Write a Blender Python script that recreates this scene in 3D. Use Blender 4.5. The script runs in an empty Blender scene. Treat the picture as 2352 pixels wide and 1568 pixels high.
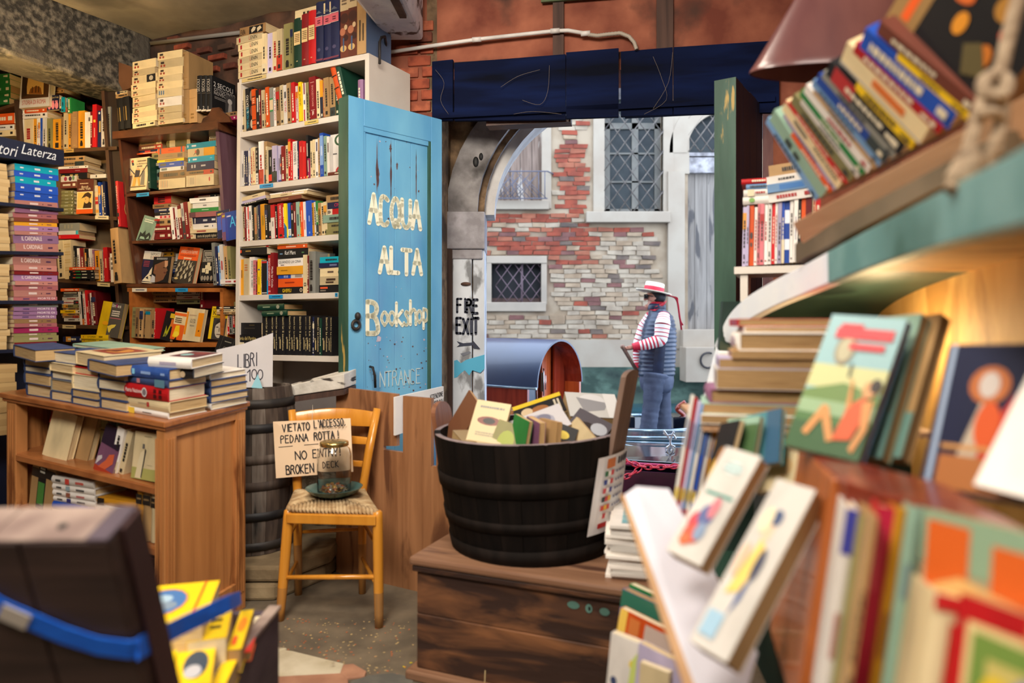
import bpy, math, random, re
from mathutils import Vector, Matrix
random.seed(7)
# ------------------------------------------------------------------ camera, sky, lights, exposure
SC = bpy.context.scene
COL = SC.collection
F, CX, HZ, H = 1600.0, 1176.0, 740.0, 1.215      # focal length in pixels, image centre, horizon row, eye height
cam = bpy.data.cameras.new('camera'); camo = bpy.data.objects.new('camera', cam); COL.objects.link(camo)
camo.location = (0, 0, H); camo.rotation_euler = (math.pi/2, 0, 0)
cam.sensor_width = 36; cam.lens = F/2352*36; cam.shift_y = (HZ-784)/2352
cam.clip_start = .02; cam.clip_end = 300
cam.dof.use_dof = True; cam.dof.focus_distance = 4.3; cam.dof.aperture_fstop = 1.6
SC.camera = camo
SC.view_settings.view_transform = 'Standard'; SC.view_settings.look = 'None'
SC.view_settings.exposure = 0.0; SC.view_settings.gamma = 1; SC.view_settings.use_curve_mapping = False
w = bpy.data.worlds.new('sky'); SC.world = w; w.use_nodes = True
bg = w.node_tree.nodes['Background']; bg.inputs[0].default_value = (.68, .80, 1, 1); bg.inputs[1].default_value = 4.9
def area(name, loc, target, size, power, col, sizey=None):
    l = bpy.data.lights.new(name, 'AREA'); l.energy = power; l.color = col; l.size = size
    if sizey: l.shape = 'RECTANGLE'; l.size_y = sizey
    o = bpy.data.objects.new(name, l); COL.objects.link(o); o.location = loc
    o.rotation_euler = (Vector(target)-Vector(loc)).to_track_quat('-Z', 'Y').to_euler(); return o
def bulb(name, loc, power, col, r=.06):
    l = bpy.data.lights.new(name, 'POINT'); l.energy = power; l.color = col; l.shadow_soft_size = r
    o = bpy.data.objects.new(name, l); COL.objects.link(o); o.location = loc; return o
area('shop_ceiling_lamp', (-.9, -.1, 2.95), (-1.5, 3.2, .7), 1.0, 112, (1, .90, .77))  # unseen lamps out of view overhead, added to brighten the interior
area('shop_ceiling_lamp', (.9, -.6, 2.95), (1.0, 2.2, .6), .9, 28, (1, .92, .82))
area('shop_ceiling_lamp', (-.3, 1.5, 2.98), (-.7, 3.1, .5), .8, 46, (1, .89, .75))
bulb('shelf_bulb', (-2.95, 4.05, 2.38), 22, (1, .66, .26))
bulb('shelf_bulb', (-1.75, 2.9, 2.75), 18, (1, .80, .56))
bulb('shelf_bulb', (.92, 1.72, 1.17), 4.0, (1, .72, .36))
po = area('doorway_portal', (.5, 4.6, 1.3), (.5, 0, 1.2), 1.6, 1, (1, 1, 1), 2.7); po.data.cycles.is_portal = True
# ------------------------------------------------------------------ helpers
def V(*a): return Vector(a)
def P(px, py, Y): return Vector(((px-CX)/F*Y, Y, H-(py-HZ)/F*Y))
class MB:
    def __init__(s): s.v = []; s.f = []; s.mi = []; s.ms = []; s.sm = []
    def m(s, mat):
        if mat not in s.ms: s.ms.append(mat)
        return s.ms.index(mat)
    def face(s, pts, mat, smooth=False):
        b = len(s.v); s.v += [tuple(p) for p in pts]; s.f.append(tuple(range(b, b+len(pts)))); s.mi.append(s.m(mat)); s.sm.append(smooth)
    def add(s, vs, fs, mat, smooth=False):
        b = len(s.v); s.v += [tuple(p) for p in vs]; k = s.m(mat)
        for f in fs: s.f.append(tuple(i+b for i in f)); s.mi.append(k); s.sm.append(smooth)
    def hexa(s, p, mat):   # p: bottom 4 (ccw from above), top 4
        s.add(p, [(3,2,1,0),(4,5,6,7),(0,1,5,4),(1,2,6,5),(2,3,7,6),(3,0,4,7)], mat)
    def box(s, x0, x1, y0, y1, z0, z1, mat):
        s.hexa([(x0,y0,z0),(x1,y0,z0),(x1,y1,z0),(x0,y1,z0),(x0,y0,z1),(x1,y0,z1),(x1,y1,z1),(x0,y1,z1)], mat)
    def prism(s, poly, ext, mat):      # poly: 3D points of one face, extruded along ext
        n = len(poly); e = Vector(ext); a = [Vector(p) for p in poly]; b = [p+e for p in a]
        s.add(a+b, [tuple(range(n-1,-1,-1)), tuple(range(n,2*n))]+[(i,(i+1)%n,(i+1)%n+n,i+n) for i in range(n)], mat)
    def rings(s, rs, mat, caps=True, smooth=True, mats=None, close=True):
        n = len(rs[0]); b = len(s.v)
        for r in rs: s.v += [tuple(p) for p in r]
        for i in range(len(rs)-1):
            k = s.m(mats[i] if mats else mat)
            for j in range(n if close else n-1):
                j2 = (j+1) % n
                s.f.append((b+i*n+j, b+i*n+j2, b+(i+1)*n+j2, b+(i+1)*n+j)); s.mi.append(k); s.sm.append(smooth)
        if caps:
            s.f.append(tuple(b+j for j in range(n-1,-1,-1))); s.mi.append(s.m(mats[0] if mats else mat)); s.sm.append(False)
            q = b+(len(rs)-1)*n; s.f.append(tuple(q+j for j in range(n))); s.mi.append(s.m(mats[-1] if mats else mat)); s.sm.append(False)
    def tube(s, pts, r, mat, n=8, caps=True, mats=None, flat=1.0):
        pts = [Vector(p) for p in pts]; N = len(pts); rr = r if isinstance(r, (list, tuple)) else [r]*N; rs = []
        up = Vector((.13,.21,.97))
        for i, p in enumerate(pts):
            t = (pts[min(i+1,N-1)]-pts[max(i-1,0)]).normalized()
            a = t.cross(up)
            if a.length < 1e-4: a = t.cross(Vector((1,0,0)))
            a.normalize(); b = a.cross(t).normalized()
            rs.append([p+a*math.cos(2*math.pi*j/n)*rr[i]+b*math.sin(2*math.pi*j/n)*rr[i]*flat for j in range(n)])
        s.rings(rs, mat, caps, True, mats)
    def lathe(s, prof, mat, c=(0,0,0), n=24, caps=False, smooth=True, mats=None, sx=1, sy=1, a0=0, a1=2*math.pi, M=None):
        rs = []; full = abs(a1-a0-2*math.pi) < 1e-6; k = n if full else n+1
        for r, z in prof:
            ring = [Vector((c[0]+r*sx*math.cos(a0+(a1-a0)*j/n), c[1]+r*sy*math.sin(a0+(a1-a0)*j/n), c[2]+z)) for j in range(k)]
            rs.append([M @ p for p in ring] if M else ring)
        s.rings(rs, mat, caps, smooth, mats, close=full)
    def ell(s, c, r, mat, n=14, M=None):
        prof = [(max(1e-4, math.sin(math.pi*i/8)), -math.cos(math.pi*i/8)) for i in range(9)]; rs = []
        for q, z in prof:
            ring = [Vector((r[0]*q*math.cos(2*math.pi*j/n), r[1]*q*math.sin(2*math.pi*j/n), r[2]*z)) for j in range(n)]
            rs.append([(M @ p if M else p)+Vector(c) for p in ring])
        s.rings(rs, mat, True, True)
    def build(s, name, parent=None, mat4=None, bevel=0, sub=0):
        me = bpy.data.meshes.new(name); me.from_pydata(s.v, [], s.f)
        for m_ in s.ms: me.materials.append(m_)
        me.polygons.foreach_set('material_index', s.mi); me.polygons.foreach_set('use_smooth', s.sm); me.update()
        o = bpy.data.objects.new(name, me); COL.objects.link(o)
        if parent: o.parent = parent
        if mat4 is not None: o.matrix_local = mat4
        if bevel:
            b = o.modifiers.new('edge', 'BEVEL'); b.width = bevel; b.segments = 2; b.limit_method = 'ANGLE'
        if sub:
            b = o.modifiers.new('sub', 'SUBSURF'); b.levels = sub; b.render_levels = sub
        return o
LABELS = {}
def tag(o, label, cat, group=None):
    n = len(label.split())
    if not 4 <= n <= 16: print('LABEL LEN', n, label)
    if label in LABELS and not (group and LABELS[label] == group): print('DUP LABEL', label)
    LABELS[label] = group
    o['label'] = label; o['category'] = cat
    if group: o['group'] = group
    return o
def thing(name, label, cat, loc=(0,0,0), group=None, mat4=None):
    o = bpy.data.objects.new(name, None); COL.objects.link(o); o.empty_display_size = .05
    if mat4 is not None: o.matrix_world = mat4
    else: o.location = loc
    return tag(o, label, cat, group)
def struct(o): o['kind'] = 'structure'; return o
def stuff(o): o['kind'] = 'stuff'; return o
def frame4(o, x, y, z):
    x, y, z = (Vector(a) for a in (x, y, z))
    return Matrix(((x.x,y.x,z.x,o[0]),(x.y,y.y,z.y,o[1]),(x.z,y.z,z.z,o[2]),(0,0,0,1)))
ORD = 'zeroth first second third fourth fifth sixth seventh eighth ninth tenth eleventh twelfth thirteenth fourteenth fifteenth sixteenth seventeenth eighteenth nineteenth twentieth'.split()
def ordw(n):
    if n <= 20: return ORD[n]
    return {2:'twenty', 3:'thirty', 4:'forty', 5:'fifty'}[n//10]+'-'+ORD[n % 10] if n % 10 else {3:'thirtieth', 4:'fortieth', 5:'fiftieth'}[n//10]
# ------------------------------------------------------------------ materials
def lin(c):
    return tuple(((x/255)/12.92 if x/255 <= .04045 else ((x/255+.055)/1.055)**2.4) for x in c)+(1,)
MATS = {}
def mat(name, c1, c2=None, c3=None, scale=6, st=(1,1,1), rough=.6, bump=0, ramp=(.4,.62), ramp3=(.58,.64), scale3=None, st3=None, metal=0, coat=0, spec=None, detail=6, dist=0):
    if name in MATS: return MATS[name]
    m = bpy.data.materials.new(name); m.use_nodes = True; nt = m.node_tree; N = nt.nodes; L = nt.links; B = N['Principled BSDF']
    B.inputs['Roughness'].default_value = rough; B.inputs['Metallic'].default_value = metal
    if coat: B.inputs['Coat Weight'].default_value = coat; B.inputs['Coat Roughness'].default_value = .08
    if spec is not None: B.inputs['Specular IOR Level'].default_value = spec
    B.inputs['Base Color'].default_value = lin(c1); MATS[name] = m
    if c2 is None: return m
    tc = N.new('ShaderNodeTexCoord')
    def noise(sc, stt):
        mp = N.new('ShaderNodeMapping'); mp.inputs['Scale'].default_value = stt; L.new(tc.outputs['Object'], mp.inputs[0])
        n = N.new('ShaderNodeTexNoise'); n.inputs['Scale'].default_value = sc; n.inputs['Detail'].default_value = detail; n.inputs['Distortion'].default_value = dist
        L.new(mp.outputs[0], n.inputs['Vector']); return n
    n1 = noise(scale, st); r = N.new('ShaderNodeValToRGB'); r.color_ramp.elements[0].position = ramp[0]; r.color_ramp.elements[1].position = ramp[1]
    r.color_ramp.elements[0].color = lin(c1); r.color_ramp.elements[1].color = lin(c2); L.new(n1.outputs['Fac'], r.inputs[0]); out = r.outputs[0]
    if c3:
        n3 = noise(scale3 or scale*.5, st3 or st); r3 = N.new('ShaderNodeValToRGB'); r3.color_ramp.elements[0].position = ramp3[0]; r3.color_ramp.elements[1].position = ramp3[1]
        mx = N.new('ShaderNodeMix'); mx.data_type = 'RGBA'; L.new(n3.outputs['Fac'], r3.inputs[0]); L.new(r3.outputs[0], mx.inputs['Factor'])
        L.new(out, mx.inputs['A']); mx.inputs['B'].default_value = lin(c3); out = mx.outputs['Result']
    L.new(out, B.inputs['Base Color'])
    if bump:
        b = N.new('ShaderNodeBump'); b.inputs['Strength'].default_value = min(1, bump); b.inputs['Distance'].default_value = .02*max(1, bump)
        L.new(n1.outputs['Fac'], b.inputs['Height']); L.new(b.outputs[0], B.inputs['Normal'])
    return m
def glass(name, col=(255,255,255), rough=0, ior=1.45):
    m = mat(name, col, rough=rough); B = m.node_tree.nodes['Principled BSDF']; B.inputs['Transmission Weight'].default_value = 1; B.inputs['IOR'].default_value = ior; return m
def prt(c): return mat('print_%d_%d_%d' % tuple(c), c, rough=.45)
CO = {'c':((222,202,160),'cream'),'w':((236,230,224),'white'),'r':((196,26,32),'red'),'R':((122,22,28),'dark red'),'o':((236,92,28),'orange'),
 'y':((250,208,22),'yellow'),'Y':((224,156,36),'mustard'),'k':((26,26,30),'black'),'n':((28,36,74),'navy'),'b':((30,76,176),'blue'),'B':((128,172,220),'pale blue'),
 't':((0,158,182),'turquoise'),'g':((40,128,62),'green'),'G':((22,62,48),'dark green'),'e':((128,128,122),'grey'),'E':((142,136,88),'olive'),'p':((228,128,138),'pink'),
 'P':((140,92,124),'purple'),'m':((112,58,44),'brown'),'T':((188,150,102),'tan'),'K':((158,122,82),'kraft brown'),'l':((190,180,212),'lilac'),'s':((150,184,164),'sage green'),'u':((168,36,92),'magenta'),
 'q':((164,96,100),'dusty rose'),'Q':((150,110,150),'mauve'),'x':((178,120,112),'salmon')}
def cm(c, shade=0):
    base = CO[c][0]; k = shade
    col = tuple(max(0, min(255, int(x*(1+k)))) for x in base); c2 = tuple(int(x*.86) for x in col)
    return mat('cover_%s_%d' % (CO[c][1].replace(' ', '_'), int(k*20)), col, c2, scale=14, st=(1,1,.4), rough=.5, ramp=(.45,.8), spec=.35)
PAGE = [mat('pages_%d' % i, a, b, scale=260, st=(3,.05,.05), rough=.85, ramp=(.35,.65)) for i, (a, b) in enumerate([((226,204,162),(190,160,116)),((206,176,128),(168,134,88)),((238,226,200),(205,186,152)),((184,150,104),(146,112,72))])]
def wood(name, a, b, c=None, axis=2, sc=3.2, rough=.45, bump=.12, coat=0, ramp=(.3,.7)):
    st = [9,9,9]; st[axis] = .55
    return mat(name, a, b, c, scale=sc, st=tuple(st), rough=rough, bump=bump, ramp=ramp, coat=coat, detail=8, dist=.6, scale3=2.2, st3=tuple(x*.35+.4 for x in st))
# ------------------------------------------------------------------ print and lettering
TXT = {}
def text_mesh(s):
    if s in TXT: return TXT[s]
    c = bpy.data.curves.new('t', 'FONT'); c.body = s; c.resolution_u = 2; o = bpy.data.objects.new('t', c); COL.objects.link(o)
    dg = bpy.context.evaluated_depsgraph_get(); me = bpy.data.meshes.new_from_object(o.evaluated_get(dg))
    vs = [(v.co.x, v.co.y) for v in me.vertices]; fs = [tuple(p.vertices) for p in me.polygons]
    bpy.data.objects.remove(o); bpy.data.curves.remove(c); bpy.data.meshes.remove(me)
    x0 = min(v[0] for v in vs); x1 = max(v[0] for v in vs); y1 = max(v[1] for v in vs)
    TXT[s] = ([((x-x0)/(x1-x0), y/y1) for x, y in vs], fs, (x1-x0)/y1); return TXT[s]
STRK = {'A':"00 39 60|14 54",'B':"00 09|09 39 58 56 35 05|35 54 61 50 30 00",'C':"58 39 19 07 02 10 40 51",'D':"00 09 29 56 53 20 00",'E':"50 00 09 59|05 45",'F':"00 09 59|05 45",
 'H':"00 09|60 69|05 65",'I':"20 29",'K':"00 09|59 04 50",'L':"09 00 50",'M':"00 09 34 69 60",'N':"00 09 60 69",'O':"20 03 06 29 49 66 63 40 20",'P':"00 09 39 58 56 35 05",
 'Q':"20 03 06 29 49 66 63 40 20|32 60",'R':"00 09 39 58 56 35 05|35 60",'S':"58 39 18 07 26 44 52 40 10 01",'T':"09 69|39 30",'U':"09 02 20 40 62 69",'V':"09 30 69",'X':"00 69|09 60",
 'Y':"09 35 69|35 30",'Z':"09 69 00 60",'!':"29 23|21 20",'~':"29 37",',':"21 10",'1':"17 39 30",'0':"20 02 07 29 47 42 20",'E~':"",'$':"68 49 29 07 02 20 40 61|05 45|04 44",
 'o':"20 02 04 26 44 42 20",'k':"00 09|46 03 40",'s':"45 26 15 24 42 30 10 01",'h':"00 09|04 26 45 40",'-':"04 64",'.':"21 20"}
WID = {'I':4,'!':4,'~':4,',':4,'o':4.6,'k':4.6,'s':4.6,'h':4.6,'p':4.6,'1':4.5,'0':5,'.':4,' ':3.5}
def strokes_of(ch):
    if ch == 'p': L = [[(0,6),(0,-3)],[(0,5),(2,6),(4,4),(4,2),(2,0),(0,1)]]
    else: L = [[(int(a[0]), int(a[1])) for a in s.split()] for s in STRK[ch].split('|')]
    if ch in 'BCDOPQRSU0$oshp':
        out = []
        for s in L:
            if len(s) > 2:
                q = [s[0]]
                for a, b in zip(s, s[1:]): q += [(a[0]*.75+b[0]*.25, a[1]*.75+b[1]*.25), (a[0]*.25+b[0]*.75, a[1]*.25+b[1]*.75)]
                s = q+[s[-1]]
            out.append(s)
        L = out
    return L
class PR:
    """flat print on one face of a thing: coordinates 0..1 along U and V"""
    def __init__(s, o, U, Vv): s.o = Vector(o); s.U = Vector(U); s.V = Vector(Vv); s.n = s.U.cross(s.V).normalized(); s.mb = MB(); s.k = 0; s.lu = s.U.length; s.lv = s.V.length
    def pt(s, u, v): return s.o+s.U*u+s.V*v+s.n*(.0005+.00025*s.k)
    def poly(s, pts, c): s.k += 1; s.mb.face([s.pt(u, v) for u, v in pts], prt(c)); return s
    def rect(s, u0, v0, u1, v1, c): return s.poly([(u0,v0),(u1,v0),(u1,v1),(u0,v1)], c)
    def ell(s, cu, cv, ru, rv, c, n=14): return s.poly([(cu+ru*math.cos(2*math.pi*i/n), cv+rv*math.sin(2*math.pi*i/n)) for i in range(n)], c)
    def text(s, t, u, v, size, c, rot=0, length=None, font='b'):
        s.k += 1; vs, fs, asp = text_mesh(t)
        if rot == 0: A = s.U.normalized(); B = s.V.normalized(); h = size*s.lv; l = length*s.lu if length else asp*h
        else: A = s.V.normalized()*rot; B = -s.U.normalized()*rot; h = size*s.lu; l = length*s.lv if length else asp*h
        o = s.pt(u, v); s.mb.add([o+A*(x*l)+B*(y*h) for x, y in vs], fs, prt(c)); return s
    def hand(s, t, u0, v0, u1, v1, c, wt=.1, slope=0):
        """hand-lettered strokes filling the box"""
        s.k += 1; tot = sum(WID.get(ch, 7.6) for ch in t); sx = (u1-u0)/(tot-1.4); sy = (v1-v0)/9; x = u0; r = wt*(v1-v0)*s.lv; m_ = prt(c); rnd = random.Random(t)
        ax, ay = s.U.normalized(), s.V.normalized()
        for ch in t:
            if ch != ' ':
                jy = rnd.uniform(-.3,.3)
                for st in strokes_of(ch):
                    w3 = [s.pt(x+a*sx, v0+(b+jy)*sy+slope*(x-u0)) for a, b in st]
                    for a, b in zip(w3, w3[1:]):
                        d = (b-a)
                        if d.length < 1e-6: continue
                        d.normalize(); p = d.cross(s.n)*r; s.mb.face([a-p, b-p, b+p, a+p][::-1], m_)
                    for a in w3: s.mb.face([a+ax*r*math.cos(q*math.pi/4)+ay*r*math.sin(q*math.pi/4) for q in range(8)], m_)
            x += WID.get(ch, 7.6)*sx
        return s
    def build(s, parent, name='print'): return s.mb.build(name, parent) if s.mb.f else None
def items(p, L):
    for it in L:
        k = it[0]
        if k == 'r': p.rect(*it[1:])
        elif k == 'e': p.ell(*it[1:])
        elif k == 'p': p.poly(it[1], it[2])
        elif k == 't': p.text(*it[1:])
        elif k == 'h': p.hand(*it[1:])
        elif k == 'd':      # d: rows of little dashes standing for unreadable small print: u0 v0 u1 v1 rows colour
            _, u0, v0, u1, v1, n, c = it; rnd = random.Random(int(u0*1000+v0*77+n))
            for i in range(n):
                x = u0; y = v0+(v1-v0)*(i+.2)/n
                while x < u1:
                    l = rnd.uniform(.04,.12)*max(.3, u1-u0); p.rect(x, y, min(u1, x+l), y+(v1-v0)*.55/n, c); p.k -= 1; x += l*1.25
# ------------------------------------------------------------------ books
def dark(c): return sum(CO[c][0]) < 330
def book(M, w, h, d, c, label, kind='paperback', group=None, spine=None, front=None, seed=0, cat='book', top=None, pg=None, plain=False, mats=None, cut=None):
    """local frame: x thickness (front cover at x=w), y from spine to fore edge, z height"""
    rnd = random.Random(seed*31+int(w*9999)); t = .0014 if kind != 'hardback' else .0028; hb = kind == 'hardback'
    cmat = mats or cm(c, rnd.choice((-.1,0,0,.08)))
    b = MB(); n = 5 if hb else 1
    out = [(0,d),(0,0)]+([(w*i/n, -min(.006, w*.2)*math.sin(math.pi*i/n)) for i in range(1, n)] if hb else [])+[(w,0),(w,d)]
    inn = [(w-t,d),(w-t,t),(t,t),(t,d)]
    loop = out+inn; N = len(loop)
    vs = [(x,y,0) for x, y in loop]+[(x,y,h) for x, y in loop]; fs = [(i,(i+1)%N,(i+1)%N+N,i+N) for i in range(N)]
    k = len(out)
    cap = [[0,1,k+2,k+3],[1]+list(range(2,k-1))+[k-2][:0]+[k+1,k+2],[k-2,k-1,k,k+1]]
    fs += [tuple(reversed(q)) for q in cap]+[tuple(i+N for i in q) for q in cap]
    b.add(vs, fs, cmat); o = b.build(('slim_paperback' if w < .017 else 'thick_paperback' if w > .034 else kind) if kind == 'paperback' else kind, mat4=M)
    r = .004 if hb else .0004
    p = MB(); p.box(t*1.05, w-t*1.05, t*1.2, d-(r if hb else .0015), r, h-r, pg or PAGE[rnd.choice((0,0,1,2,3))]); p.build('page_block', o)
    if spine is None and not plain: spine = auto_spine(c, w, h, rnd)
    if spine:
        q = PR((0,-min(.006,w*.2)*(1 if hb else 0)-.0002,0), (w,0,0), (0,0,h)); items(q, spine); q.build(o, 'spine_print')
    if front:
        q = PR((w,0,0), (0,d,0), (0,0,h)); items(q, front); q.build(o, 'cover_print')
    tag(o, label, cat, group); return o
def auto_spine(c, w, h, rnd):
    ink = (235,225,200) if dark(c) or c in 'rRbgPmuqQo' else (40,36,34)
    if c in 'wc' and rnd.random() < .3: ink = (170,30,30)
    L = []; a0 = rnd.uniform(.25,.4); a1 = rnd.uniform(.62,.9); k = rnd.random()
    if k < .16: L.append(('r',.0,rnd.uniform(.6,.7),1,rnd.uniform(.8,.95),rnd.choice(((230,215,180),(180,40,40),(40,50,90),(220,150,50)))))
    elif k < .3: L.append(('r',.0,0,1,rnd.uniform(.2,.4),rnd.choice(((230,215,180),(190,60,40),(50,60,60)))))
    v = a0; wd = rnd.uniform(.26,.4)
    while v < a1:
        l = rnd.uniform(.03,.075); L.append(('r',.5-wd/2,v,.5+wd/2,min(a1,v+l),ink)); v += l+.014
    L.append(('r',.3,.05,.7,.05+.5*w/h,ink))
    if rnd.random() < .4: L.append(('r',.36,.12,.64,.2,ink))
    return L
class Shelf:
    def __init__(s, ox, oy, dx, dy):
        n = math.hypot(dx, dy); s.O = Vector((ox,oy,0)); s.D = Vector((dx/n,dy/n,0)); s.N = Vector((-dy/n,dx/n,0)); s.Z = Vector((0,0,1))
    def s_px(s, px, off=0):
        k = (px-CX)/F; b = s.O+s.N*off; return (k*b.y-b.x)/(s.D.x-k*s.D.y)
    def pt(s, u, off=0, z=0): return s.O+s.D*u+s.N*off+Vector((0,0,z))
    def z_py(s, u, py, off=0): return H-(py-HZ)/F*s.pt(u, off).y
    def at(s, px, py, off=0): u = s.s_px(px, off); return s.pt(u, off, s.z_py(u, py, off))
    def board(s, L, R, thick, depth, mb, m, off=0):     # L,R: (px, py) of the front top edge; a slab going back
        a = s.at(*L, off); b = s.at(*R, off); n = s.N*depth; t = Vector((0,0,-thick))
        mb.hexa([a+t, b+t, b+t+n, a+t+n, a, b, b+n, a+n], m)
    def post(s, T, B, wpx, depth, mb, m, off=0):        # T,B: (px, py) of the outer front edge, top and bottom
        a = s.at(*T, off); b = s.at(*B, off); dv = s.D*wpx; n = s.N*depth
        mb.hexa([b, b+dv, b+dv+n, b+n, a, a+dv, a+dv+n, a+n], m)
TOK = re.compile(r'(\d+(?:\.\d+)?)([a-zA-Z_])(H?)(\d*)(?:#(\w+))?')
BK = [0]
def fit(a, rest):      # a: optional size word
    s = a+' '+rest
    if len(s.split()) > 16: s = rest
    for x, y in (('kraft brown','brown'),('pale blue','blue'),('dusty rose','rose'),('of the ','of '),('in the ','in '),('the ','')):
        if len(s.split()) > 16: s = s.replace(x, y, 1)
    return s
def adj(w): return 'slim' if w < .017 else ('thick' if w > .034 else 'medium')
def row(S, line, start, toks, where, group, off=.015, depth=.135, lean=0, art={}, kind0=None):
    """standing books, spines to the room; line: ((px,py),(px,py)) top of the board they stand on"""
    px = start; (xa,ya),(xb,yb) = line; n = 0; leanr = math.radians(lean)
    for w_, c, fl, h_, key in TOK.findall(toks):
        w_ = float(w_)
        if c == '_': px += w_; continue
        n += 1; BK[0] += 1; u0 = S.s_px(px, off); u1 = S.s_px(px+w_, off); um = (u0+u1)/2; y = ya+(yb-ya)*(px+w_/2-xa)/(xb-xa)
        z = S.z_py(um, y, off); hh = float(h_)*S.pt(um, off).y/F; th = max(.004, (u1-u0)-.0007)
        M = frame4(S.pt(u0, off+random.uniform(-.006,.006), z+.0008), S.D, S.N, S.Z) @ Matrix.Rotation(leanr+math.radians(random.uniform(-.3,.3)), 4, 'Y')
        k = kind0 or ('hardback' if 'H' in fl else 'paperback'); a = art.get(key) if key else None
        extra = a.get('word', '') if isinstance(a, dict) else ''
        lab = (a.get('label') if isinstance(a, dict) else None) or fit(adj(th), '%s %s, %s spine %s' % (CO[c][1], k, ordw(n), where))
        book(M, th, hh, depth*random.uniform(.94,1.04), c, lab, k, group, spine=a['spine'] if isinstance(a, dict) and 'spine' in a else None, front=a.get('front') if isinstance(a, dict) else None, seed=BK[0])
        px += w_
    return px
def pile(S, xl, xr, ybase, toks, where, group, off=.01, depth=.14, art={}, jit=2.5, kind0=None, yr=None):
    """lying books, spines to the room, bottom one first; thickness in pixels"""
    um = S.s_px((xl+xr)/2, off); z = S.z_py(um, ybase, off); n = 0; L = TOK.findall(toks)
    tilt = 0
    if yr is not None: tilt = math.atan2(S.at(xr, yr, off).z-S.at(xl, ybase, off).z, S.s_px(xr,off)-S.s_px(xl,off)); z = S.at(xl, ybase, off).z
    for t_, c, fl, h_, key in L:
        n += 1; BK[0] += 1; a_ = random.uniform(-jit,jit); b_ = random.uniform(-jit,jit); u0 = S.s_px(xl+a_, off); u1 = S.s_px(xr+b_, off)
        th = float(t_)*S.pt(um, off).y/F; k = kind0 or ('hardback' if 'H' in fl else 'paperback'); a = art.get(key) if key else None
        X = S.Z; Yv = S.N; Zv = -S.D
        R = Matrix.Rotation(math.radians(random.uniform(-2,2)), 4, 'Z')
        if tilt: R = Matrix.Rotation(-tilt, 4, S.N) @ R
        X, Yv, Zv = (R.to_3x3() @ v for v in (X, Yv, Zv))
        o = S.pt(u1, off+random.uniform(0,.006), z+.0006 if not tilt else z+.0006+math.tan(tilt)*(u1-u0))
        M = frame4(o, X, Yv, Zv)
        pos = 'lowest' if n == 1 else ('uppermost' if n == len(L) else ordw(n)+' up')
        lab = (a.get('label') if a else None) or fit(adj(th), '%s %s, %s %s' % (CO[c][1], k, pos, where))
        book(M, th-.0006, u1-u0, depth, c, lab, k, group, spine=a.get('spine') if a else None, seed=BK[0]); z += th
    return z
def facing(S, xl, xr, yb, yt, thick, c, label, front, off=.03, lean=12, kind='paperback', group=None, yaw=0, roll=0, spine=None, pg=None):
    """book with its front cover to the room"""
    u0 = S.s_px(xl, off); u1 = S.s_px(xr, off); um = (u0+u1)/2; z = S.z_py(um, yb, off); zt = S.z_py(um, yt, off); h = (zt-z)/math.cos(math.radians(lean))
    M = frame4(S.pt(u0, off, z+.0008), -S.N, S.D, S.Z) @ Matrix.Rotation(math.radians(-lean), 4, 'Y') @ Matrix.Rotation(math.radians(yaw), 4, 'Z') @ Matrix.Rotation(math.radians(roll), 4, 'X')
    M = M @ Matrix.Translation((-thick,0,0)); BK[0] += 1
    return book(M, thick, h, u1-u0, c, label, kind, group, front=front, spine=spine, seed=BK[0], pg=pg)
def cover3(bl, tl, br, thick, c, label, front, kind='paperback', group=None, spine=None, pg=None, plain=False):
    """face-out book given three corners of its front cover as points in the room"""
    bl, tl, br = Vector(bl), Vector(tl), Vector(br); z = tl-bl; h = z.length; z.normalize(); y = br-bl; y -= z*y.dot(z); d = y.length; y.normalize(); x = y.cross(z)
    BK[0] += 1
    return book(frame4(bl-x*thick, x, y, z), thick, h, d, c, label, kind, group, front=front, spine=spine, seed=BK[0], pg=pg, plain=plain)
def spine3(bl, tl, xdir, thick, depth, c, label, spine=None, kind='paperback', group=None, pg=None, front=None):
    """book with its spine to the room: bottom and top of the spine's first edge, thickness along xdir"""
    bl, tl = Vector(bl), Vector(tl); z = tl-bl; h = z.length; z.normalize(); x = Vector(xdir); x -= z*x.dot(z); x.normalize(); y = z.cross(x)
    BK[0] += 1
    return book(frame4(bl, x, y, z), thick, h, depth, c, label, kind, group, spine=spine, seed=BK[0], pg=pg, front=front)
# ------------------------------------------------------------------ the room shell
PL_CEIL = mat('ceiling_plaster', (140,134,124), (190,180,164), (92,90,86), scale=2.4, rough=.95, bump=.5, ramp=(.35,.7), ramp3=(.5,.7), scale3=1.6)
PL_LINT = mat('lintel_stone', (58,56,52), (138,130,116), (96,90,82), scale=26, rough=.95, bump=.9, ramp=(.42,.68), ramp3=(.5,.62), scale3=3)
PL_RED = mat('red_wall_plaster', (116,58,43), (172,104,78), (84,54,44), scale=4, rough=.9, bump=.35, ramp=(.35,.68), ramp3=(.56,.66), scale3=2.2)
PL_BRN = mat('brown_wall_plaster', (98,78,58), (150,122,92), (70,54,42), scale=16, rough=.95, bump=.8, ramp=(.38,.66), ramp3=(.52,.66), scale3=4)
PL_DRK = mat('dark_wall_plaster', (66,50,42), (112,80,64), (52,44,40), scale=5, rough=.95, bump=.5, ramp3=(.5,.6), scale3=2)
STONE = mat('pale_stone', (196,192,190), (226,224,222), (150,150,156), scale=7, rough=.8, bump=.3, ramp=(.3,.6), ramp3=(.6,.72), scale3=5)
GREYST = mat('grey_stone', (112,108,108), (164,160,160), (70,66,64), scale=9, rough=.85, bump=.45, ramp=(.35,.65), ramp3=(.6,.72), scale3=4)
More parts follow.
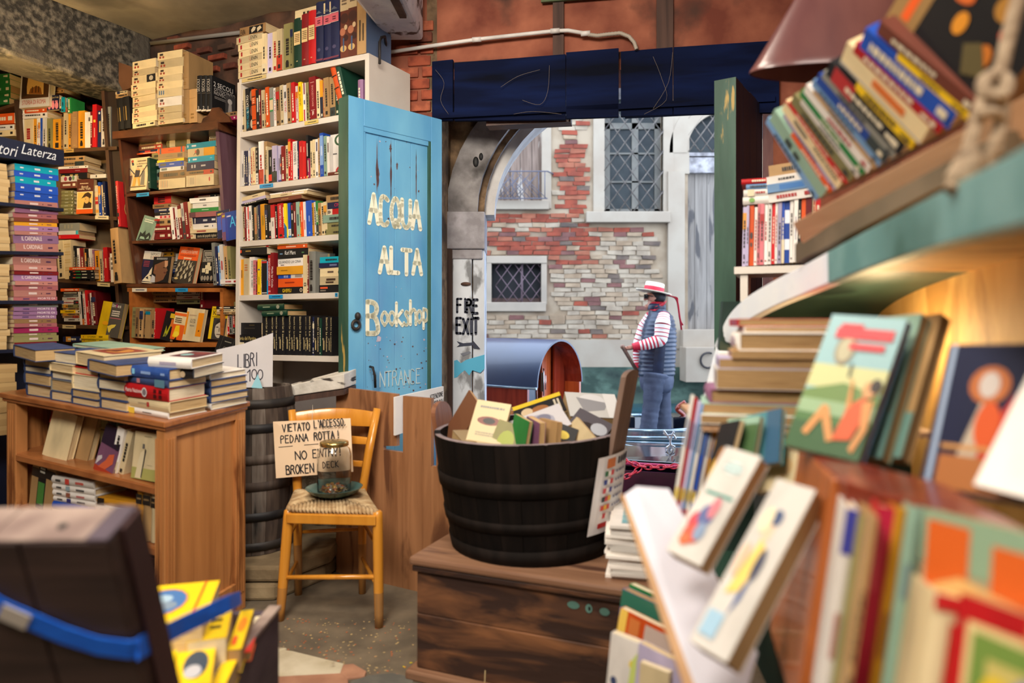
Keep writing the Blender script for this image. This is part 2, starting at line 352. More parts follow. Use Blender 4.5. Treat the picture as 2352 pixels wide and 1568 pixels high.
NAVY = mat('navy_board_paint', (8,17,46), (14,28,68), (6,10,26), scale=5, st=(.4,.4,3), rough=.9, spec=.15, bump=.1, ramp3=(.55,.7))
BR_IN = [mat('inner_brick_%d' % i, a, b, scale=18, rough=.92, bump=.4) for i, (a, b) in enumerate([((168,84,58),(132,62,44)),((186,104,74),(150,80,58)),((126,70,54),(100,56,46))])]
FLOORM = mat('floor_concrete', (96,86,72), (128,114,94), (66,58,50), scale=7, rough=.8, bump=.25, ramp=(.35,.7), ramp3=(.55,.72), scale3=2.0)
fb = MB(); fb.box(-4.4, -.5, -2.6, 5.9, -.12, 0, FLOORM); fb.box(-.5, 2.4, -2.6, 4.75, -.12, 0, FLOORM); floor = struct(fb.build('floor'))
SLAB_W = mat('slab_pale', (190,178,150), (212,202,178), (110,84,66), scale=8, rough=.75, bump=.2, ramp3=(.6,.68), scale3=9)
SLAB_T = mat('slab_terracotta', (158,112,88), (184,136,108), (120,100,84), scale=8, rough=.8, bump=.2, ramp3=(.62,.7))
SLAB_G = mat('slab_grey', (92,90,84), (118,114,104), scale=9, rough=.8, bump=.2)
def gp(px, py, z=0): Y = (H-z)*F/(py-HZ); return Vector(((px-CX)/F*Y, Y, z))
for k, (poly, m_) in enumerate([([(560,1530),(650,1493),(672,1496),(790,1525),(782,1548),(640,1558),(560,1568)], SLAB_W), ([(788,1530),(812,1528),(842,1545),(838,1556),(790,1562),(780,1552)], SLAB_T),
        ([(560,1572),(640,1560),(784,1552),(800,1566),(800,1600),(560,1600)], SLAB_T), ([(846,1552),(900,1546),(950,1556),(950,1610),(806,1610),(806,1566)], SLAB_G), ([(540,1500),(625,1486),(660,1492),(560,1526)], SLAB_W),
        ([(540,1604),(800,1604),(880,1640),(860,1720),(540,1720)], SLAB_G), ([(804,1614),(960,1614),(960,1720),(880,1720),(890,1640)], SLAB_T)]):
    b = MB(); pts = [gp(px, py) for px, py in poly][::-1]
    if (pts[1]-pts[0]).cross(pts[2]-pts[1]).z < 0: pts = pts[::-1]
    b.prism([p-V(0,0,.02) for p in pts], (0,0,.024+.004*(k % 3)), m_); b.build('paving_stone', floor, bevel=.004)
chips = MB(); rnd = random.Random(3); chm = [mat('chip_orange', (190,110,70)), mat('chip_pale', (196,170,120)), mat('chip_yellow', (224,204,30))]
for i in range(240):
    x = rnd.uniform(640, 950); y = rnd.uniform(1420, 1550); p = gp(x, y); r = rnd.uniform(.0015, .005); m_ = chm[0 if rnd.random() < .45 else 1]
    if x > 900 and y > 1490 and rnd.random() < .5: m_ = chm[2]
    a = rnd.uniform(0, 3); q = V(math.cos(a), math.sin(a), 0); q2 = V(-q.y, q.x, 0)
    chips.face([p+q*r*1.6+V(0,0,.0012), p+q2*r+V(0,0,.0016), p-q*r*1.3+V(0,0,.0012), p-q2*r+V(0,0,.0014)], m_)
stuff(chips.build('floor_grit', floor))
cb = MB(); n = 24      # uneven ceiling
vs = []; fs = []
for i in range(n+1):
    for j in range(n+1):
        vs.append((-4.4+6.8*i/n, -2.6+8.6*j/n, 3.225+random.uniform(-.025,.025)))
for i in range(n):
    for j in range(n): fs.append((i*(n+1)+j, i*(n+1)+j+1, (i+1)*(n+1)+j+1, (i+1)*(n+1)+j))
cb.add(vs, fs, PL_CEIL, True); cb.box(-4.4, 2.4, -2.6, 6.0, 3.27, 3.37, PL_CEIL); struct(cb.build('ceiling'))
DW = Shelf(-.45, 4.0, .985, -.167)
def dwbox(mb, s0, s1, z0, z1, m_, o0=0, o1=.3):
    p = [DW.pt(s0,o0,z0), DW.pt(s1,o0,z0), DW.pt(s1,o1,z0), DW.pt(s0,o1,z0)]; mb.hexa(p+[q+V(0,0,z1-z0) for q in p], m_)
b = MB(); dwbox(b, -.26, -.04, 0, 3.27, PL_RED); dwbox(b, -.04, .02, 0, 3.27, PL_BRN); dwbox(b, 1.86, 3.0, 0, 3.27, PL_RED); dwbox(b, .02, 1.86, 2.6, 3.27, PL_RED)
wall_back = struct(b.build('wall_back'))
rnd = random.Random(5)
for r in range(9):          # bare bricks where the plaster has come off beside the white bookcase
    z0 = 2.36+r*.066
    for c in range(2):
        s0 = -.22+c*.15+(.07 if r % 2 else 0)+rnd.uniform(-.01,.01); 
        if s0 > -.06: continue
        b = MB(); dwbox(b, s0, min(.0, s0+.135), z0, z0+.056, rnd.choice(BR_IN), -.012-rnd.uniform(0,.012), .02); b.build('brick', wall_back, bevel=.005)
b = MB()                    # wall behind the bookcases, splayed away from the door
q0, q1 = V(-.6,4.12,0), V(-4.5,5.85,0); nn = V(.406,.914,0)*.3
b.hexa([q1, q0, q0+nn, q1+nn]+[p+V(0,0,3.27) for p in (q1, q0, q0+nn, q1+nn)], PL_DRK); wall_bl = struct(b.build('wall_back_left'))
WBL = Shelf(-.6, 4.12, 3.9, -1.73)   # same wall, D pointing right
for (px, py, wx, hy, m_) in [(178,224,40,26,0),(206,214,30,22,1),(176,252,34,24,3),(212,243,22,24,2),(196,272,44,18,3),(226,262,14,14,0),(222,222,16,18,2),(166,276,18,16,1)]:
    a = WBL.at(px, py, -.05); k = a.y/F; b = MB(); m2 = (BR_IN+[PL_BRN])[m_]
    M = frame4(a, WBL.D, WBL.N, V(0,0,1)); b.ell((0,0,0), (wx*k*.5, .05, hy*k*.5), m2, n=10); b.build('wall_stone', wall_bl, M)
for (px, py, wx, hy, m_) in [(420,108,46,11,0),(470,116,40,12,2),(520,108,44,12,1),(440,128,44,12,2),(500,132,50,12,0),(545,122,30,12,1),(530,152,36,13,2),(490,160,34,12,0),(400,90,34,10,2)]:
    a = WBL.at(px, py, -.012); k = a.y/F; b = MB(); M = frame4(a, WBL.D, WBL.N, V(0,0,1)); b.box(-wx*k/2, wx*k/2, -.02, .03, -hy*k/2, hy*k/2, BR_IN[m_] if m_ != 1 else PL_DRK); b.build('brick', wall_bl, M, bevel=.006)
b = MB(); b.box(-4.5, -4.2, -2.6, 5.9, 0, 3.27, PL_DRK); struct(b.build('wall_left'))
b = MB(); b.box(2.15, 2.4, -2.6, 3.9, 0, 3.27, PL_RED); struct(b.build('wall_right'))
b = MB(); b.box(-4.4, 2.4, -2.6, -2.45, 0, 3.27, PL_CEIL); struct(b.build('wall_front'))
# stone lintel crossing the upper corner, running toward the back wall
b = MB(); e = V(-2.62,4.90,0); d = V(.43,.903,0); nrm = V(-.903,.43,0)
p = [e-d*4.5, e+d*.1, e+d*.1+nrm*.34, e-d*4.5+nrm*.34]; b.hexa([q+V(0,0,2.80) for q in p]+[q+V(0,0,3.27) for q in p], PL_LINT); lint = b.build('trim_1', bevel=.03); struct(lint)
# white conduit strip on the back wall
b = MB(); a = WBL.at(347, 99, -.02); c = WBL.at(556, 74, -.02); b.tube([a, c], .016, mat('grey_trunking', (150,144,138), rough=.6), n=4); tag(b.build('cable_trunking'), 'pale grey cable trunking along the brick wall above the dark bookcase', 'trunking')
# painted ceiling joist with its peeling whitewash and the iron strap under it
WASH = mat('whitewashed_timber', (206,204,222), (232,230,240), (96,76,76), scale=7, st=(1,1,1), rough=.8, bump=.4, ramp=(.3,.6), ramp3=(.56,.63), scale3=9)
b = MB(); b.hexa([V(-.84,3.0,2.8), V(-.54,3.0,2.8), V(-.50,3.93,2.8), V(-.70,3.93,2.8), V(-.84,3.0,3.27), V(-.54,3.0,3.27), V(-.50,3.93,3.27), V(-.70,3.93,3.27)], WASH); j = b.build('trim_2', bevel=.02); struct(j)
b = MB(); b.hexa([V(-.62,3.0,2.785), V(-.575,3.0,2.785), V(-.545,3.6,2.785), V(-.58,3.6,2.785), V(-.62,3.0,2.81), V(-.575,3.0,2.81), V(-.545,3.6,2.81), V(-.58,3.6,2.81)], mat('old_brown_timber', (74,52,44), (104,78,66), scale=6, rough=.8)); b.build('batten', j)
IRON = mat('dark_iron', (44,42,44), (70,64,62), scale=12, rough=.55, metal=.6)
b = MB(); pts = [P(872,146,3.66), P(872,96,3.68), P(876,86,3.7), P(884,84,3.74), P(886,100,3.8), P(884,118,3.84)]
b.tube(pts, .008, IRON, n=6); tag(b.build('iron_strap'), 'bent iron strap holding the white bookcase under the joist', 'bracket')
# ------------------------------------------------------------------ over the door: navy boards, straps, conduit
lintel = MB(); dwbox(lintel, .05, 1.86, 2.37, 2.40, NAVY, -.05, -.005); dwbox(lintel, .05, 1.86, 2.66, 2.70, mat('old_brown_timber', (74,52,44)), .0, .05)
beam = struct(lintel.build('trim_3'))
def dwz(px, py, off): return DW.z_py(DW.s_px(px, off), py, off)
for (x0, x1, y0a, y0b, y1a, y1b, off) in [(992,1040,141,136,277,276,-.03), (1043,1299,144,124,277,274,-.028), (1300,1421,120,110,272,268,-.05), (1426,1545,118,108,267,263,-.03), (1547,1790,108,92,263,258,-.034)]:
    b = MB(); s0, s1 = DW.s_px(x0, off), DW.s_px(x1, off); z = [dwz(x0, y1a, off), dwz(x1, y1b, off), dwz(x0, y0a, off), dwz(x1, y0b, off)]
    f_ = [DW.pt(s0,off,z[0]), DW.pt(s1,off,z[1]), DW.pt(s1,off,z[3]), DW.pt(s0,off,z[2])]; b.prism(f_, DW.N*.025, NAVY); b.build('plank', beam, bevel=.002)
b = MB(); s0, s1 = DW.s_px(1115, 0), DW.s_px(1310, 0); dwbox(b, s0, s1, 2.335, 2.37, wood('door_head_brown', (70,38,26), (104,60,40), axis=0), .02, .12)
s0, s1 = DW.s_px(1435, 0), DW.s_px(1640, 0); dwbox(b, s0, s1, 2.365, 2.385, NAVY, .02, .12); b.build('batten', beam)
OLDW = wood('old_strap_timber', (62,44,38), (92,66,56), axis=2, rough=.8)
for x0, x1, y1 in ((1270,1295,265), (1508,1546,262)):
    b = MB(); s0, s1 = DW.s_px(x0, -.02), DW.s_px(x1, -.02); dwbox(b, s0, s1, 2.38, 3.24, OLDW, -.027, 0); b.build('strap', beam)
b = MB(); s0, s1 = DW.s_px(1244,-.02), DW.s_px(1562,-.02); dwbox(b, s0, s1, 2.985, 3.04, mat('worn_green_paint', (70,88,58), (96,108,76), (110,90,70), scale=9, rough=.8), -.045, -.028); b.build('batten', beam)
PVC = mat('white_pvc', (206,200,196), (228,224,220), scale=6, rough=.5)
b = MB(); pts = [DW.at(px, py, -.05) for px, py in ((884,122),(980,107),(1100,90),(1210,78),(1275,71),(1305,70),(1345,77))]; b.tube(pts, .011, PVC, n=10)
for px, py in ((1275,71),(1345,77),(1095,91)): c = DW.at(px, py, -.05); b.tube([c-DW.D*.025, c+DW.D*.025], .0145, PVC, n=10)
pts = [DW.at(px, py, -.05) for px, py in ((1350,79),(1372,82),(1395,79),(1425,76),(1445,84),(1457,98),(1463,116))]; fine = []
for a, c in zip(pts, pts[1:]): fine += [a.lerp(c, t/8) for t in range(8)]
b.tube(fine, [.0115 if i % 2 else .0095 for i in range(len(fine))], mat('corrugated_hose', (172,160,146), rough=.6), n=8); tag(b.build('electrical_conduit'), 'white plastic conduit ending in a corrugated hose above the navy boards', 'pipe')
# ------------------------------------------------------------------ the outer stone arch
b = MB(); cx_, zs, r_ = .904, 1.887, 1.075; bz_ = .81; yo, y1 = 4.3, 4.7; N_ = 36      # a wide, slightly flattened arch
arc = [V(cx_-r_*math.cos(math.pi*i/N_), yo, zs+r_*bz_*math.sin(math.pi*i/N_)) for i in range(N_+1)]
for i in range(N_):
    a, c = arc[i], arc[i+1]; b.face([a, c, V(c.x,yo,3.3), V(a.x,yo,3.3)], PL_BRN); b.face([a, V(a.x,y1,a.z), V(c.x,y1,c.z), c], GREYST); b.face([V(a.x,y1,a.z), V(a.x,y1,3.3), V(c.x,y1,3.3), V(c.x,y1,c.z)], PL_BRN)
b.box(-.70, cx_-r_, yo, y1, -.3, 3.3, PL_BRN); b.box(cx_+r_, 3.2, yo, y1, -.3, 3.3, PL_BRN); struct(b.build('wall_canal_side'))
def arch(mb, r0, r1, ya, yb, m_, a0=0, a1=math.pi, n=26):
    for i in range(n):
        t0, t1 = a0+(a1-a0)*i/n, a0+(a1-a0)*(i+1)/n; q = [(-math.cos(t), math.sin(t)) for t in (t0, t1)]
        A = [V(cx_+r*c, y, zs+r*bz_*s) for y in (ya, yb) for r in (r0, r1) for c, s in q]     # ya r0 t0,t1; ya r1 t0,t1; yb ...
        mb.add(A, [(0,1,3,2),(4,6,7,5),(0,4,5,1),(2,3,7,6)], m_, False)
    for t in (a0, a1):
        c, s = -math.cos(t), math.sin(t); mb.face([V(cx_+r0*c,ya,zs+r0*bz_*s), V(cx_+r1*c,ya,zs+r1*bz_*s), V(cx_+r1*c,yb,zs+r1*bz_*s), V(cx_+r0*c,yb,zs+r0*bz_*s)], m_)
b = MB(); arch(b, 1.115, 1.305, 4.24, 4.32, GREYST); a1_ = struct(b.build('trim_4'))
b = MB(); arch(b, 1.015, 1.09, 4.36, 4.62, STONE); b.build('inner_ring', a1_)
b = MB()
for px, py, r in ((1093,372,.028),(1105,360,.02)): b.ell(P(px, py, 4.243), (r*.7, .012, r*1.2), mat('hole_black', (18,16,16)), n=10)
b.build('weathered_hole', a1_)
CAP = mat('capital_stone', (150,146,150), (186,182,188), (110,104,104), scale=9, rough=.85, bump=.35, ramp3=(.6,.7))
PIL = mat('pilaster_limewash', (208,214,222), (232,238,246), (140,142,146), scale=6, st=(1,1,.5), rough=.85, bump=.3, ramp=(.3,.6), ramp3=(.57,.63), scale3=7)
b = MB(); b.box(-.414, -.165, 4.22, 4.62, 1.66, 1.887, CAP); b.box(-.40, -.18, 4.235, 4.6, 1.60, 1.66, CAP); cp = struct(b.build('trim_5', bevel=.008))
b = MB(); b.box(cx_+1.068, cx_+1.32, 4.22, 4.62, 1.66, 1.887, CAP); struct(b.build('trim_6', bevel=.008))
b = MB(); b.box(-.362, -.245, 4.245, 4.6, -.3, 1.66, PIL); b.box(-.238, -.168, 4.255, 4.6, -.3, 1.66, PIL); pil = struct(b.build('trim_7', bevel=.006))
b = MB(); b.box(-.42, -.362, 4.22, 4.3, -.1, 1.66, wood('shaded_jamb_brown', (64,46,40), (92,70,62), axis=2, rough=.85)); b.build('jamb_strip', pil)  # brown jamb, its shadow put into the dark colour
b = MB(); b.box(cx_+1.072, cx_+1.32, 4.25, 4.6, -.3, 1.66, PIL); struct(b.build('trim_8', bevel=.006))
yq = 4.2445; o = P(1043, 900, yq); q = PR(o, P(1113, 900, yq)-o, P(1043, 680, yq)-o)       # u: px 1043..1113, v: 900..680
INK = (44,50,72)
def pv(py): return (900-py)/220
for t, u0, u1, ya, yb in (('FIRE',.1,.8,718,687), ('EXIT',.08,.8,766,731)): q.hand(t, u0, pv(ya), u1, pv(yb), INK, .085)
q.poly([(.08,pv(797)),(.18,pv(791)),(.08,pv(783)),(.3,pv(788)),(.62,pv(786)),(.60,pv(780)),(.86,pv(801)),(.62,pv(799)),(.62,pv(793)),(.3,pv(795))], INK)
q.poly([(0,pv(868)),(0,pv(828)),(.1,pv(826)),(.22,pv(834)),(.4,pv(826)),(.7,pv(820)),(1.0,pv(814)),(1.0,pv(846)),(.86,pv(856)),(.6,pv(850)),(.5,pv(862)),(.35,pv(850)),(.2,pv(858)),(.1,pv(866))], (88,186,224))
q.poly([(.2,pv(812)),(.5,pv(806)),(.56,pv(810)),(.3,pv(818))], (120,124,136))
q.build(pil, 'lettering')
b = MB(); b.ell(P(1070,652,4.243), (.032,.02,.012), mat('rusty_iron', (70,48,42), (110,80,66), scale=12, rough=.8)); b.build('iron_stub', pil)
# ------------------------------------------------------------------ the house across the canal
FY = 11.5
def fx(px): return (px-CX)/F*FY
def fz(py): return H-(py-HZ)/F*FY
def tagc(name, label, cat): return thing(name, label, cat)
house = thing('canal_house', 'brick house across the canal with white stone trim and barred windows', 'building', (0, FY, 0))
house_parent = house
def hb(mb, name, parent=None, **k):
    o = mb.build(name, parent or house, **k)
    if not parent: o.location = (0, -FY, 0)
    return o
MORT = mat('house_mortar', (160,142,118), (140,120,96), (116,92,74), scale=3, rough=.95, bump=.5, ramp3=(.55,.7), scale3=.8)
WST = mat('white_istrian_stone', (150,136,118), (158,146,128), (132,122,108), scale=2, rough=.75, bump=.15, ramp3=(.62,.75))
holes = [(fx(1128),fx(1246),fz(464),fz(180)), (fx(1388),fx(1522),fz(489),fz(220)), (fx(1128),fx(1243),fz(694),fz(604)), (fx(1580),fx(1700),fz(785),fz(240))]
def wall_holes(mb, x0, x1, z0, z1, hs, y0, y1, m_):
    xs = sorted({x0,x1}|{h[i] for h in hs for i in (0,1) if x0 < h[i] < x1}); zs_ = sorted({z0,z1}|{h[i] for h in hs for i in (2,3) if z0 < h[i] < z1})
    for a, c in zip(xs, xs[1:]):
        for d_, e_ in zip(zs_, zs_[1:]):
            mx, mz = (a+c)/2, (d_+e_)/2
            if not any(h[0] < mx < h[1] and h[2] < mz < h[3] for h in hs): mb.box(a, c, y0, y1, d_, e_, m_)
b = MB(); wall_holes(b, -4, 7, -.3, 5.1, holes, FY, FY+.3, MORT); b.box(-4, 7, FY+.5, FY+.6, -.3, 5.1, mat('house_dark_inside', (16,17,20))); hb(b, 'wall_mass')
# bricks: the ones in view are parts, the rest one piece of stuff
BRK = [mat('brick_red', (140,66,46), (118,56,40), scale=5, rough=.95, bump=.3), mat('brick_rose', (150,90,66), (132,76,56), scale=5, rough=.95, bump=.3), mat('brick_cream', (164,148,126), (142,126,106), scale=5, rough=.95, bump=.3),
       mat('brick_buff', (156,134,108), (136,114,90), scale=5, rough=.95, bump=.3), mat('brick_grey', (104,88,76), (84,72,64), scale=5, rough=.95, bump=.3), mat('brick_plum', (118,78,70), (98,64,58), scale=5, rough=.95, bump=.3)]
keep_out = [(1098,180,1268,486), (1355,180,1590,516), (1108,588,1258,718), (1522,180,1700,800)]
cand = []; rnd = random.Random(11); row_h = 10.6; y = 205
while y < 783:
    x = 1020+rnd.uniform(-8,8)+(17 if int(y/row_h) % 2 else 0)
    while x < 1560:
        wd = rnd.uniform(25,38)
        if rnd.random() > .035: cand.append((x, y, wd, row_h*rnd.uniform(.80,.93)))
        x += wd+1.4
    y += row_h
good = [c for c in cand if not any(c[0] < k[2] and c[0]+c[2] > k[0] and c[1] < k[3] and c[1]+c[3] > k[1] for k in keep_out)]
inview = [c for c in good if c[0]+c[2] > 1116 and c[0] < 1545 and c[1]+c[3] > 272]
inview.sort(key=lambda c: -c[2]*c[3]); single = inview[:298]; rest = [c for c in good if c not in single]
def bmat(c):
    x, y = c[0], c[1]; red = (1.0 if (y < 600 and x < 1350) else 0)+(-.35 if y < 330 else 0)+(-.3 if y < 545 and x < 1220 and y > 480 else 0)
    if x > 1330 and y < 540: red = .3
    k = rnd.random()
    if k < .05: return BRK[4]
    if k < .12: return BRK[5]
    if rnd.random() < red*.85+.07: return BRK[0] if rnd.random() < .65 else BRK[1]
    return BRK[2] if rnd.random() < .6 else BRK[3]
def brick(mb, c):
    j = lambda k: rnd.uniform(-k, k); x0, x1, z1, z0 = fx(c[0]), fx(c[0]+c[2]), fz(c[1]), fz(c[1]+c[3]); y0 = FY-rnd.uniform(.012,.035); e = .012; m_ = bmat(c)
    p = [V(x0+j(e),y0+j(.006),z0+j(e*.7)), V(x1+j(e),y0+j(.006),z0+j(e*.7)), V(x1,FY+.02,z0), V(x0,FY+.02,z0), V(x0+j(e),y0+j(.006),z1+j(e*.7)), V(x1+j(e),y0+j(.006),z1+j(e*.7)), V(x1,FY+.02,z1), V(x0,FY+.02,z1)]
    mb.hexa(p, m_)
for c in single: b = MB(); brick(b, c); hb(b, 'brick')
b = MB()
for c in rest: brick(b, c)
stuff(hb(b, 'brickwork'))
def fbox(mb, x0, x1, ya, yb, d0, d1, m_): mb.box(fx(x0), fx(x1), FY-d0, FY+d1, fz(yb), fz(ya), m_)
# first window: closed plank shutter behind a little iron balustrade
W1 = hb(MB(), 'window'); W1.location = (0,-FY,0)
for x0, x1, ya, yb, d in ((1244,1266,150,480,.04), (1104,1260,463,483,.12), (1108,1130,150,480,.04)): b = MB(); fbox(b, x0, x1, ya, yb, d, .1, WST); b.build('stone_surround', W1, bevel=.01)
SHT = wood('shutter_timber', (92,74,62), (136,116,102), (176,166,154), axis=2, sc=2, rough=.85)
xs = (1128,1150,1172,1195,1222,1246)
for a, c in zip(xs, xs[1:]): b = MB(); fbox(b, a+.6, c-.6, 180, 466, -.06, .1, SHT); b.build('shutter_board', W1)
RAIL = mat('rail_iron', (84,84,96), rough=.6); b = MB()
def fp(px, py, d): return V(fx(px), FY-d, fz(py))
for py in (400, 461): b.tube([fp(1128,py,.22), fp(1256,py,.22)], .011, RAIL, n=5)
for k in range(9): b.tube([fp(1126+k*10,400+(k % 3)*8,.22), fp(1158+k*12,461,.22)], .006, RAIL, n=4); b.tube([fp(1236-k*9,403+(k % 2)*10,.22), fp(1190-k*10,461,.22)], .006, RAIL, n=4)
for px in (1128,1178,1236,1250): b.tube([fp(px,400,.22), fp(px,461,.22)], .008, RAIL, n=5)
b.tube([fp(1256,400,.22), fp(1272,400,0)], .012, RAIL, n=5); b.build('iron_balustrade', W1)
# second window: diagonal lattice over a glazed sash
W2 = hb(MB(), 'window'); W2.location = (0,-FY,0)
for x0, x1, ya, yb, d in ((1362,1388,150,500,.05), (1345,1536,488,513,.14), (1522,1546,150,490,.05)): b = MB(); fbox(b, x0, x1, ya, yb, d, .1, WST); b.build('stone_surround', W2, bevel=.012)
SASH = mat('sash_grey_paint', (104,102,94), (122,118,108), scale=4, rough=.7); b = MB()
for x0, x1, ya, yb in ((1388,1404,180,489),(1508,1522,180,489),(1455,1470,180,489),(1388,1522,476,489),(1404,1508,345,349),(1404,1508,411,415),(1388,1522,276,290)): fbox(b, x0, x1, ya, yb, -.16, .2, SASH)
b.build('sash_frame', W2)
b = MB(); fbox(b, 1390, 1520, 180, 488, -.2, .21, mat('window_pane', (38,44,46), (54,60,60), scale=1.2, rough=.35, spec=.25)); b.build('pane', W2)
def lattice(x0, x1, ya, yb, step, r, parent, d=.03, slope=1.35, m_=None):
    b = MB(); m_ = m_ or mat('lattice_iron', (104,96,88), (76,70,66), scale=30, rough=.6)
    for sg in (1, -1):
        k = -40
        while k < 40:
            pts = []      # line y = yb - sg*slope*(x-x0) + k*step
            for x in (x0, x1): pts.append((x, yb-sg*slope*(x-x0)+k*step))
            (xa, y0_), (xb, y1_) = pts; ts = [0, 1]
            def clip(v0, v1, lo, hi, ts):
                dv = v1-v0
                t0, t1 = sorted(((lo-v0)/dv, (hi-v0)/dv)); return [max(ts[0], t0), min(ts[1], t1)]
            ts = clip(y0_, y1_, ya, yb, ts)
            if ts[1]-ts[0] > .02: b.tube([fp(xa+(xb-xa)*t, y0_+(y1_-y0_)*t, d+.01*sg) for t in ts], r, m_, n=5)
            k += 1
    b.build('lattice', parent)
lattice(1384, 1526, 180, 489, 34*1.35, .0105, W2)
# third window: small dark barred opening with a plaster surround
W3 = hb(MB(), 'window'); W3.location = (0,-FY,0)
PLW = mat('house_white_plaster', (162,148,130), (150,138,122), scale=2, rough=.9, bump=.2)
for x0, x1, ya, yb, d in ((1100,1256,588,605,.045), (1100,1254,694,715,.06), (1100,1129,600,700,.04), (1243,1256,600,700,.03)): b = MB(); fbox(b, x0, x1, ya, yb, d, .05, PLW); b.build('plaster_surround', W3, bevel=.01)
lattice(1138, 1243, 604, 692, 27*1.35, .008, W3, -.06, 1.35, mat('lattice_rust', (112,92,98), rough=.8))
b = MB(); b.tube([fp(1199,604,-.1), fp(1199,694,-.1)], .022, mat('lattice_rust', (112,92,98)), n=6); fbox(b, 1128, 1243, 684, 694, -.1, .2, OLDW); b.build('mullion', W3)
b = MB(); fbox(b, 1130, 1243, 604, 694, -.22, .24, mat('house_dark_inside', (16,17,20))); b.build('pane', W3)
# white pilaster band, base course and the arched water door
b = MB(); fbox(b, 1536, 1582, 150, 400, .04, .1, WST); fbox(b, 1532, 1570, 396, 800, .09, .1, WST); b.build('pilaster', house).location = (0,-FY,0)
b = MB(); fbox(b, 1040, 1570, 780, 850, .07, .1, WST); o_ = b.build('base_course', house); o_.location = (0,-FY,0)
ALG = mat('algae_stone', (40,60,50), (78,100,86), (26,42,36), scale=4, st=(1,1,1.6), rough=.8, bump=.5, ramp3=(.5,.65))
b = MB(); fbox(b, 1040, 1640, 842, 960, .10, .1, ALG); b.build('algae_band', house).location = (0,-FY,0)
D1 = hb(MB(), 'water_door'); D1.location = (0,-FY,0)
GD = wood('grey_door_timber', (104,96,88), (138,130,120), (76,72,70), axis=2, sc=2, rough=.8)
for a, c in ((1572,1598),(1599,1626),(1627,1660),(1661,1690)): b = MB(); fbox(b, a, c, 397, 790, -.08, .14, GD); b.build('door_board', D1)
b = MB(); fbox(b, 1570, 1690, 362, 397, .02, .1, GREYST); fbox(b, 1570, 1690, 350, 358, 0, .1, GREYST)
b.build('door_head', D1)
b = MB(); cxp, czp, rp = 1660, 352, 84
for i in range(14):
    t0, t1 = math.pi*(.5+.5*i/14), math.pi*(.5+.5*(i+1)/14)
    for (ra, rb) in ((rp, rp+40),):
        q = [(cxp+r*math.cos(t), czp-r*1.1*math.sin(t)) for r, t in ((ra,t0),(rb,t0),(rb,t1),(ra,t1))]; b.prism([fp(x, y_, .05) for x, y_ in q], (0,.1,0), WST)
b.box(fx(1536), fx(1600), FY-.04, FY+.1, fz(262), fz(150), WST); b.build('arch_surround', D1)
lattice(1580, 1660, 258, 350, 28*1.35, .012, D1); b = MB(); fbox(b, 1580, 1690, 255, 352, -.15, .16, mat('window_pane', (60,78,92))); b.build('pane', D1)
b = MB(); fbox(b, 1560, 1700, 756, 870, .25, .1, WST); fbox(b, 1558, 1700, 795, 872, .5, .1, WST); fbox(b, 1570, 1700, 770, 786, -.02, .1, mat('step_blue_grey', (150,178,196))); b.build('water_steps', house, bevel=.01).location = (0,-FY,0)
b = MB(); c = fp(1606, 823, .53); b.tube([c+V(.12*math.cos(t), 0, .12*math.sin(t)) for t in [math.pi*.35+i*math.pi*1.3/12 for i in range(13)]], .016, IRON, n=6); b.build('mooring_ring', house).location = (0,-FY,0)
WATER = mat('canal_water', (8,50,66), (16,70,88), scale=2, st=(1,2.5,1), rough=.12, bump=.1, spec=.5)
b = MB(); b.face([(-9,4.7,-.115),(9,4.7,-.115),(9,FY+.3,-.115),(-9,FY+.3,-.115)], WATER); struct(b.build('canal_water'))
# ------------------------------------------------------------------ the two door leaves
DS = Shelf(-.799, 3.4, .707, .707)      # blue leaf, near edge to hinge
BLUE = mat('door_blue_paint', (78,150,204), (122,190,226), (106,144,200), scale=4, st=(1,1,.35), rough=.5, bump=.12, ramp=(.3,.7), ramp3=(.52,.72), scale3=2.5)
GRN = mat('door_green_paint', (46,82,68), (62,100,84), (190,160,86), scale=5, st=(2,2,.35), rough=.5, bump=.15, ramp3=(.66,.69), scale3=7, st3=(2,2,.3))
WOUND = mat('bare_wood_flake', (86,62,66), (120,94,98), scale=30, st=(1,1,.2), rough=.9)
door1 = struct(MB().build('door_1')); DWID = .588; ZT = 2.325
def dbox(mb, S, s0, s1, z0, z1, m_, o0, o1):
    p = [S.pt(s0,o0,z0), S.pt(s1,o0,z0), S.pt(s1,o1,z0), S.pt(s0,o1,z0)]; mb.hexa(p+[q+V(0,0,z1-z0) for q in p], m_)
sL, sR = DS.s_px(836), DS.s_px(984)
for s0, s1, z0, z1, nm in ((0, sL, 0, ZT, 'stile'), (sR+.02, DWID, 0, ZT, 'stile'), (sL, sR+.02, 2.19, ZT, 'rail'), (sL, sR+.02, 0, .25, 'rail')):
    b = MB(); dbox(b, DS, s0, s1, z0, z1, BLUE, 0, .045); b.build(nm, door1, bevel=.003)
b = MB(); dbox(b, DS, -.001, DWID, 0, ZT, GRN, .0455, .085); dbox(b, DS, -.003, .0, 0, ZT-.002, GRN, -.001, .085); b.build('green_edge', door1)
xs = [sL, sL+.10, sL+.195, sL+.3, sR+.02]
for a, c in zip(xs, xs[1:]): b = MB(); dbox(b, DS, a+.001, c-.001, .25, 2.19, BLUE, .014, .04); b.build('plank', door1, bevel=.002)
b = MB(); dbox(b, DS, sL, sR+.02, 2.165, 2.19, BLUE, .004, .03); dbox(b, DS, sL, sL+.012, .25, 2.165, BLUE, .006, .03); dbox(b, DS, sR+.003, sR+.02, .25, 2.19, GRN, .003, .03); b.build('moulding', door1)
fl = MB(); rnd = random.Random(4)       # long splits and flaked spots in the panel
def dpt(px, py, off=.0125): return DS.at(px, py, off)
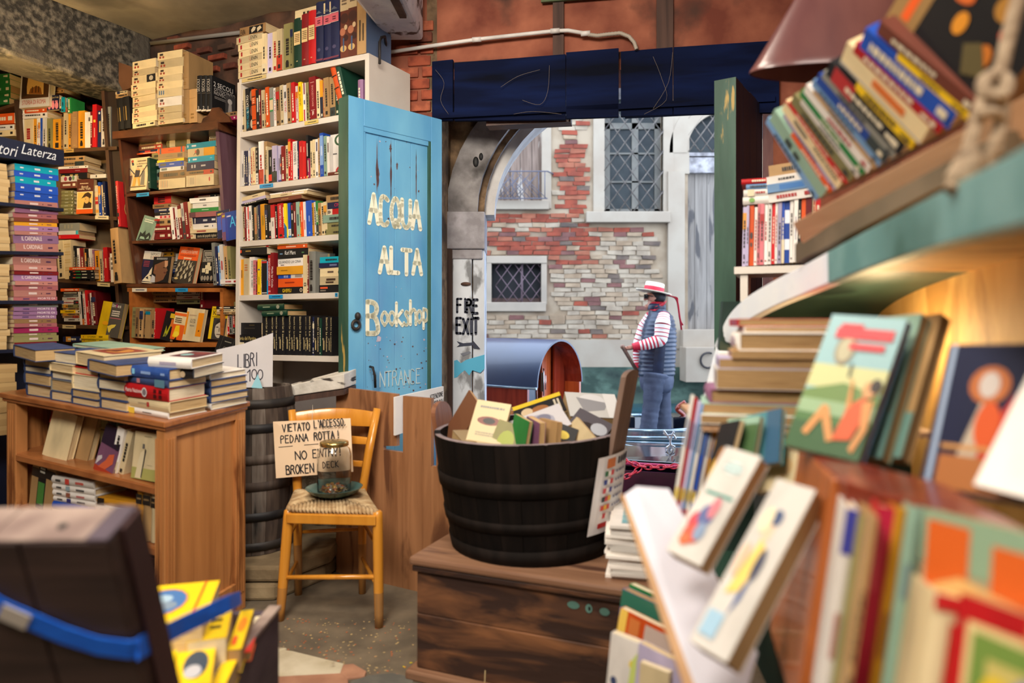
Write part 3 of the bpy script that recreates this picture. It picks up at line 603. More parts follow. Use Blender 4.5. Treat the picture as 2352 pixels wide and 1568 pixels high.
for x, ya, yb, wd in ((866,318,450,5),(868,380,430,7),(898,318,470,4),(897,330,350,7),(956,340,470,3),(912,372,390,6),(934,305,330,3),(960,470,530,3)):
    n = 12; L_ = []; R_ = []
    for i in range(n+1):
        y = ya+(yb-ya)*i/n; k = math.sin(math.pi*i/n)*wd*.5*rnd.uniform(.4,1.2); L_.append(dpt(x-k, y)); R_.append(dpt(x+k, y))
    for i in range(n): fl.face([L_[i+1], R_[i+1], R_[i], L_[i]], WOUND)
for i in range(90):
    x = rnd.uniform(842, 980); y = rnd.uniform(770, 905) if i < 62 else rnd.uniform(230, 760); r = rnd.uniform(.6, 2.4) if i else 7
    a = [dpt(x+r*math.cos(t)*rnd.uniform(.6,1.2), y+r*math.sin(t)*rnd.uniform(.6,1.3)) for t in [-k*math.pi/4 for k in range(8)]]
    fl.face(a, WOUND if i % 3 else mat('pale_flake', (196,186,206)))
fl.build('flaked_paint', door1)
q = PR(DS.pt(0,.0125,0), DS.D*DWID, V(0,0,ZT)); CRM = (252,250,226)
def du(px): return DS.s_px(px,.0125)/DWID
def dv(px, py): return DS.z_py(DS.s_px(px,.0125), py, .0125)/ZT
for t, x0, x1, y0, y1, w_ in (('ACQUA',848,966,520,456,.085), ('ALTA',872,968,628,572,.095), ('B',843,870,764,692,.085), ('o',876,887,748,698,.075), ('o',893,904,747,698,.075), ('k',910,921,746,694,.075), ('s',927,936,746,698,.075), ('h',942,952,744,690,.075), ('o',957,966,742,696,.075), ('p',972,980,740,694,.075)):
    q.hand(t, du(x0), dv((x0+x1)/2, y0), du(x1), dv((x0+x1)/2, y1), CRM, w_)
q.hand('NTRANCE', du(872), dv(915,884), du(966), dv(915,850), (214,228,224), .03)
q.build(door1, 'lettering')
b = MB(); c = DS.at(818, 746, -.012); b.lathe([(.02,-.006),(.03,0),(.02,.006),(.012,0),(.02,-.006)], IRON, n=16, M=frame4(c, DS.D, (0,0,1), -DS.N)); b.ell(DS.at(822,726,-.01), (.016,.016,.02), IRON); b.build('ring_handle', door1)
b = MB(); b.tube([DS.at(850,842,-.002), DS.at(856,843,-.03), DS.at(861,862,-.035), DS.at(862,890,-.03)], .007, IRON, n=6); b.build('bar_handle', door1)
GS = Shelf(1.057, 3.29, .545, .839)     # green leaf on the other side, near edge to hinge
GN = V(-.839, .545, 0)
door2 = struct(MB().build('door_2'))
def gbox(mb, s0, s1, t0, t1, z0, z1, m_):
    p = [GS.pt(s0)+GN*t0, GS.pt(s1)+GN*t0, GS.pt(s1)+GN*t1, GS.pt(s0)+GN*t1]; mb.hexa([a+V(0,0,z0) for a in p]+[a+V(0,0,z1) for a in p], m_)
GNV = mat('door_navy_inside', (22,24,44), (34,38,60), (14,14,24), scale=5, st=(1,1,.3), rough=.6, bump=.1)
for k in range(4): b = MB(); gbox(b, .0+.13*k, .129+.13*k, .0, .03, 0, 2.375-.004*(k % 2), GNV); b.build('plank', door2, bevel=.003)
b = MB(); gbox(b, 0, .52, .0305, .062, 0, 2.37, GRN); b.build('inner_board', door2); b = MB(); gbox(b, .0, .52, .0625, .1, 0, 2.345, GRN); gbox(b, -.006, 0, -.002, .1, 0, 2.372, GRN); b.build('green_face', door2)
# ------------------------------------------------------------------ flood board with its sawn slots, warning sign behind it
FS = Shelf(-.452, 3.16, .87, -.494)
PLYW = wood('flood_board_wood', (138,92,60), (182,130,90), (108,70,48), axis=2, sc=2.6, rough=.4, ramp=(.25,.75))
out = [(772,888),(912,905),(908,1024),(878,1026),(880,1032),(924.5,1039),(926,909),(990,914.6),(983,1070),(1001,1071),(1001,962),(1098,962),(1100,929),(1178,943)]
pts = [FS.at(px, py) for px, py in out]; lo = [V(pts[-1].x, pts[-1].y, .0), V(pts[0].x, pts[0].y, .0)]
fpoly = pts[::-1]+[lo[1], lo[0]]
b = MB(); strips = [(0,1,None)]
def fq(x0, x1, yt0, yt1, yb=None, yb1=None):
    a, c = FS.at(x0, yt0), FS.at(x1, yt1); lo0 = FS.at(x0, yb).z if yb else 0; lo1 = FS.at(x1, yb1 or yb).z if yb else 0; n_ = FS.N*.022
    b.hexa([V(a.x,a.y,lo0), V(c.x,c.y,lo1), V(c.x,c.y,lo1)+n_, V(a.x,a.y,lo0)+n_, a, c, c+n_, a+n_], PLYW)
fq(772,880,888,901); fq(880,911,901,905,1024,1024); fq(880,925,1032,1039); fq(925.5,983,909,914); fq(983,990,913.8,914.6,1070); fq(983,1002,1070,1071); fq(1002,1099,962,962); fq(1100,1178,929,943)
fence = b.build('flood_board'); tag(fence, 'tall brown wooden flood board with sawn slots closing the doorway behind the chair', 'barrier')
SG = mat('sign_white', (226,226,230), (238,238,240), scale=5, rough=.5)
a_, c_, d_ = P(908,912,3.18), P(1019,887,3.42), P(908,1000,3.18)
sg = PR(d_, P(1019,962,3.42)-d_, a_-d_); b = MB(); b.prism([d_, P(1019,962,3.42), c_, a_], -sg.n*.012, SG); ws = b.build('warning_sign'); tag(ws, 'white warning sign with black capitals behind the slotted flood board', 'sign')
for i, t in enumerate(('ATTENZIONE','PERICOLO DI','INCIAMPO')): sg.hand(t, .70, .66-.2*i, .985, .78-.2*i, (30,32,40), .07)
sg.build(ws, 'lettering')
# low masonry under the white bookcase, stone step, and a peeling white board leaning there
b = MB(); 
WS = Shelf(-1.614, 4.112, .847, -.462)  # white bookcase front line
b.hexa([WS.pt(-.1,.03,0), WS.pt(.78,.03,0), WS.pt(.78,.5,0), WS.pt(-.1,.5,0), WS.pt(-.1,.03,.62), WS.pt(.78,.03,.74), WS.pt(.78,.5,.74), WS.pt(-.1,.5,.62)], mat('low_wall_render', (120,108,96), (176,166,152), (74,66,58), scale=20, rough=.95, bump=.9, ramp3=(.55,.66), scale3=3)); struct(b.build('trim_9', bevel=.02))
STEP = mat('rough_step_stone', (118,100,74), (156,136,104), (62,54,44), scale=6, rough=.95, bump=1.2, ramp=(.35,.65), ramp3=(.52,.64), scale3=3)
b = MB(); rnd = random.Random(9); pl = [(-1.62,3.02),(-1.02,3.02),(-.86,3.28),(-.84,3.62),(-1.5,3.75)]
for z0, z1, k in ((0,.075,0),(.08,.15,1)):
    q0 = [V(x+rnd.uniform(-.02,.02), y+rnd.uniform(-.02,.02)+.02*k, z0) for x, y in pl]; b.prism(q0, (0,0,z1-z0), STEP)
struct(b.build('trim_10', bevel=.015))
PEEL = mat('peeling_white_paint', (206,200,190), (224,220,212), (60,52,48), scale=9, st=(1,1,1), rough=.8, bump=.5, ramp3=(.55,.6), scale3=14, st3=(.5,.5,2.5))
b = MB(); y0 = 3.42; A = [P(626,893,3.46), P(790,858,3.3), P(790,892,3.3), P(630,915,3.46)]
B2 = [p+V(.06,.28,0) for p in (P(626,893,3.46), P(790,842,3.3))]
b.hexa([A[3], A[2], A[2]+V(.06,.28,.02), A[3]+V(.06,.28,.02), A[0], A[1], B2[1]+V(0,0,.0), B2[0]], PEEL); pb = b.build('peeling_board', bevel=.004); tag(pb, 'thick board with peeling white paint lying slantwise on the low rough wall', 'board')
b = MB(); b.hexa([p-V(0,0,.03) for p in (A[3], A[2], A[2]+V(.06,.28,.02), A[3]+V(.06,.28,.02))]+[A[3]-V(0,0,.004), A[2]-V(0,0,.004), A[2]+V(.06,.28,.016), A[3]+V(.06,.28,.016)], OLDW); b.build('wooden_edge', pb)
# ------------------------------------------------------------------ barrel with a price card
STV = [mat('stave_%d' % i, a, b_, (30,26,24), scale=5, st=(6,6,.5), rough=.8, bump=.25, ramp3=(.6,.72)) for i, (a, b_) in enumerate([((70,58,50),(104,92,84)),((58,46,40),(88,74,64)),((82,70,62),(122,112,104)),((48,38,34),(76,62,54))])]
HOOP = mat('barrel_hoop', (34,34,38), (58,54,52), scale=10, rough=.55, metal=.3)
def staves(root, c, prof, n, thick, mats, a_off=0, seed=1, M=None):
    """each stave a part: prof = [(radius, z)...]"""
    rnd = random.Random(seed)
    for i in range(n):
        a0, a1 = a_off+2*math.pi*(i+.012)/n, a_off+2*math.pi*(i+.988)/n; b = MB(); rs = []; dz = rnd.uniform(-.003,.003)
        for r, z in prof: rs.append([V(c[0]+q*math.cos(a), c[1]+q*math.sin(a), c[2]+z+(dz if z > .1 else 0)) for q, a in ((r,a0),(r+.001,(a0+a1)/2),(r,a1),(r-thick,a1),(r-thick,a0))])
        b.rings(rs, rnd.choice(mats), True, False); b.build('stave', root)
bc = V(-1.235, 3.33, .152)
barrel = thing('barrel', 'old dark wooden barrel with iron hoops holding the price card', 'barrel', bc)
prof = [(.172,0),(.19,.12),(.203,.26),(.207,.38),(.203,.5),(.19,.64),(.172,.76)]
staves(barrel, (0,0,0), prof, 20, .02, STV, seed=2)
def rad(z):
    for (r0, z0), (r1, z1) in zip(prof, prof[1:]):
        if z0 <= z <= z1: return r0+(r1-r0)*(z-z0)/(z1-z0)
    return prof[-1][0]
for z0, z1, m_ in ((.02,.06,HOOP),(.16,.2,HOOP),(.30,.34,STV[3]),(.42,.46,STV[0]),(.56,.60,HOOP),(.67,.71,HOOP)):
    b = MB(); b.lathe([(rad(z0)+.0015,z0),(rad(z0)+.004,z0),(rad(z1)+.004,z1),(rad(z1)+.0015,z1)], m_, n=40); b.build('hoop', barrel)
b = MB(); b.lathe([(.0001,.56),(.165,.56)], STV[3], n=30); b.build('barrel_head', barrel)
CARD = mat('grey_card', (206,202,204), (196,192,194), scale=3, rough=.7)
o = P(497,892,3.28); u = P(626,888,3.33)-o; b = MB(); sh = PR(o, u, V(0,0,.2)); tl, tr, bl, br = P(497,803,3.28), P(627,764,3.33), o, P(626,888,3.33)
b.prism([bl, br, tr, P(560,789,3.305), tl], -sh.n*.003, CARD); pc = b.build('price_card'); tag(pc, 'grey cardboard price card with handwritten letters stuck in the barrel', 'sign')
def su(px): return (px-497)/129
def sv(py): return (892-py)/F*3.3/.2
sh.hand('LIBRI', su(546), sv(846), su(590), sv(816), (60,58,70), .04, slope=.12); sh.hand('$1', su(545), sv(878), su(574), sv(852), (60,58,70), .045); sh.hand('00', su(578), sv(874), su(602), sv(850), (60,58,70), .045); sh.build(pc, 'lettering')
for (px, py, wd, hh, c, lb) in [(590,866,26,24,(120,176,190),'pale blue paper scrap poking out of the barrel before the price card'),(528,868,44,14,(226,212,170),'cream paper slip showing at the barrel rim below the price card')]:
    b = MB(); a = P(px-wd/2, py+hh, 3.24); c2 = P(px+wd/2, py+hh+2, 3.25); t = P(px+2, py-hh*.3, 3.27)
    b.prism([a, c2, t], (0,.002,0), mat('paper_%d' % c[0], c)); tag(b.build('paper_scrap'), lb, 'paper')
# ------------------------------------------------------------------ white bookcase
WHT = mat('white_laminate', (216,206,196), (226,218,208), scale=3, rough=.4)
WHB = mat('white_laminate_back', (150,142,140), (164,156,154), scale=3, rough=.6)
wb = thing('white_bookcase', 'tall white laminate bookcase packed with political paperbacks beside the blue door', 'bookcase', (0,0,0))
WL = {1: ((553,181),(838,123)), 2: ((556,303),(766,266)), 3: ((555,428),(770,402)), 4: ((556,554),(772,538)), 5: ((551,678),(775,671)), 6: ((628,815),(780,818))}
def ext(line, x):
    (xa, ya), (xb, yb) = line; return (x, ya+(yb-ya)*(x-xa)/(xb-xa))
for k in WL:
    b = MB(); WS.board(ext(WL[k], 546 if k > 1 else 549), ext(WL[k], 846), .032, .345, b, WHT, .002); b.build('shelf_board', wb, bevel=.0015)
b = MB(); WS.post((545,190), (539,905), .03, .35, b, WHT); b.build('side_panel', wb, bevel=.0015)
b = MB(); a = WS.at(838,124); c = WS.pt(WS.s_px(838), 0, .55); dv_ = WS.D*.028; n = WS.N*.354; b.hexa([c, c+dv_, c+dv_+n, c+n, a, a+dv_, a+dv_+n, a+n], WHT); b.build('side_panel', wb, bevel=.0015)
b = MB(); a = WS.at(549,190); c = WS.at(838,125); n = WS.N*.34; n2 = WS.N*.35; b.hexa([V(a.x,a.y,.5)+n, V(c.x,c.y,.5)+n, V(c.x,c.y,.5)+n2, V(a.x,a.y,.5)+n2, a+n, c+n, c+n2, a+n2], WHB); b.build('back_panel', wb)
def tape(parent, S, x0, x1, line, c=(30,150,210), ink=(20,60,100), off=0, hp=9):
    (xa, ya), (xb, yb) = ext(line, x0), ext(line, x1); a = S.at(xa, ya+hp+1, off); b_ = S.at(xb, yb+hp+1, off); t = S.at(xa, ya+1.5, off)
    p = PR(a-S.N*.0015, b_-a, t-a); p.rect(0,0,1,1,c); p.k += 2; items(p, [('d',.25,.3,.85,.75,1,ink)]); p.build(parent, 'shelf_label')
tape(wb, WS, 597, 628, WL[3]); tape(wb, WS, 618, 650, WL[5]); tape(wb, WS, 770, 776, WL[5]); tape(wb, WS, 556, 612, WL[1], (214,190,130), (50,40,40)); tape(wb, WS, 700, 732, WL[2], (222,196,110), (90,80,60))
# ------------------------------------------------------------------ dark bookcase
DB = Shelf(-2.63, 4.63, .867, -.33)
MAHO = wood('mahogany', (78,44,28), (112,68,42), (56,30,22), axis=0, sc=2.4, rough=.35, coat=.2)
MAHV = wood('mahogany_upright', (74,42,30), (104,62,42), axis=2, sc=2.4, rough=.3, coat=.3)
MAHP = mat('mahogany_daylit_side', (104,74,88), (120,90,104), (84,56,64), scale=3, st=(3,3,.4), rough=.25, coat=.4)  # side copy of the mahogany, doorway daylight mixed in as a purplish tone
PINE = wood('orange_pine', (150,84,34), (186,112,52), axis=0, sc=2.4, rough=.4)
db = thing('dark_bookcase', 'dark mahogany bookcase with paperbacks displayed face out, by the white bookcase', 'bookcase', (0,0,0))
DL = {0: ((276,300),(500,278)), 1: ((290,445),(508,424)), 2: ((300,553),(512,546)), 3: ((292,652),(538,650)), 4: ((300,787),(490,786))}
for k, x0, x1, m_, th in ((0,258,500,MAHO,.05),(1,284,508,MAHO,.02),(2,296,512,MAHO,.02),(3,290,540,MAHO,.022),(4,300,540,PINE,.03)):
    b = MB(); DB.board(ext(DL[k], x0), ext(DL[k], x1), th, .30, b, m_, .0 if k else -.03); b.build('shelf_board', db, bevel=.002)
for (T, B, m_, wd) in (((270,312),(298,560),MAHV,.022),((298,560),(312,652),MAHV,.022),((494,286),(520,652),MAHP,.025)):
    b = MB(); DB.post(T, B, wd, .31, b, m_); b.build('upright', db)
b = MB(); DB.post((296,664), (302,1000), .03, .3, b, PINE); b.build('upright', db); b = MB(); DB.post((505,664), (508,1000), .025, .3, b, PINE); b.build('upright', db)
b = MB(); DB.board((292,661), (512,661), .025, .03, b, PINE, .0); b.build('front_rail', db)
tape(db, DB, 304, 338, ((290,660),(520,660)), (226,216,196), (30,40,90)); tape(db, DB, 403, 432, ((290,660),(520,660)))
tape(db, DB, 314, 343, DL[1])
b = MB(); a = DB.at(268,300,.30); c = DB.at(512,290,.30); n2 = DB.N*.012; b.hexa([V(a.x,a.y,.3), V(c.x,c.y,.3), V(c.x,c.y,.3)+n2, V(a.x,a.y,.3)+n2, a, c, c+n2, a+n2], mat('dark_back', (52,34,28), (70,46,38), scale=3, rough=.7)); b.build('back_panel', db)
b = MB()       # carved crest on the top board
sp = [(462,283),(466,272),(476,266),(483,256),(486,248),(503,246),(508,254),(516,260),(525,268),(530,280)]; b.prism([DB.at(x, y, -.02) for x, y in sp][::-1], DB.N*.02, MAHO); b.build('crest', db)
for (sp, m_, lb) in (([(246,134),(312,156),(306,200),(282,208)], mat('brown_card', (96,62,38), (114,76,50), scale=5, rough=.8), 'brown cardboard folder propped up beside the pale book pile under the stone lintel'),):
    b = MB(); b.prism([DB.at(x, y, .1) for x, y in sp][::-1], DB.N*.06, m_); tag(b.build('cardboard_folder'), lb, 'folder')
# ------------------------------------------------------------------ far bookcase in the corner
LB = Shelf(-2.85, 4.78, .978, -.208)
LD = wood('walnut', (70,48,32), (98,70,46), axis=0, sc=2.4, rough=.45); LDV = wood('walnut_upright', (66,46,34), (92,66,48), axis=2, sc=2.4, rough=.45)
lb_ = thing('corner_bookcase', 'walnut bookcase in the far corner lit by a warm bulb', 'bookcase', (0,0,0))
LL = {1: ((147,342),(240,337)), 2: ((135,493),(250,497)), 3: ((136,640),(258,648)), 4: ((140,745),(268,748)), 5: ((140,800),(290,800))}
for k in LL: b = MB(); LB.board(ext(LL[k], -60), ext(LL[k], 268 if k < 4 else 290), .025, .26, b, LD); b.build('shelf_board', lb_, bevel=.002)
b = MB(); LB.board((-70,268), (34,236), .02, .26, b, LD, -.02); b.build('shelf_board', lb_)
b = MB(); LB.post((32,230), (40,345), .03, .03, b, LDV, -.02); b.build('divider', lb_)
b = MB(); LB.post((232,205), (271,760), .025, .25, b, LDV); b.build('upright', lb_)
b = MB(); LB.post((240,203), (280,800), .10, .10, b, mat('dark_upright', (38,26,20), (52,36,28), scale=4, rough=.6), .03); b.build('side_panel', lb_)
b = MB(); LB.board((-80,335), (262,335), .9, .012, b, mat('corner_back', (130,106,74), (148,122,88), scale=3, rough=.8), .25); b.build('back_panel', lb_)
tape(lb_, LB, 219, 250, ((135,491),(250,494)), (230,214,176), (90,70,50)); tape(lb_, LB, 224, 253, ((136,641),(258,649)), (220,200,150), (70,60,50)); tape(lb_, LB, 144, 175, ((140,744),(268,747)), (220,200,150), (70,60,50)); tape(lb_, LB, 147, 170, ((147,341),(240,336)), (196,160,90), (90,70,50))
# ------------------------------------------------------------------ publisher's rack of stacked books
RK = Shelf(-2.29, 3.2, .44, .9)
RKM = mat('rack_navy', (20,26,46), (28,36,60), scale=4, rough=.4)
rack = thing('book_rack', 'navy tiered book rack with white italic letters on its header', 'rack', (0,0,0))
RL = {1: ((0,464),(135,478)), 2: ((0,576),(142,579)), 3: ((0,690),(142,690)), 4: ((0,803),(130,798))}
for k in RL:
    a = RK.at(*ext(RL[k], -70)); c = RK.at(*ext(RL[k], 143)); n_ = RK.N*.20; f0 = -RK.N*.012; b = MB(); t_ = V(0,0,-.016)
    b.hexa([a+f0+t_, c+f0+t_, c+n_+t_, a+n_+t_, a+f0, c+f0, c+n_, a+n_], RKM); b.build('tier', rack, bevel=.001)
b = MB(); a, c = RK.at(-70, 298, -.02), RK.at(147, 346, -.02); hL, hR = .125, .062*1.0
b.prism([a-V(0,0,.1), RK.at(147,381,-.02), c, a], RK.N*.2, RKM); b.build('header', rack)
p0 = RK.at(-66,380,-.0215); q = PR(p0, RK.at(147,381,-.0215)-p0, V(0,0,.1)); q.n = -RK.N
ua = q.U.normalized()
def word3(q, t, px0, py0, px1, h, c, shear=.25):
    a = RK.at(px0, py0[0], -.0225); d_ = RK.at(px1, py0[1], -.0225)-a; vs, fs, asp = text_mesh(t); q.mb.add([a+d_*(x+shear*y*h/d_.length)+V(0,0,h*y) for x, y in vs], fs, prt(c))
word3(q, 'Editori', -40, (344,360), 36, .052, (210,216,224)); word3(q, 'Laterza', 49, (352,368), 128, .045, (214,220,228)); q.build(rack, 'lettering')
b = MB(); n_ = RK.N*.2; a, c = RK.pt(RK.s_px(-70),.19,0), RK.pt(RK.s_px(140),.19,0); b.hexa([a, c, c+RK.N*.01, a+RK.N*.01, a+V(0,0,2.05), c+V(0,0,2.05), c+V(0,0,2.05)+RK.N*.01, a+V(0,0,2.05)+RK.N*.01], RKM); b.build('back_panel', rack)
b = MB(); a = RK.pt(RK.s_px(-60),0,0); c = RK.pt(RK.s_px(130),0,0); b.hexa([a, c, c+n_, a+n_]+[p+V(0,0,.32) for p in (a, c, c+n_, a+n_)], RKM); b.build('base', rack)
# ------------------------------------------------------------------ oak cabinet with open shelves, slightly out of true
CA, CR, CL = P(378,968,2.55), P(568,921,2.97), P(6,901,2.97)      # top corners: near, far side, far front
OAK = wood('oak_cabinet', (162,104,58), (202,140,84), (124,74,40), axis=2, sc=2.4, rough=.4, coat=.15, ramp=(.25,.75))
OAKH = wood('oak_cabinet_top', (140,82,44), (176,112,64), axis=0, sc=2.2, rough=.32, coat=.25)
cu, cv = CA-CL, CR-CA                    # u: along the front toward the near corner, v: along the side
def CP(u, v, z): return CL+cu*u+cv*v+V(0,0,z)            # z down from the top is negative
def cbox(mb, u0, u1, v0, v1, z0, z1, m_):
    def q(u, v, z): p = CP(u, v, 0); return V(p.x, p.y, p.z+z) if z > -5 else V(p.x, p.y, 0)
    mb.hexa([q(u0,v0,z0), q(u1,v0,z0), q(u1,v1,z0), q(u0,v1,z0), q(u0,v0,z1), q(u1,v0,z1), q(u1,v1,z1), q(u0,v1,z1)], m_)
cab = thing('oak_cabinet', 'open fronted oak cabinet with fluted posts and piles of hardbacks on top', 'cabinet', (0,0,0))
b = MB(); cbox(b, -.01, 1.01, -.02, 1.02, -.022, 0, OAKH); cbox(b, -.002, 1.002, -.005, 1.005, -.036, -.022, OAKH); b.build('top_board', cab, bevel=.004)
for u0, u1, v0, v1 in ((.02,.085,.01,.13),(.95,.995,.01,.14),(.945,.995,.86,.99),(.02,.07,.86,.99)):
    b = MB(); cbox(b, u0, u1, v0, v1, -9, -.036, OAK); b.build('post', cab, bevel=.003)
FLT = mat('flute_shadow_groove', (96,56,30))
for (u, v, ax) in [(u, .008, 0) for u in (.036,.05,.064,.95,.962,.974)]+[(.9965, v, 1) for v in (.045,.075,.105,.89,.92,.95)]:
    b = MB(); 
    if ax == 0: cbox(b, u-.0025, u+.0025, v-.006, v, -.80, -.07, OAK)
    else: cbox(b, u-.001, u+.003, v-.008, v+.008, -.80, -.07, OAK)
    b.build('flute', cab)
for a, c in ((.14,.36),(.362,.62),(.622,.86)): b = MB(); cbox(b, .962, .98, a, c, -.80, -.05, OAK); b.build('side_board', cab)
b = MB(); cbox(b, .945, .993, .13, .87, -.07, -.036, OAK); b.build('side_rail', cab, bevel=.003); b = MB(); cbox(b, .945, .993, .13, .87, -.80, -.755, OAK); b.build('side_rail', cab, bevel=.003)
b = MB(); cbox(b, .02, .055, .1, .9, -.80, -.04, OAK); b.build('side_board', cab); b = MB(); cbox(b, .02, .98, .95, .98, -.80, -.04, mat('cabinet_back', (64,42,28), (80,54,36), scale=4, rough=.7)); b.build('back_panel', cab)
for z in (-.25, -.475): b = MB(); cbox(b, .04, .965, .02, .96, z-.022, z, OAKH); cbox(b, .04, .965, .012, .03, z-.03, z-.004, OAKH); b.build('shelf_board', cab, bevel=.003)
b = MB(); cbox(b, .04, .965, .05, .96, -.80, -.775, OAKH); b.build('bottom_board', cab)
# ------------------------------------------------------------------ rush-seated chair
YEL = wood('honey_beech', (196,124,34), (226,156,58), axis=2, sc=2.4, rough=.28, coat=.35, ramp=(.2,.8))
WORN = wood('worn_beech', (150,112,70), (190,128,54), axis=2, sc=4, rough=.6)
chair = thing('rush_chair', 'honey coloured wooden chair with a woven rush seat carrying a glass jar', 'chair', (-.77,2.96,0))
def cpart(mb, nm, **k): o = mb.build(nm, chair, **k); o.location = (.77,-2.96,0); return o
FLc, FRc, BRc, BLc = V(-.946,2.84,0), V(-.53,2.777,0), V(-.672,3.125,0), V(-.954,3.11,0)
for base, top, r in ((FLc, V(-.912,2.85,.452), .021), (FRc, V(-.538,2.79,.462), .021)):
    b = MB(); L = [base.lerp(top, t) for t in (0,.12,.3,.6,.93,.985,1)]; b.tube(L, [r*.78,r*.85,r*.95,r,r,r*.9,r*.6], YEL, n=12, mats=[WORN,WORN,YEL,YEL,YEL,YEL]); cpart(b, 'leg')
RB = [V(-.672,3.125,0), V(-.674,3.135,.22), V(-.676,3.15,.45), V(-.655,3.18,.62), V(-.622,3.215,.818)]; LBk = [V(-.954,3.11,0), V(-.960,3.12,.22), V(-.966,3.14,.45), V(-.985,3.17,.62), V(-1.013,3.205,.812)]
for Lp in (RB, LBk): b = MB(); b.tube(Lp, [.016,.019,.021,.02,.017], YEL, n=10, mats=[WORN,YEL,YEL,YEL]); cpart(b, 'rear_leg')
def rung(a, c, r): b = MB(); b.tube([a, a.lerp(c,.5), c], [r*.85,r,r*.85], YEL, n=8); cpart(b, 'stretcher')
rung(V(-.938,2.842,.175), V(-.533,2.779,.20), .0105); rung(V(-.938,2.85,.30), V(-.965,3.14,.32), .009); rung(V(-.532,2.80,.30), V(-.677,3.15,.32), .009); rung(V(-.94,2.86,.13), V(-.96,3.12,.15), .009); rung(V(-.533,2.8,.14), V(-.675,3.13,.16), .009); rung(V(-.962,3.14,.27), V(-.675,3.155,.28), .009)
b = MB(); b.hexa([V(-.915,2.822,.400), V(-.54,2.759,.408), V(-.54,2.785,.408), V(-.915,2.848,.400), V(-.915,2.820,.440), V(-.54,2.757,.448), V(-.54,2.783,.448), V(-.915,2.846,.440)], YEL); cpart(b, 'seat_rail', bevel=.004)
def seatp(u, v):      # u across, v back; a low cushion of rush
    f_ = V(-.915,2.84,0).lerp(V(-.535,2.78,0), u); r_ = V(-.975,3.135,0).lerp(V(-.668,3.145,0), u); p = f_.lerp(r_, v)
    return p+V(0,0,.455+.012*math.sin(math.pi*min(1,max(0,v)))*math.sin(math.pi*u)+.008)
RUSH = mat('woven_rush', (168,136,96), (204,178,138), (132,100,66), scale=24, rough=.85, bump=.3, ramp3=(.6,.7))
b = MB(); c0 = seatp(.5,.5); N_ = 24     # rush cords in four triangles
for side in range(4):
    for i in range(N_):
        t = (i+.5)/N_
        A = [(t,0),(1,t),(t,1),(0,t)][side]
        k = abs(t-.5)*2
        Bp = (.5+(A[0]-.5)*k, .5+(A[1]-.5)*k) if True else A
        e = [(t, .5-abs(t-.5)), (.5+abs(t-.5), t), (t, .5+abs(t-.5)), (.5-abs(t-.5), t)][side]
        a, c = seatp(*A), seatp(*e); a = a-V(0,0,.008)
        b.tube([a-V(0,0,.012), a, a.lerp(c,.3)+V(0,0,.002), c], .0085, RUSH, n=6)
for i in range(8):
    for j in range(8): b.face([seatp(i/8,j/8)-V(0,0,.004), seatp((i+1)/8,j/8)-V(0,0,.004), seatp((i+1)/8,(j+1)/8)-V(0,0,.004), seatp(i/8,(j+1)/8)-V(0,0,.004)], RUSH)
cpart(b, 'rush_seat')
def slat(z0, z1, bow, thick=.016):
    def at(L, z):
        for a, c in zip(L, L[1:]):
            if a.z <= z <= c.z: return a.lerp(c, (z-a.z)/(c.z-a.z))
        return L[-1]
    b = MB(); rs = []
    for i in range(11):
        t = i/10; lo = at(LBk, z0).lerp(at(RB, z0), t); hi = at(LBk, z1).lerp(at(RB, z1), t); o_ = V(.0,.03*math.sin(math.pi*t),0); up = V(0,0,bow*math.sin(math.pi*t))
        rs.append([lo+o_, lo+o_+V(0,thick,0), hi+o_+up+V(0,thick,0), hi+o_+up])
    b.rings(rs, YEL, True, True); cpart(b, 'back_slat', bevel=.003)
slat(.735,.80,.016); slat(.655,.685,.008); slat(.555,.58,.004)
KRA = mat('kraft_card', (216,184,150), (228,200,168), scale=3, rough=.35, coat=.4)
bl, br, tl, tr = P(634,1098,3.09), P(811,1083,3.07), P(627,968,3.15), P(805,960,3.15)
sg = PR(bl, br-bl, tl-bl); b = MB(); b.prism([bl, br, tr, tl], -sg.n*.004, KRA); ks = b.build('card_sign'); tag(ks, 'brown card sign in clear film with black handwriting hung on the chair back', 'sign')
ink = (38,36,40)
for t, u0, v0, u1, v1, w_ in (('VIETATO',.12,.80,.48,.93,.07),('L~ACCESSO,',.54,.82,.95,.95,.07),('PEDANA',.09,.60,.45,.73,.07),('ROTTA !',.53,.61,.85,.74,.07),('- - -',.06,.48,.92,.6,.04),('NO',.27,.29,.42,.43,.07),('ENTRY!',.50,.30,.86,.44,.06),('BROKEN',.14,.05,.5,.2,.065),('DECK',.61,.08,.83,.2,.06)): sg.hand(t, u0, v0, u1, v1, ink, w_)
sg.build(ks, 'lettering')
b = MB(); b.tube([tl.lerp(tr,.5)+V(0,0,-.03), P(718,945,3.17), P(718,930,3.235)], .0012, mat('string', (220,210,196)), n=4); b.build('string', ks)
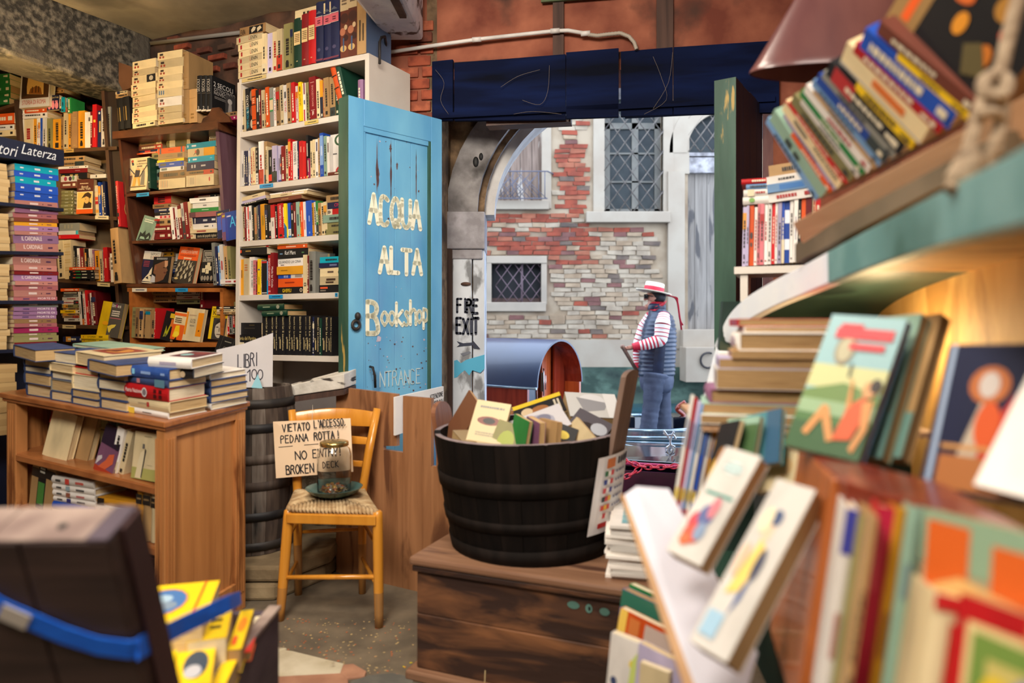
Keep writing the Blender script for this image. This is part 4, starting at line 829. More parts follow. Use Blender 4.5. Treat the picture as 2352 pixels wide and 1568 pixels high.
# jar and dish on the seat
DISH = mat('dish_teal_glaze', (58,84,80), (76,108,104), (30,40,40), scale=10, rough=.25)
jx, jy = -.757, 2.965; zs_ = .482
b = MB(); b.lathe([(.001,.0),(.07,.0),(.10,.014),(.118,.032),(.120,.034),(.114,.034),(.098,.018),(.07,.005),(.001,.005)], DISH, (jx,jy,zs_), n=36); dish = b.build('dish'); tag(dish, 'shallow dark teal dish under the glass jar on the chair', 'dish')
GL = glass('jar_glass', (250,252,252)); jar = thing('coin_jar', 'tall clear glass jar with a brass lid and coins, on the teal dish', 'jar', (jx,jy,zs_+.007))
b = MB(); pr = [(.001,.001),(.064,.001),(.070,.008),(.071,.02),(.071,.165),(.066,.186),(.055,.2),(.054,.214),(.0525,.214),(.0535,.2),(.0645,.185),(.0695,.164),(.0695,.02),(.064,.006),(.001,.006)]
b.lathe(pr, GL, n=40); b.build('jar_body', jar)
BRS = mat('brass_lid', (186,160,96), (206,184,124), scale=8, rough=.25, metal=.9); b = MB(); b.lathe([(.001,.222),(.05,.222),(.058,.219),(.0605,.214),(.0605,.203),(.0575,.201)], BRS, n=36); b.build('lid', jar); b = MB(); b.box(-.012,.012,-.002,.002,.2223,.2228, mat('slot_black', (14,12,12))); b.build('coin_slot', jar)
b = MB(); rnd = random.Random(6); cms = [mat('coin_copper', (170,104,66), metal=.7, rough=.4), mat('coin_gold', (200,168,92), metal=.7, rough=.4), mat('coin_silver', (196,196,192), metal=.7, rough=.4)]
for i in range(90):
    a = rnd.uniform(0,6.28); r = .055*math.sqrt(rnd.random()); M = Matrix.Translation((r*math.cos(a), r*math.sin(a), .009+rnd.uniform(0,.028)*(1-r/.09))) @ Matrix.Rotation(rnd.uniform(-.6,.6),4,'X') @ Matrix.Rotation(rnd.uniform(-.6,.6),4,'Y')
    b.lathe([(.0001,0),(.0095,0),(.0095,.0016),(.0001,.0016)], rnd.choice(cms), n=10, M=M)
stuff(b.build('coins', jar))
# ------------------------------------------------------------------ old chest with the tub of books
CH0 = V(-.326,2.385,0); cD = V(.924,-.383,0); cN = V(.383,.924,0)
CHW = wood('scarred_chest_wood', (54,34,27), (140,92,58), (86,56,40), axis=0, sc=2.6, rough=.6, bump=.3, ramp=(.45,.68))
CHW.node_tree.nodes['Mapping'].inputs['Scale'].default_value = (1.1, 3, 5)
CHT = wood('chest_lid_wood', (120,84,62), (156,118,92), (84,56,44), axis=0, sc=2.6, rough=.45)
chest = thing('wooden_chest', 'long scarred wooden chest carrying the dark tub of books', 'chest', CH0, mat4=frame4(CH0, cD, cN, (0,0,1)))
def chp(nm, x0, x1, y0, y1, z0, z1, m_, bev=.004): b = MB(); b.box(x0, x1, y0, y1, z0, z1, m_); return b.build(nm, chest, bevel=bev)
chp('front_board', 0, .86, 0, .025, .035, .22, CHW); chp('front_board', 0, .86, .001, .025, .2205, .385, CHW); chp('end_board', .002, .027, .025, .56, .035, .385, CHW); chp('end_board', 0.835, .86, .025, .56, .035, .385, CHW); chp('rear_board', 0, .86, .56, .585, .035, .385, CHW)
chp('lid', -.02, .88, -.022, .60, .388, .418, CHT, .01); chp('lid_moulding', -.012, .87, -.014, -.002, .366, .387, CHW, .005); chp('plinth', -.03, .89, -.03, .60, .0, .034, CHT, .008)
b = MB(); q = PR((0,-.0008,0), (1,0,0), (0,0,1)); 
for c in range(2): pass
q.ell(.56,.335,.02,.012,(90,130,120)); q.ell(.61,.332,.011,.014,(100,140,130)); q.ell(.612,.332,.004,.007,(16,16,20)); q.ell(.66,.33,.016,.012,(84,120,110)); q.poly([(.255,.03),(.258,.03),(.261,.075),(.257,.075)],(206,186,140)); q.build(chest, 'paint_marks')
TUBW = [mat('tub_stave_%d' % i, a, b_, scale=5, st=(5,5,.5), rough=.8, spec=.15, bump=.15) for i, (a, b_) in enumerate([((15,11,10),(24,18,15)),((12,9,8),(20,15,13)),((18,13,11),(28,21,18))])]
TUBR = mat('tub_rim', (120,104,104), (150,134,136), scale=12, rough=.6)
tc = V(.075, 2.555, .4185)
tub = thing('book_tub', 'dark wooden half barrel tub heaped with old paperbacks on the chest', 'tub', tc, mat4=Matrix.Translation(tc) @ Matrix.Rotation(math.radians(1.8), 4, V(.4,-.9,0)) )
tprof = [(.288,0),(.297,.05),(.314,.14),(.329,.25),(.341,.36),(.346,.41)]
staves(tub, (0,0,0), tprof, 26, .02, TUBW, seed=4)
b = MB(); b.lathe([(.346,.4105),(.346,.4125),(.327,.4125),(.327,.4105)], TUBR, n=48); b.build('rim', tub)
def trad(z): return .288+.058*min(1,(z/.41))+.006*math.sin(math.pi*z/.41)
for z0, z1 in ((.0,.055),(.115,.15),(.235,.285)): b = MB(); b.lathe([(trad(z0)+.001,z0),(trad(z0)+.006,z0),(trad(z1)+.006,z1),(trad(z1)+.001,z1)], TUBW[2], n=48); b.build('hoop', tub)
b = MB(); b.lathe([(.0001,.2),(.31,.2)], TUBW[1], n=24); b.build('false_bottom', tub)
def ear(ang, wdt, ht, m_, round_, lean=0):
    a = math.radians(ang); b = MB(); r = .33; r = .305 if round_ < .03 else r; o = V(r*math.cos(a), r*math.sin(a), .25); t = V(-math.sin(a), math.cos(a), 0); n_ = V(math.cos(a), math.sin(a), 0); pts = [o-t*wdt/2, o+t*wdt/2]; up = V(0,0,1)+n_*lean
    for i in range(13):
        q = math.pi*i/12; pts.append(o+t*(wdt/2*math.cos(q))+up*(ht+round_*math.sin(q)))
    b.prism(pts, n_*.018, m_); b.build('handle_stave', tub)
ear(157, .13, .20, wood('ear_wood', (108,64,42), (140,92,64), axis=2, sc=3), .05, .12)
ear(-30, .12, .36, mat('pale_stave', (106,84,72), (128,104,92), scale=4, st=(4,4,.5), rough=.6), .02, .22)
# price sheet taped on the tub
def tubp(ang, z, e=.014): a = math.radians(ang); r = trad(z)+e; return V(r*math.cos(a), r*math.sin(a), z)
b = MB(); A0, A1, Z0, Z1 = -52, -12, .09, .35; nC = 8; SHW = mat('price_sheet', (226,224,230), (236,234,238), scale=4, rough=.5)
def tg(u, v, e=.014): return tubp(A0+(A1-A0)*u+(1-v)*(-5), Z0+(Z1-Z0)*v, e)
for i in range(nC): b.face([tg(i/nC,0), tg((i+1)/nC,0), tg((i+1)/nC,1), tg(i/nC,1)], SHW)
def pt_(u0, v0, u1, v1, c): b.face([tg(u0,v0,.0146), tg((u0+u1)/2,v0,.0148), tg((u0+u1)/2,v1,.0148), tg(u0,v1,.0146)], prt(c)); b.face([tg((u0+u1)/2,v0,.0148), tg(u1,v0,.0146), tg(u1,v1,.0146), tg((u0+u1)/2,v1,.0148)], prt(c))
pt_(.2,.84,.4,.96,(206,120,70)); rnd = random.Random(8)
for i in range(5): pt_(.48+.09*i,.86,.535+.09*i,.95,(40,40,60))
for k, (v, cs) in enumerate(((.74,((40,110,70),(240,240,240),(210,60,70))),(.63,((50,70,150),(240,240,240),(210,60,70))),(.52,((200,60,70),(240,230,230),(60,60,140))),(.41,((30,30,30),(200,50,50),(226,180,60))),(.30,((206,60,50),(230,180,60),(206,60,50))),(.19,((244,240,240),(210,70,80),(244,240,240))),(.07,((196,40,44),(196,40,44),(196,40,44))))):
    for j, c in enumerate(cs): pt_(.18+.07*j, v, .25+.07*j, v+.065, c)
    for j in range(4): pt_(.46+.08*j, v+.015, .46+.08*j+rnd.uniform(.04,.07), v+.045, (120,120,150))
pt_(.8,.04,.92,.12,(220,150,90))
ps = b.build('price_sheet', None, tub.matrix_world); tag(ps, 'white price sheet with small flags taped to the dark tub', 'notice')
# ------------------------------------------------------------------ books on the white bookcase
def SP(*L): return {'spine': list(L)}
LEN = lambda num: {'spine': [('t','L',.25,.52,.62,(170,24,34),-1,.04),('t','ENIN',.25,.46,.55,(30,28,30),-1,.24),('r',.2,.84,.8,.90,(170,24,34))], 'label': 'cream volume with red numerals, %s of matching pile atop the white bookcase' % num}
g = 'books on top of the white bookcase'
pile(WS, 545, 603, 181, '16c#a 16c#b 15c#c 16c#d 16c#e 16c#f', 'in the matching pile atop the white bookcase', g, off=.02, yr=167, jit=1.5, art={k: LEN(n) for k, n in zip('abcdef', ('lowest','second from bottom','third from bottom','fourth from bottom','fifth from bottom','uppermost'))})
pile(WS, 547, 607, 86, '21K#a', '', g, off=.02, yr=73, art={'a': {'spine': [('r',.1,.10,.9,.62,(24,24,28)),('p',[(.2,.52),(.5,.55),(.85,.46),(.7,.36),(.4,.4)],(206,190,160)),('p',[(.15,.3),(.6,.32),(.8,.2),(.5,.14)],(206,190,160)),('t','LENIN',.12,.98,.62,(26,24,26),-1,.2)], 'label': 'kraft book with a black photograph on its spine, topping the matching cream pile'}})
bandp = [('r',0,.02,1,.05,(120,60,80)),('r',0,.60,1,.74,(214,100,116)),('r',0,.745,1,.755,(220,210,200)),('r',0,.595,1,.60,(220,210,200)),('d',.3,.63,.7,.7,2,(90,30,50)),('e',.5,.2,.22,.03,(80,76,110)),('p',[(.1,.80),(.5,.85),(.9,.80)],(90,96,110))]
pic = [('r',0,.72,1,1,(206,184,146)),('d',.2,.8,.8,.95,3,(90,70,60)),('e',.5,.6,.5,.08,(70,36,30)),('e',.3,.4,.35,.06,(190,120,90)),('e',.7,.3,.3,.05,(60,30,28)),('e',.4,.14,.4,.05,(206,170,110)),('r',.35,.1,.5,.3,(60,90,130)),('e',.7,.46,.2,.04,(220,190,150))]
lab3 = [('r',.1,.45,.9,.72,(226,196,140)),('d',.2,.5,.8,.68,5,(110,80,50)),('d',.4,.1,.6,.13,1,(210,190,140))]
row(WS, WL[1], 603, '10c92 12l92 12c93 13c95 18E106 6E104 1_0 18GH112#l 17RH118#l 17rH122#l 17nH138#b 17nH140#b 20nH142#b 19m150#q 20m155#q 1_0 21T125#t', 'from the matching pile, white bookcase top', g, art={'l': {'spine': lab3}, 'b': {'spine': bandp}, 'q': {'spine': pic}, 't': {'spine': [('d',.25,.1,.4,.8,1,(60,50,40)),('d',.6,.12,.75,.7,1,(60,50,40))], 'front': [('r',0,0,1,1,(84,104,136))]}}, depth=.2)  # last tan book's front painted grey-blue for the daylight falling on it
pile(WS, 677, 772, 48, '24c#a', '', g, off=.01, yr=24, art={'a': {'spine': [('d',.3,.62,.7,.82,2,(50,46,44)),('r',.2,.05,.8,.07,(60,60,60))], 'label': 'thick cream volume lying across the navy and red books atop the bookcase'}}, depth=.2)
s2 = 'in from the outer upright, white bookcase second row'; g2 = 'paperbacks on the second row of the white bookcase'
row(WS, WL[2], 551, '14c96 9k98#a 7k100#b 9o93#c 8k90#d 3R90 8c88 4T85 8o92 8e90#e 7w88#f 8K88 9c92 9w90#h 9T93 8r93 6w84 4o85 7y90#i 7w88#j 7E88 4k85 15R97#g 8c90 7Y86#k 2u80 12T90 12T91 9G93', s2, g2, lean=-2.2,
    art={'a': SP(('t','IL TEATRO',.78,.42,.55,(232,226,210),1,.42),('t','TEMPO NOSTRO',.78,.05,.55,(0,168,206),1,.5)), 'b': SP(('e',.5,.8,.4,.12,(140,120,100)),('e',.5,.45,.4,.12,(120,70,60)),('e',.5,.15,.5,.1,(190,180,160))), 'c': SP(('r',0,.80,1,.82,(30,20,20)),('r',0,.60,1,.62,(30,20,20)),('r',0,.22,1,.24,(30,20,20)),('r',0,.1,1,.115,(30,20,20)),('d',.25,.64,.75,.78,3,(240,190,150))), 'd': SP(('d',.3,.3,.7,.95,1,(230,226,220)),('d',.3,.1,.7,.2,1,(230,226,220))), 'e': SP(('r',0,.42,1,.68,(220,196,160)),('r',0,.68,1,.72,(60,140,80)),('r',0,.38,1,.42,(60,140,80))), 'f': SP(('t','STORIA',.7,.6,.5,(60,60,70),1,.35),('t','SOCIALE',.7,.15,.5,(190,60,60),1,.4)), 'h': SP(('d',.3,.6,.7,.9,1,(60,60,70)),('t','UNA VITA',.75,.3,.5,(200,40,60),1,.28)),
    'g': SP(('r',.2,.86,.8,.87,(230,200,190)),('t','RIVOLUZIONE',.65,.3,.25,(230,160,150),1,.5),('r',.2,.2,.8,.21,(230,200,190)),('r',.4,.08,.5,.18,(230,200,190)),('r',.55,.1,.65,.18,(230,200,190))), 'i': SP(('t','LA NOTTE',.75,.4,.5,(60,40,20),1,.3),('d',.3,.7,.7,.95,1,(90,70,20))), 'j': SP(('r',.3,.7,.7,1,(120,30,70)),('r',.2,.0,.6,.3,(180,30,60)),('d',.3,.4,.7,.6,1,(60,60,120))), 'k': SP(('r',0,.0,1,.55,(34,40,60)),('r',.3,.03,.7,.1,(230,220,200)))})
for x0, ym, c, lb in ((768,4,'o','orange clothbound book tilting beside the blue door, white bookcase second row'),(780,2,'G','dark green clothbound book tilting behind the blue door edge, white bookcase second row')):
    u = WS.s_px(x0+14,.02); z = WS.z_py(u, 262, .02); spine3(WS.pt(u,.02,z), WS.pt(u,.02,z)+V(0,0,.27)-WS.D*.075, WS.D, .034, .19, c, lb, [('r',0,.75,1,.77,(30,20,20)),('r',0,.5,1,.52,(30,20,20)),('r',0,.25,1,.27,(30,20,20))] if c == 'o' else None, 'hardback', g2)
u = WS.s_px(822,.02); spine3(WS.pt(u,.02,2.27), WS.pt(u,.02,2.50), WS.D, .035, .2, 'Q', 'dusty mauve book standing alone above the blue door, white bookcase second row', None, 'hardback', g2)
s3 = 'in from the outer upright, white bookcase third row'; g3 = 'paperbacks on the third row of the white bookcase'
row(WS, WL[3], 555, '7w82#a 4n80 4n80 4w80 3b86 6c85 6c86 6k84#b 11w98 7T97 4c84 9k76#c 11l84 2_0 9l83#d 9R80 7c82 6r95 4r85 10w88#e 3n88 9r88#f 7r86#f 5k100#g 5u45 5c85 6c88 7w88#h 5T90 9b100#i 8s92 6w90#j', s3, g3, lean=-1.2, depth=.15,
    art={'a': SP(('d',.35,.1,.65,.8,1,(70,70,80))), 'b': SP(('r',0,0,1,.3,(230,224,216)),('d',.3,.04,.7,.26,3,(60,60,60)),('d',.25,.35,.75,.95,5,(160,150,140))), 'c': SP(('r',0,.05,.8,.25,(226,60,40)),('d',.4,.4,.6,.9,1,(200,196,190))), 'd': SP(('r',0,0,1,.05,(40,56,120)),('r',.5,.5,1,.75,(60,60,70)),('r',.5,.42,1,.5,(230,110,60)),('r',.55,.2,1,.42,(70,60,50)),('d',.2,.2,.4,.8,1,(90,80,100))), 'e': SP(('t','IL GRANDE GIOCO',.78,.4,.55,(34,34,40),1,.55),('p',[(.3,.03),(.5,.08),(.7,.03)],(60,60,60))), 'f': SP(('p',[(.3,.02),(.5,.06),(.7,.02)],(236,220,200)),('d',.35,.65,.65,.92,1,(230,150,130))), 'g': SP(('d',.3,.4,.8,.95,1,(210,206,190)),('r',0,0,1,.06,(230,180,60))), 'h': SP(('r',.3,.68,.7,.92,(70,72,100)),('r',.3,.04,.7,.14,(50,50,60))), 'i': SP(('r',.05,.26,.9,.94,(130,166,220)),('d',.3,.05,.7,.18,4,(120,150,210)),('d',.3,.4,.7,.8,1,(200,216,240))), 'j': SP(('d',.3,.5,.7,.95,1,(80,50,50)))})
u = WS.s_px(761,.012); z = WS.z_py(u,402,.012); facing(WS, 759, 790, 403, 308, .03, 'w', 'white book with red curves turned face out at the blue door, third row', [('e',.7,.85,.4,.14,(60,90,60)),('e',.75,.85,.3,.1,(236,230,224)),('e',.75,.1,.35,.12,(190,40,46)),('e',.75,.08,.25,.09,(80,120,90)),('d',.15,.5,.5,.55,1,(60,60,60))], off=.04, lean=0, group=g3)
pile(WS, 752, 800, 402, '9m', 'end of white bookcase third row', g3, off=.006, kind0='hardback')
s4 = 'in from the outer upright, white bookcase fourth row'; g4 = 'paperbacks on the fourth row of the white bookcase'
row(WS, WL[4], 558, '6c80 3R78 3w78 4r78 6w80#a 4k80 8T76#b 4e78 3n80 11Y82#x 7k80 8k78#d 9r78#c 5k75 13r80#e 3R78 6y79#f 7b80#g 7k79#h 6R80#i 8s81#j 4y77 6o80#k 5w80#l 14b82#m 4Y76 5w78 6g80 6T75 8c75 7c76', s4, g4, lean=-2.6, depth=.145,
    art={'a': SP(('r',.2,.05,.8,.5,(240,236,228)),('d',.3,.5,.7,.95,1,(80,80,90))), 'b': SP(('t','CINA OGGI',.8,.2,.6,(220,90,60),1,.6),('r',0,0,1,.18,(110,90,60))), 'x': SP(('d',.35,.3,.65,.8,1,(160,130,40)),), 'c': SP(('r',0,0,1,.62,(226,216,206)),('d',.35,.3,.65,.58,1,(130,120,120))), 'd': SP(('d',.3,.15,.75,.6,1,(236,230,220)),('e',.5,.06,.2,.02,(200,60,60))), 'e': SP(('t','STORIA DEL LAVORO',.68,.32,.36,(246,230,220),1,.62),('e',.5,.08,.28,.035,(40,30,30))), 'f': SP(('p',[(0,0),(1,0),(1,.3),(0,.45)],(30,110,170)),), 'g': SP(('r',0,.0,1,.25,(232,232,236)),('r',0,0,1,.06,(30,110,170)),('d',.2,.08,.8,.22,3,(110,110,120))), 'h': SP(('r',.3,.8,.7,.94,(180,40,60)),('d',.3,.45,.7,.78,1,(230,226,220)),('r',.3,.04,.7,.1,(220,214,200))), 'i': SP(('d',.3,.3,.7,.9,1,(230,200,190))), 'j': SP(('d',.3,.2,.7,.8,1,(60,90,100)),('r',.3,.03,.7,.07,(220,60,50))), 'k': SP(('r',.25,.2,.75,.95,(226,86,60)),('d',.35,.3,.65,.9,1,(246,214,190))), 'l': SP(('d',.3,.1,.7,.6,1,(220,90,60))), 'm': SP(('d',.4,.35,.6,.65,1,(150,170,220)),('d',.4,.05,.6,.15,1,(150,170,220)))})
a4 = 'atop the fourth row of the white bookcase'
pile(WS, 551, 610, 474, '4k 7l#a 9c#b', 'lying '+a4, g4, yr=459, art={'a': SP(('d',.4,.2,.6,.6,1,(90,100,160))), 'b': SP(('d',.4,.2,.6,.6,1,(110,80,60)))}, off=.012, depth=.16)
pile(WS, 615, 690, 466, '9m#a', 'lying '+a4, g4, yr=455, art={'a': {'spine': [('d',.4,.3,.6,.7,1,(190,150,100))], 'label': 'flat brown paperback at the middle of the fourth row of the white bookcase'}}, depth=.17)
pile(WS, 616, 704, 455, '8c#a 3w', 'in the thin middle pile '+a4, g4, yr=444, art={'a': SP(('r',.3,.08,.7,.4,(244,240,236)),('d',.4,.45,.6,.8,1,(120,90,60)))}, depth=.19)
pile(WS, 745, 800, 541, '16E 15E 18s 14r#a 15n#b 17T', 'in the jumbled pile at the blue door edge, row four', g4, art={'a': SP(('r',0,.7,1,1,(232,214,190)),('e',.5,.84,.3,.08,(120,110,100)),('d',.3,.1,.7,.5,1,(250,230,220))), 'b': SP(('t','CINA',.3,.6,.5,(226,40,90),-1,.3))}, jit=3)
facing(WS, 740, 766, 541, 470, .006, 'p', 'pink leaflet with a red star behind the jumbled pile, row four', [('r',0,0,1,.45,(200,44,48)),('e',.5,.25,.32,.12,(236,200,190)),('d',.1,.6,.8,.9,3,(150,60,70))], off=.07, lean=3, group=g4)
s5 = 'in from the outer upright, white bookcase fifth row'; g5 = 'books on the fifth row of the white bookcase'
row(WS, WL[5], 552, '9Y82#a 11c84#b 11w87#c 6p79#d 2R76 7y82#e 2c80 13k80#f 3B76#g 7r90#h 8R95#i', s5, g5, depth=.15,
    art={'a': SP(('d',.4,.4,.6,.8,1,(90,60,20))), 'b': SP(('d',.2,.65,.8,.85,3,(200,120,70))), 'c': SP(('t','IL POTERE',.7,.45,.3,(50,50,60),1,.45),('t','FORMATO',.7,.2,.3,(50,50,60),1,.2)), 'd': SP(('d',.2,.1,.8,.9,8,(150,120,110))), 'e': SP(('e',.5,.7,.3,.02,(40,60,140)),('d',.4,.2,.6,.6,1,(140,120,20)),('r',.3,.03,.7,.07,(40,40,40))), 'f': SP(('r',0,.9,1,.95,(200,40,40)),('d',.1,.955,.9,.985,1,(220,216,210)),('r',.05,.03,.95,.06,(200,196,190))), 'g': SP(('r',0,0,1,.42,(0,150,210)),), 'h': SP(('t','DOCUMENTI DI CLASSE',.75,.22,.55,(250,236,226),1,.7),('t','2',.8,.05,.7,(250,236,226),1)), 'i': SP(('t','Made by Cindia',.3,.66,.5,(246,230,230),-1,.5))})
u1 = WS.s_px(635); facing(WS, 632, 666, 674, 581, .006, 'R', 'dark red cover with large white initials half hidden by the orange pile', [('t','Ma',.12,.70,.15,(244,232,226)),('t','C',.35,.53,.14,(244,232,226)),('r',0,.32,1,.45,(64,22,36)),('r',0,.45,1,.455,(220,190,180)),('t','J',.12,.2,.1,(230,200,190))], off=.05, lean=0, group=g5)
pile(WS, 637, 697, 674, '15k#a 20o#b 9b#c 19Y#d 18w#e', 'in the pile beside the dark red volume', g5, off=.012, jit=1, art={'a': {'spine': [('t','GHEPEU',.2,.82,.55,(246,206,30),-1,.34),('e',.5,.12,.3,.05,(200,180,150)),('e',.5,.12,.15,.025,(26,26,30))], 'label': 'black book with yellow capitals at the bottom of the middle pile, fifth row'}, 'b': SP(('d',.45,.2,.6,.9,1,(170,50,20))), 'c': SP(('r',0,0,1,.5,(210,204,196)),('r',.2,.08,.9,.34,(150,140,130)),('d',.2,.6,.8,.78,3,(200,210,236))), 'd': SP(('d',.45,.5,.55,.95,1,(150,100,20))), 'e': SP(('t','QUANDO LA CINA',.4,.96,.34,(30,30,36),-1,.86),('d',.12,.7,.25,.95,1,(120,110,120)))})
row(WS, WL[5], 697, '10c88#a 4R86 15eH95 1_0', 'beside the middle pile, white bookcase fifth row', g5, art={'a': SP(('r',.25,.18,.75,.27,(50,50,50)),('r',.35,.2,.65,.25,(190,180,150)))}, depth=.16)
facing(WS, 725, 752, 672, 583, .02, 'e', 'grey green cover with cream capitals behind the teal topped pile', [('t','Le',.2,.62,.15,(222,220,190))], off=.04, lean=0, group=g5)
pile(WS, 733, 790, 671, '17k#a 20c#b 20c#c 11n#d 14t', 'in the fifth row pile at the blue door edge', g5, off=.01, jit=1.5, art={'a': SP(('r',.5,.65,.75,.95,(226,90,50)),('r',.15,.72,.35,.95,(120,110,100))), 'b': SP(('d',.5,.2,.75,.9,1,(70,50,40)),('d',.2,.3,.4,.9,1,(70,50,40))), 'c': SP(('t','C',.2,.26,.5,(60,40,34),-1),('d',.4,.35,.6,.8,1,(100,80,70))), 'd': SP(('d',.3,.2,.7,.7,1,(120,130,170)))})
pile(WS, 552, 615, 586, '16k#a 8c#b', 'lying flat above the mustard books, fifth row', g5, yr=583, art={'a': SP(('e',.5,.93,.25,.03,(220,80,40)),('d',.45,.5,.6,.85,1,(200,160,80))), 'b': SP(('r',0,.0,1,.1,(206,40,40)),('d',.4,.5,.6,.7,1,(120,90,70)))}, depth=.17)
pile(WS, 637, 706, 594, '22k#a 9o#b 6c', 'lying flat above the white topped pile, fifth row', g5, yr=591, jit=1.5, art={'a': {'spine': [('t','Karl Marx',.38,.76,.42,(246,244,240),-1,.36),('d',.42,.8,.55,.97,1,(120,160,200)),('d',.5,.1,.62,.24,1,(90,140,90))], 'label': 'thick black book with a bold white name lying above the middle pile, fifth row'}, 'b': SP(('d',.35,.25,.65,.85,1,(250,200,170)),('e',.5,.1,.25,.03,(250,200,170)))}, depth=.2)
s6 = 'on the bottom row of the white bookcase'; g6 = 'matching black volumes on the white bookcase'
crest = lambda a: [('t','Edward H. Carr',.62,.97,.26,(232,212,160),-1,.33),('t',a,.62,.60,.26,(232,212,160),-1,.5),('d',.2,.05,.4,.5,1,(200,180,130)),('e',.2,.42,.14,.026,(190,176,140)),('e',.2,.42,.1,.018,(120,110,90))]
row(WS, ((601,812),(780,818)), 601, '14k88#a 14k88#a 11k89#b 15k89#a 13k90#b 11k89#b 15k90#a 11k90#c 12k91#c 5n88 13k89#d 4G86 15k90#d 9k90#d', 'of the matching black set, white bookcase bottom row', g6, art={'a': {'spine': crest('Il socialismo')}, 'b': {'spine': crest('La morte di Lenin')}, 'c': {'spine': crest('Le origini')}, 'd': {'spine': crest('La rivoluzione')}}, depth=.14)
pile(WS, 541, 602, 806, '20k 17k#a 28k#b', 'in the dark pile by the price card', 'dark pile by the price card', art={'a': SP(('t','Storia del Partito',.3,.9,.5,(220,196,120),-1,.7)), 'b': SP(('d',.5,.1,.6,.9,1,(60,56,50)),('d',.75,.2,.85,.6,1,(80,70,50)))}, depth=.15)
pile(WS, 601, 660, 727, '13G#a', 'on the matching black set', 'green volumes on the black set', yr=725, off=.0, jit=0, art={'a': {'spine': [('d',.4,.4,.6,.9,1,(150,170,140)),('e',.5,.2,.35,.06,(150,150,130))], 'label': 'dark green hardback lying directly on the matching black set'}}, kind0='hardback', depth=.15)
pile(WS, 592, 651, 713, '14G#a', 'on the matching black set', 'green volumes on the black set', yr=711, off=.0, jit=0, art={'a': {'spine': [('d',.4,.4,.6,.9,1,(150,170,140)),('e',.5,.2,.35,.06,(150,150,130))], 'label': 'dark green hardback topping the pair over the matching black set'}}, kind0='hardback', depth=.15)
# ------------------------------------------------------------------ dark bookcase
g = 'books on top of the dark bookcase'; R_ = (176,60,44)
def it(*c): return {'spine': [('d',.55,.72,.8,.97,1,(60,50,50)),('d',.2,.70,.45,.95,2,R_)]+list(c)}
pile(DB, 303, 358, 296, '11c 12c#a 12c#a 13c#a 12c#a 13c#a 14c#a 14c#a 19c#b 14c#a 20c#c', 'in the front pale column atop the dark bookcase', g, off=-.02, yr=287, jit=3, art={'a': it(), 'b': it(('r',.05,.08,.95,.42,(40,38,40)),('e',.5,.25,.3,.08,(190,180,160))), 'c': it()}, depth=.15)
pile(DB, 361, 418, 286, '10c#a 15c#a 15c#a 21w#a 19c#b 16c#a 15c#a 18c#a 20c#c 18c#a', 'in the second pale column atop the dark bookcase', g, off=-.02, yr=280, jit=2, art={'a': it(), 'b': {'spine': [('d',.3,.7,.8,.95,3,(70,120,170))]}, 'c': it()}, depth=.15)
u = DB.s_px(274,.03); row(DB, ((270,300),(300,296)), 272, '14k72#a 16k74#a', 'by the pale columns, top of the dark bookcase', g, lean=-5, art={'a': SP(('d',.5,.1,.65,.9,1,(170,140,80)),('d',.2,.1,.3,.9,1,(120,100,60)))}, kind0='hardback')
pile(DB, 265, 292, 224, '9T 6c', 'on the two black volumes atop the dark bookcase', g, jit=1, depth=.12)
row(DB, ((415,284),(455,281)), 418, '16T77#a 18T77#a', 'beside the second pale column, lower tier', g, off=.0, art={'a': SP(('r',.1,.72,.9,.73,(150,110,50)),('d',.3,.1,.7,.3,2,(150,110,50)))}, kind0='hardback', depth=.19)
row(DB, ((405,207),(440,205)), 404, '16T85#a 15T85#a', 'standing on the lower tan pair, dark bookcase top', g, off=.0, art={'a': SP(('e',.4,.92,.14,.02,(120,90,50)),('r',.1,.3,.9,.31,(150,110,50)),('d',.3,.1,.7,.2,2,(150,110,50)))}, kind0='hardback', depth=.2)
for i, n in enumerate('321'):
    u = DB.s_px(453+i*11.5,.0); z = DB.z_py(u,279,0)+.235*0; zb = DB.z_py(u,257,0); w_ = (DB.s_px(464.3+i*11.5)-DB.s_px(453+i*11.5))
    spine3(DB.pt(u,0,zb), DB.pt(u,0,zb+.225), DB.D, w_-.001, .2, 'k', 'black boxed volume with white numeral %s, dark bookcase top' % ('three','two','one')[i], [('t',n,.3,.06,.085,(232,226,220)),('t','SECOLI',.7,.55,.6,(206,200,190),1,.34),('r',.1,.5,.9,.51,(120,110,100)),('r',0,0,1,.05,(220,210,190))], 'hardback', g, front=[('t','2 SECOLI',.06,.72,.13,(230,226,224)),('t','OTTOCENTO',.08,.60,.09,(200,196,194)),('t','NOVECENTO',.08,.5,.09,(200,196,194)),('d',.1,.38,.6,.46,2,(140,136,134)),('r',.55,.05,1,.62,(70,68,70)),('e',.75,.45,.1,.08,(200,196,194)),('p',[(.65,.05),(.85,.05),(.82,.38),(.7,.38)],(180,176,174))] if n == '1' else None)
pile(DB, 466, 545, 279, '9u 10K', 'under the black boxed volumes, dark bookcase top', g, off=.03, jit=1, depth=.17)
g = 'books on the first shelf of the dark bookcase'; dd = 'dark bookcase first shelf'
pile(DB, 316, 372, 353, '4o 5n#a 11m 11K 4r 11w#b', 'in the rear heap, '+dd, g, off=.12, jit=2, art={'a': SP(('r',.1,.5,.9,.75,(200,60,50)),('r',.1,.05,.9,.2,(200,190,190))), 'b': SP(('d',.4,.2,.6,.7,1,(120,110,110)),('r',.2,.03,.8,.07,(60,60,60)))})
pile(DB, 384, 438, 350, '14E#a 15E#a 11R', 'in the leather backed rear pile, '+dd, g, off=.12, jit=1, art={'a': SP(('r',0,.0,1,.14,(216,204,170)),('r',0,.62,1,.86,(216,204,170)),('d',.3,.2,.7,.6,2,(110,110,80)))}, kind0='hardback')
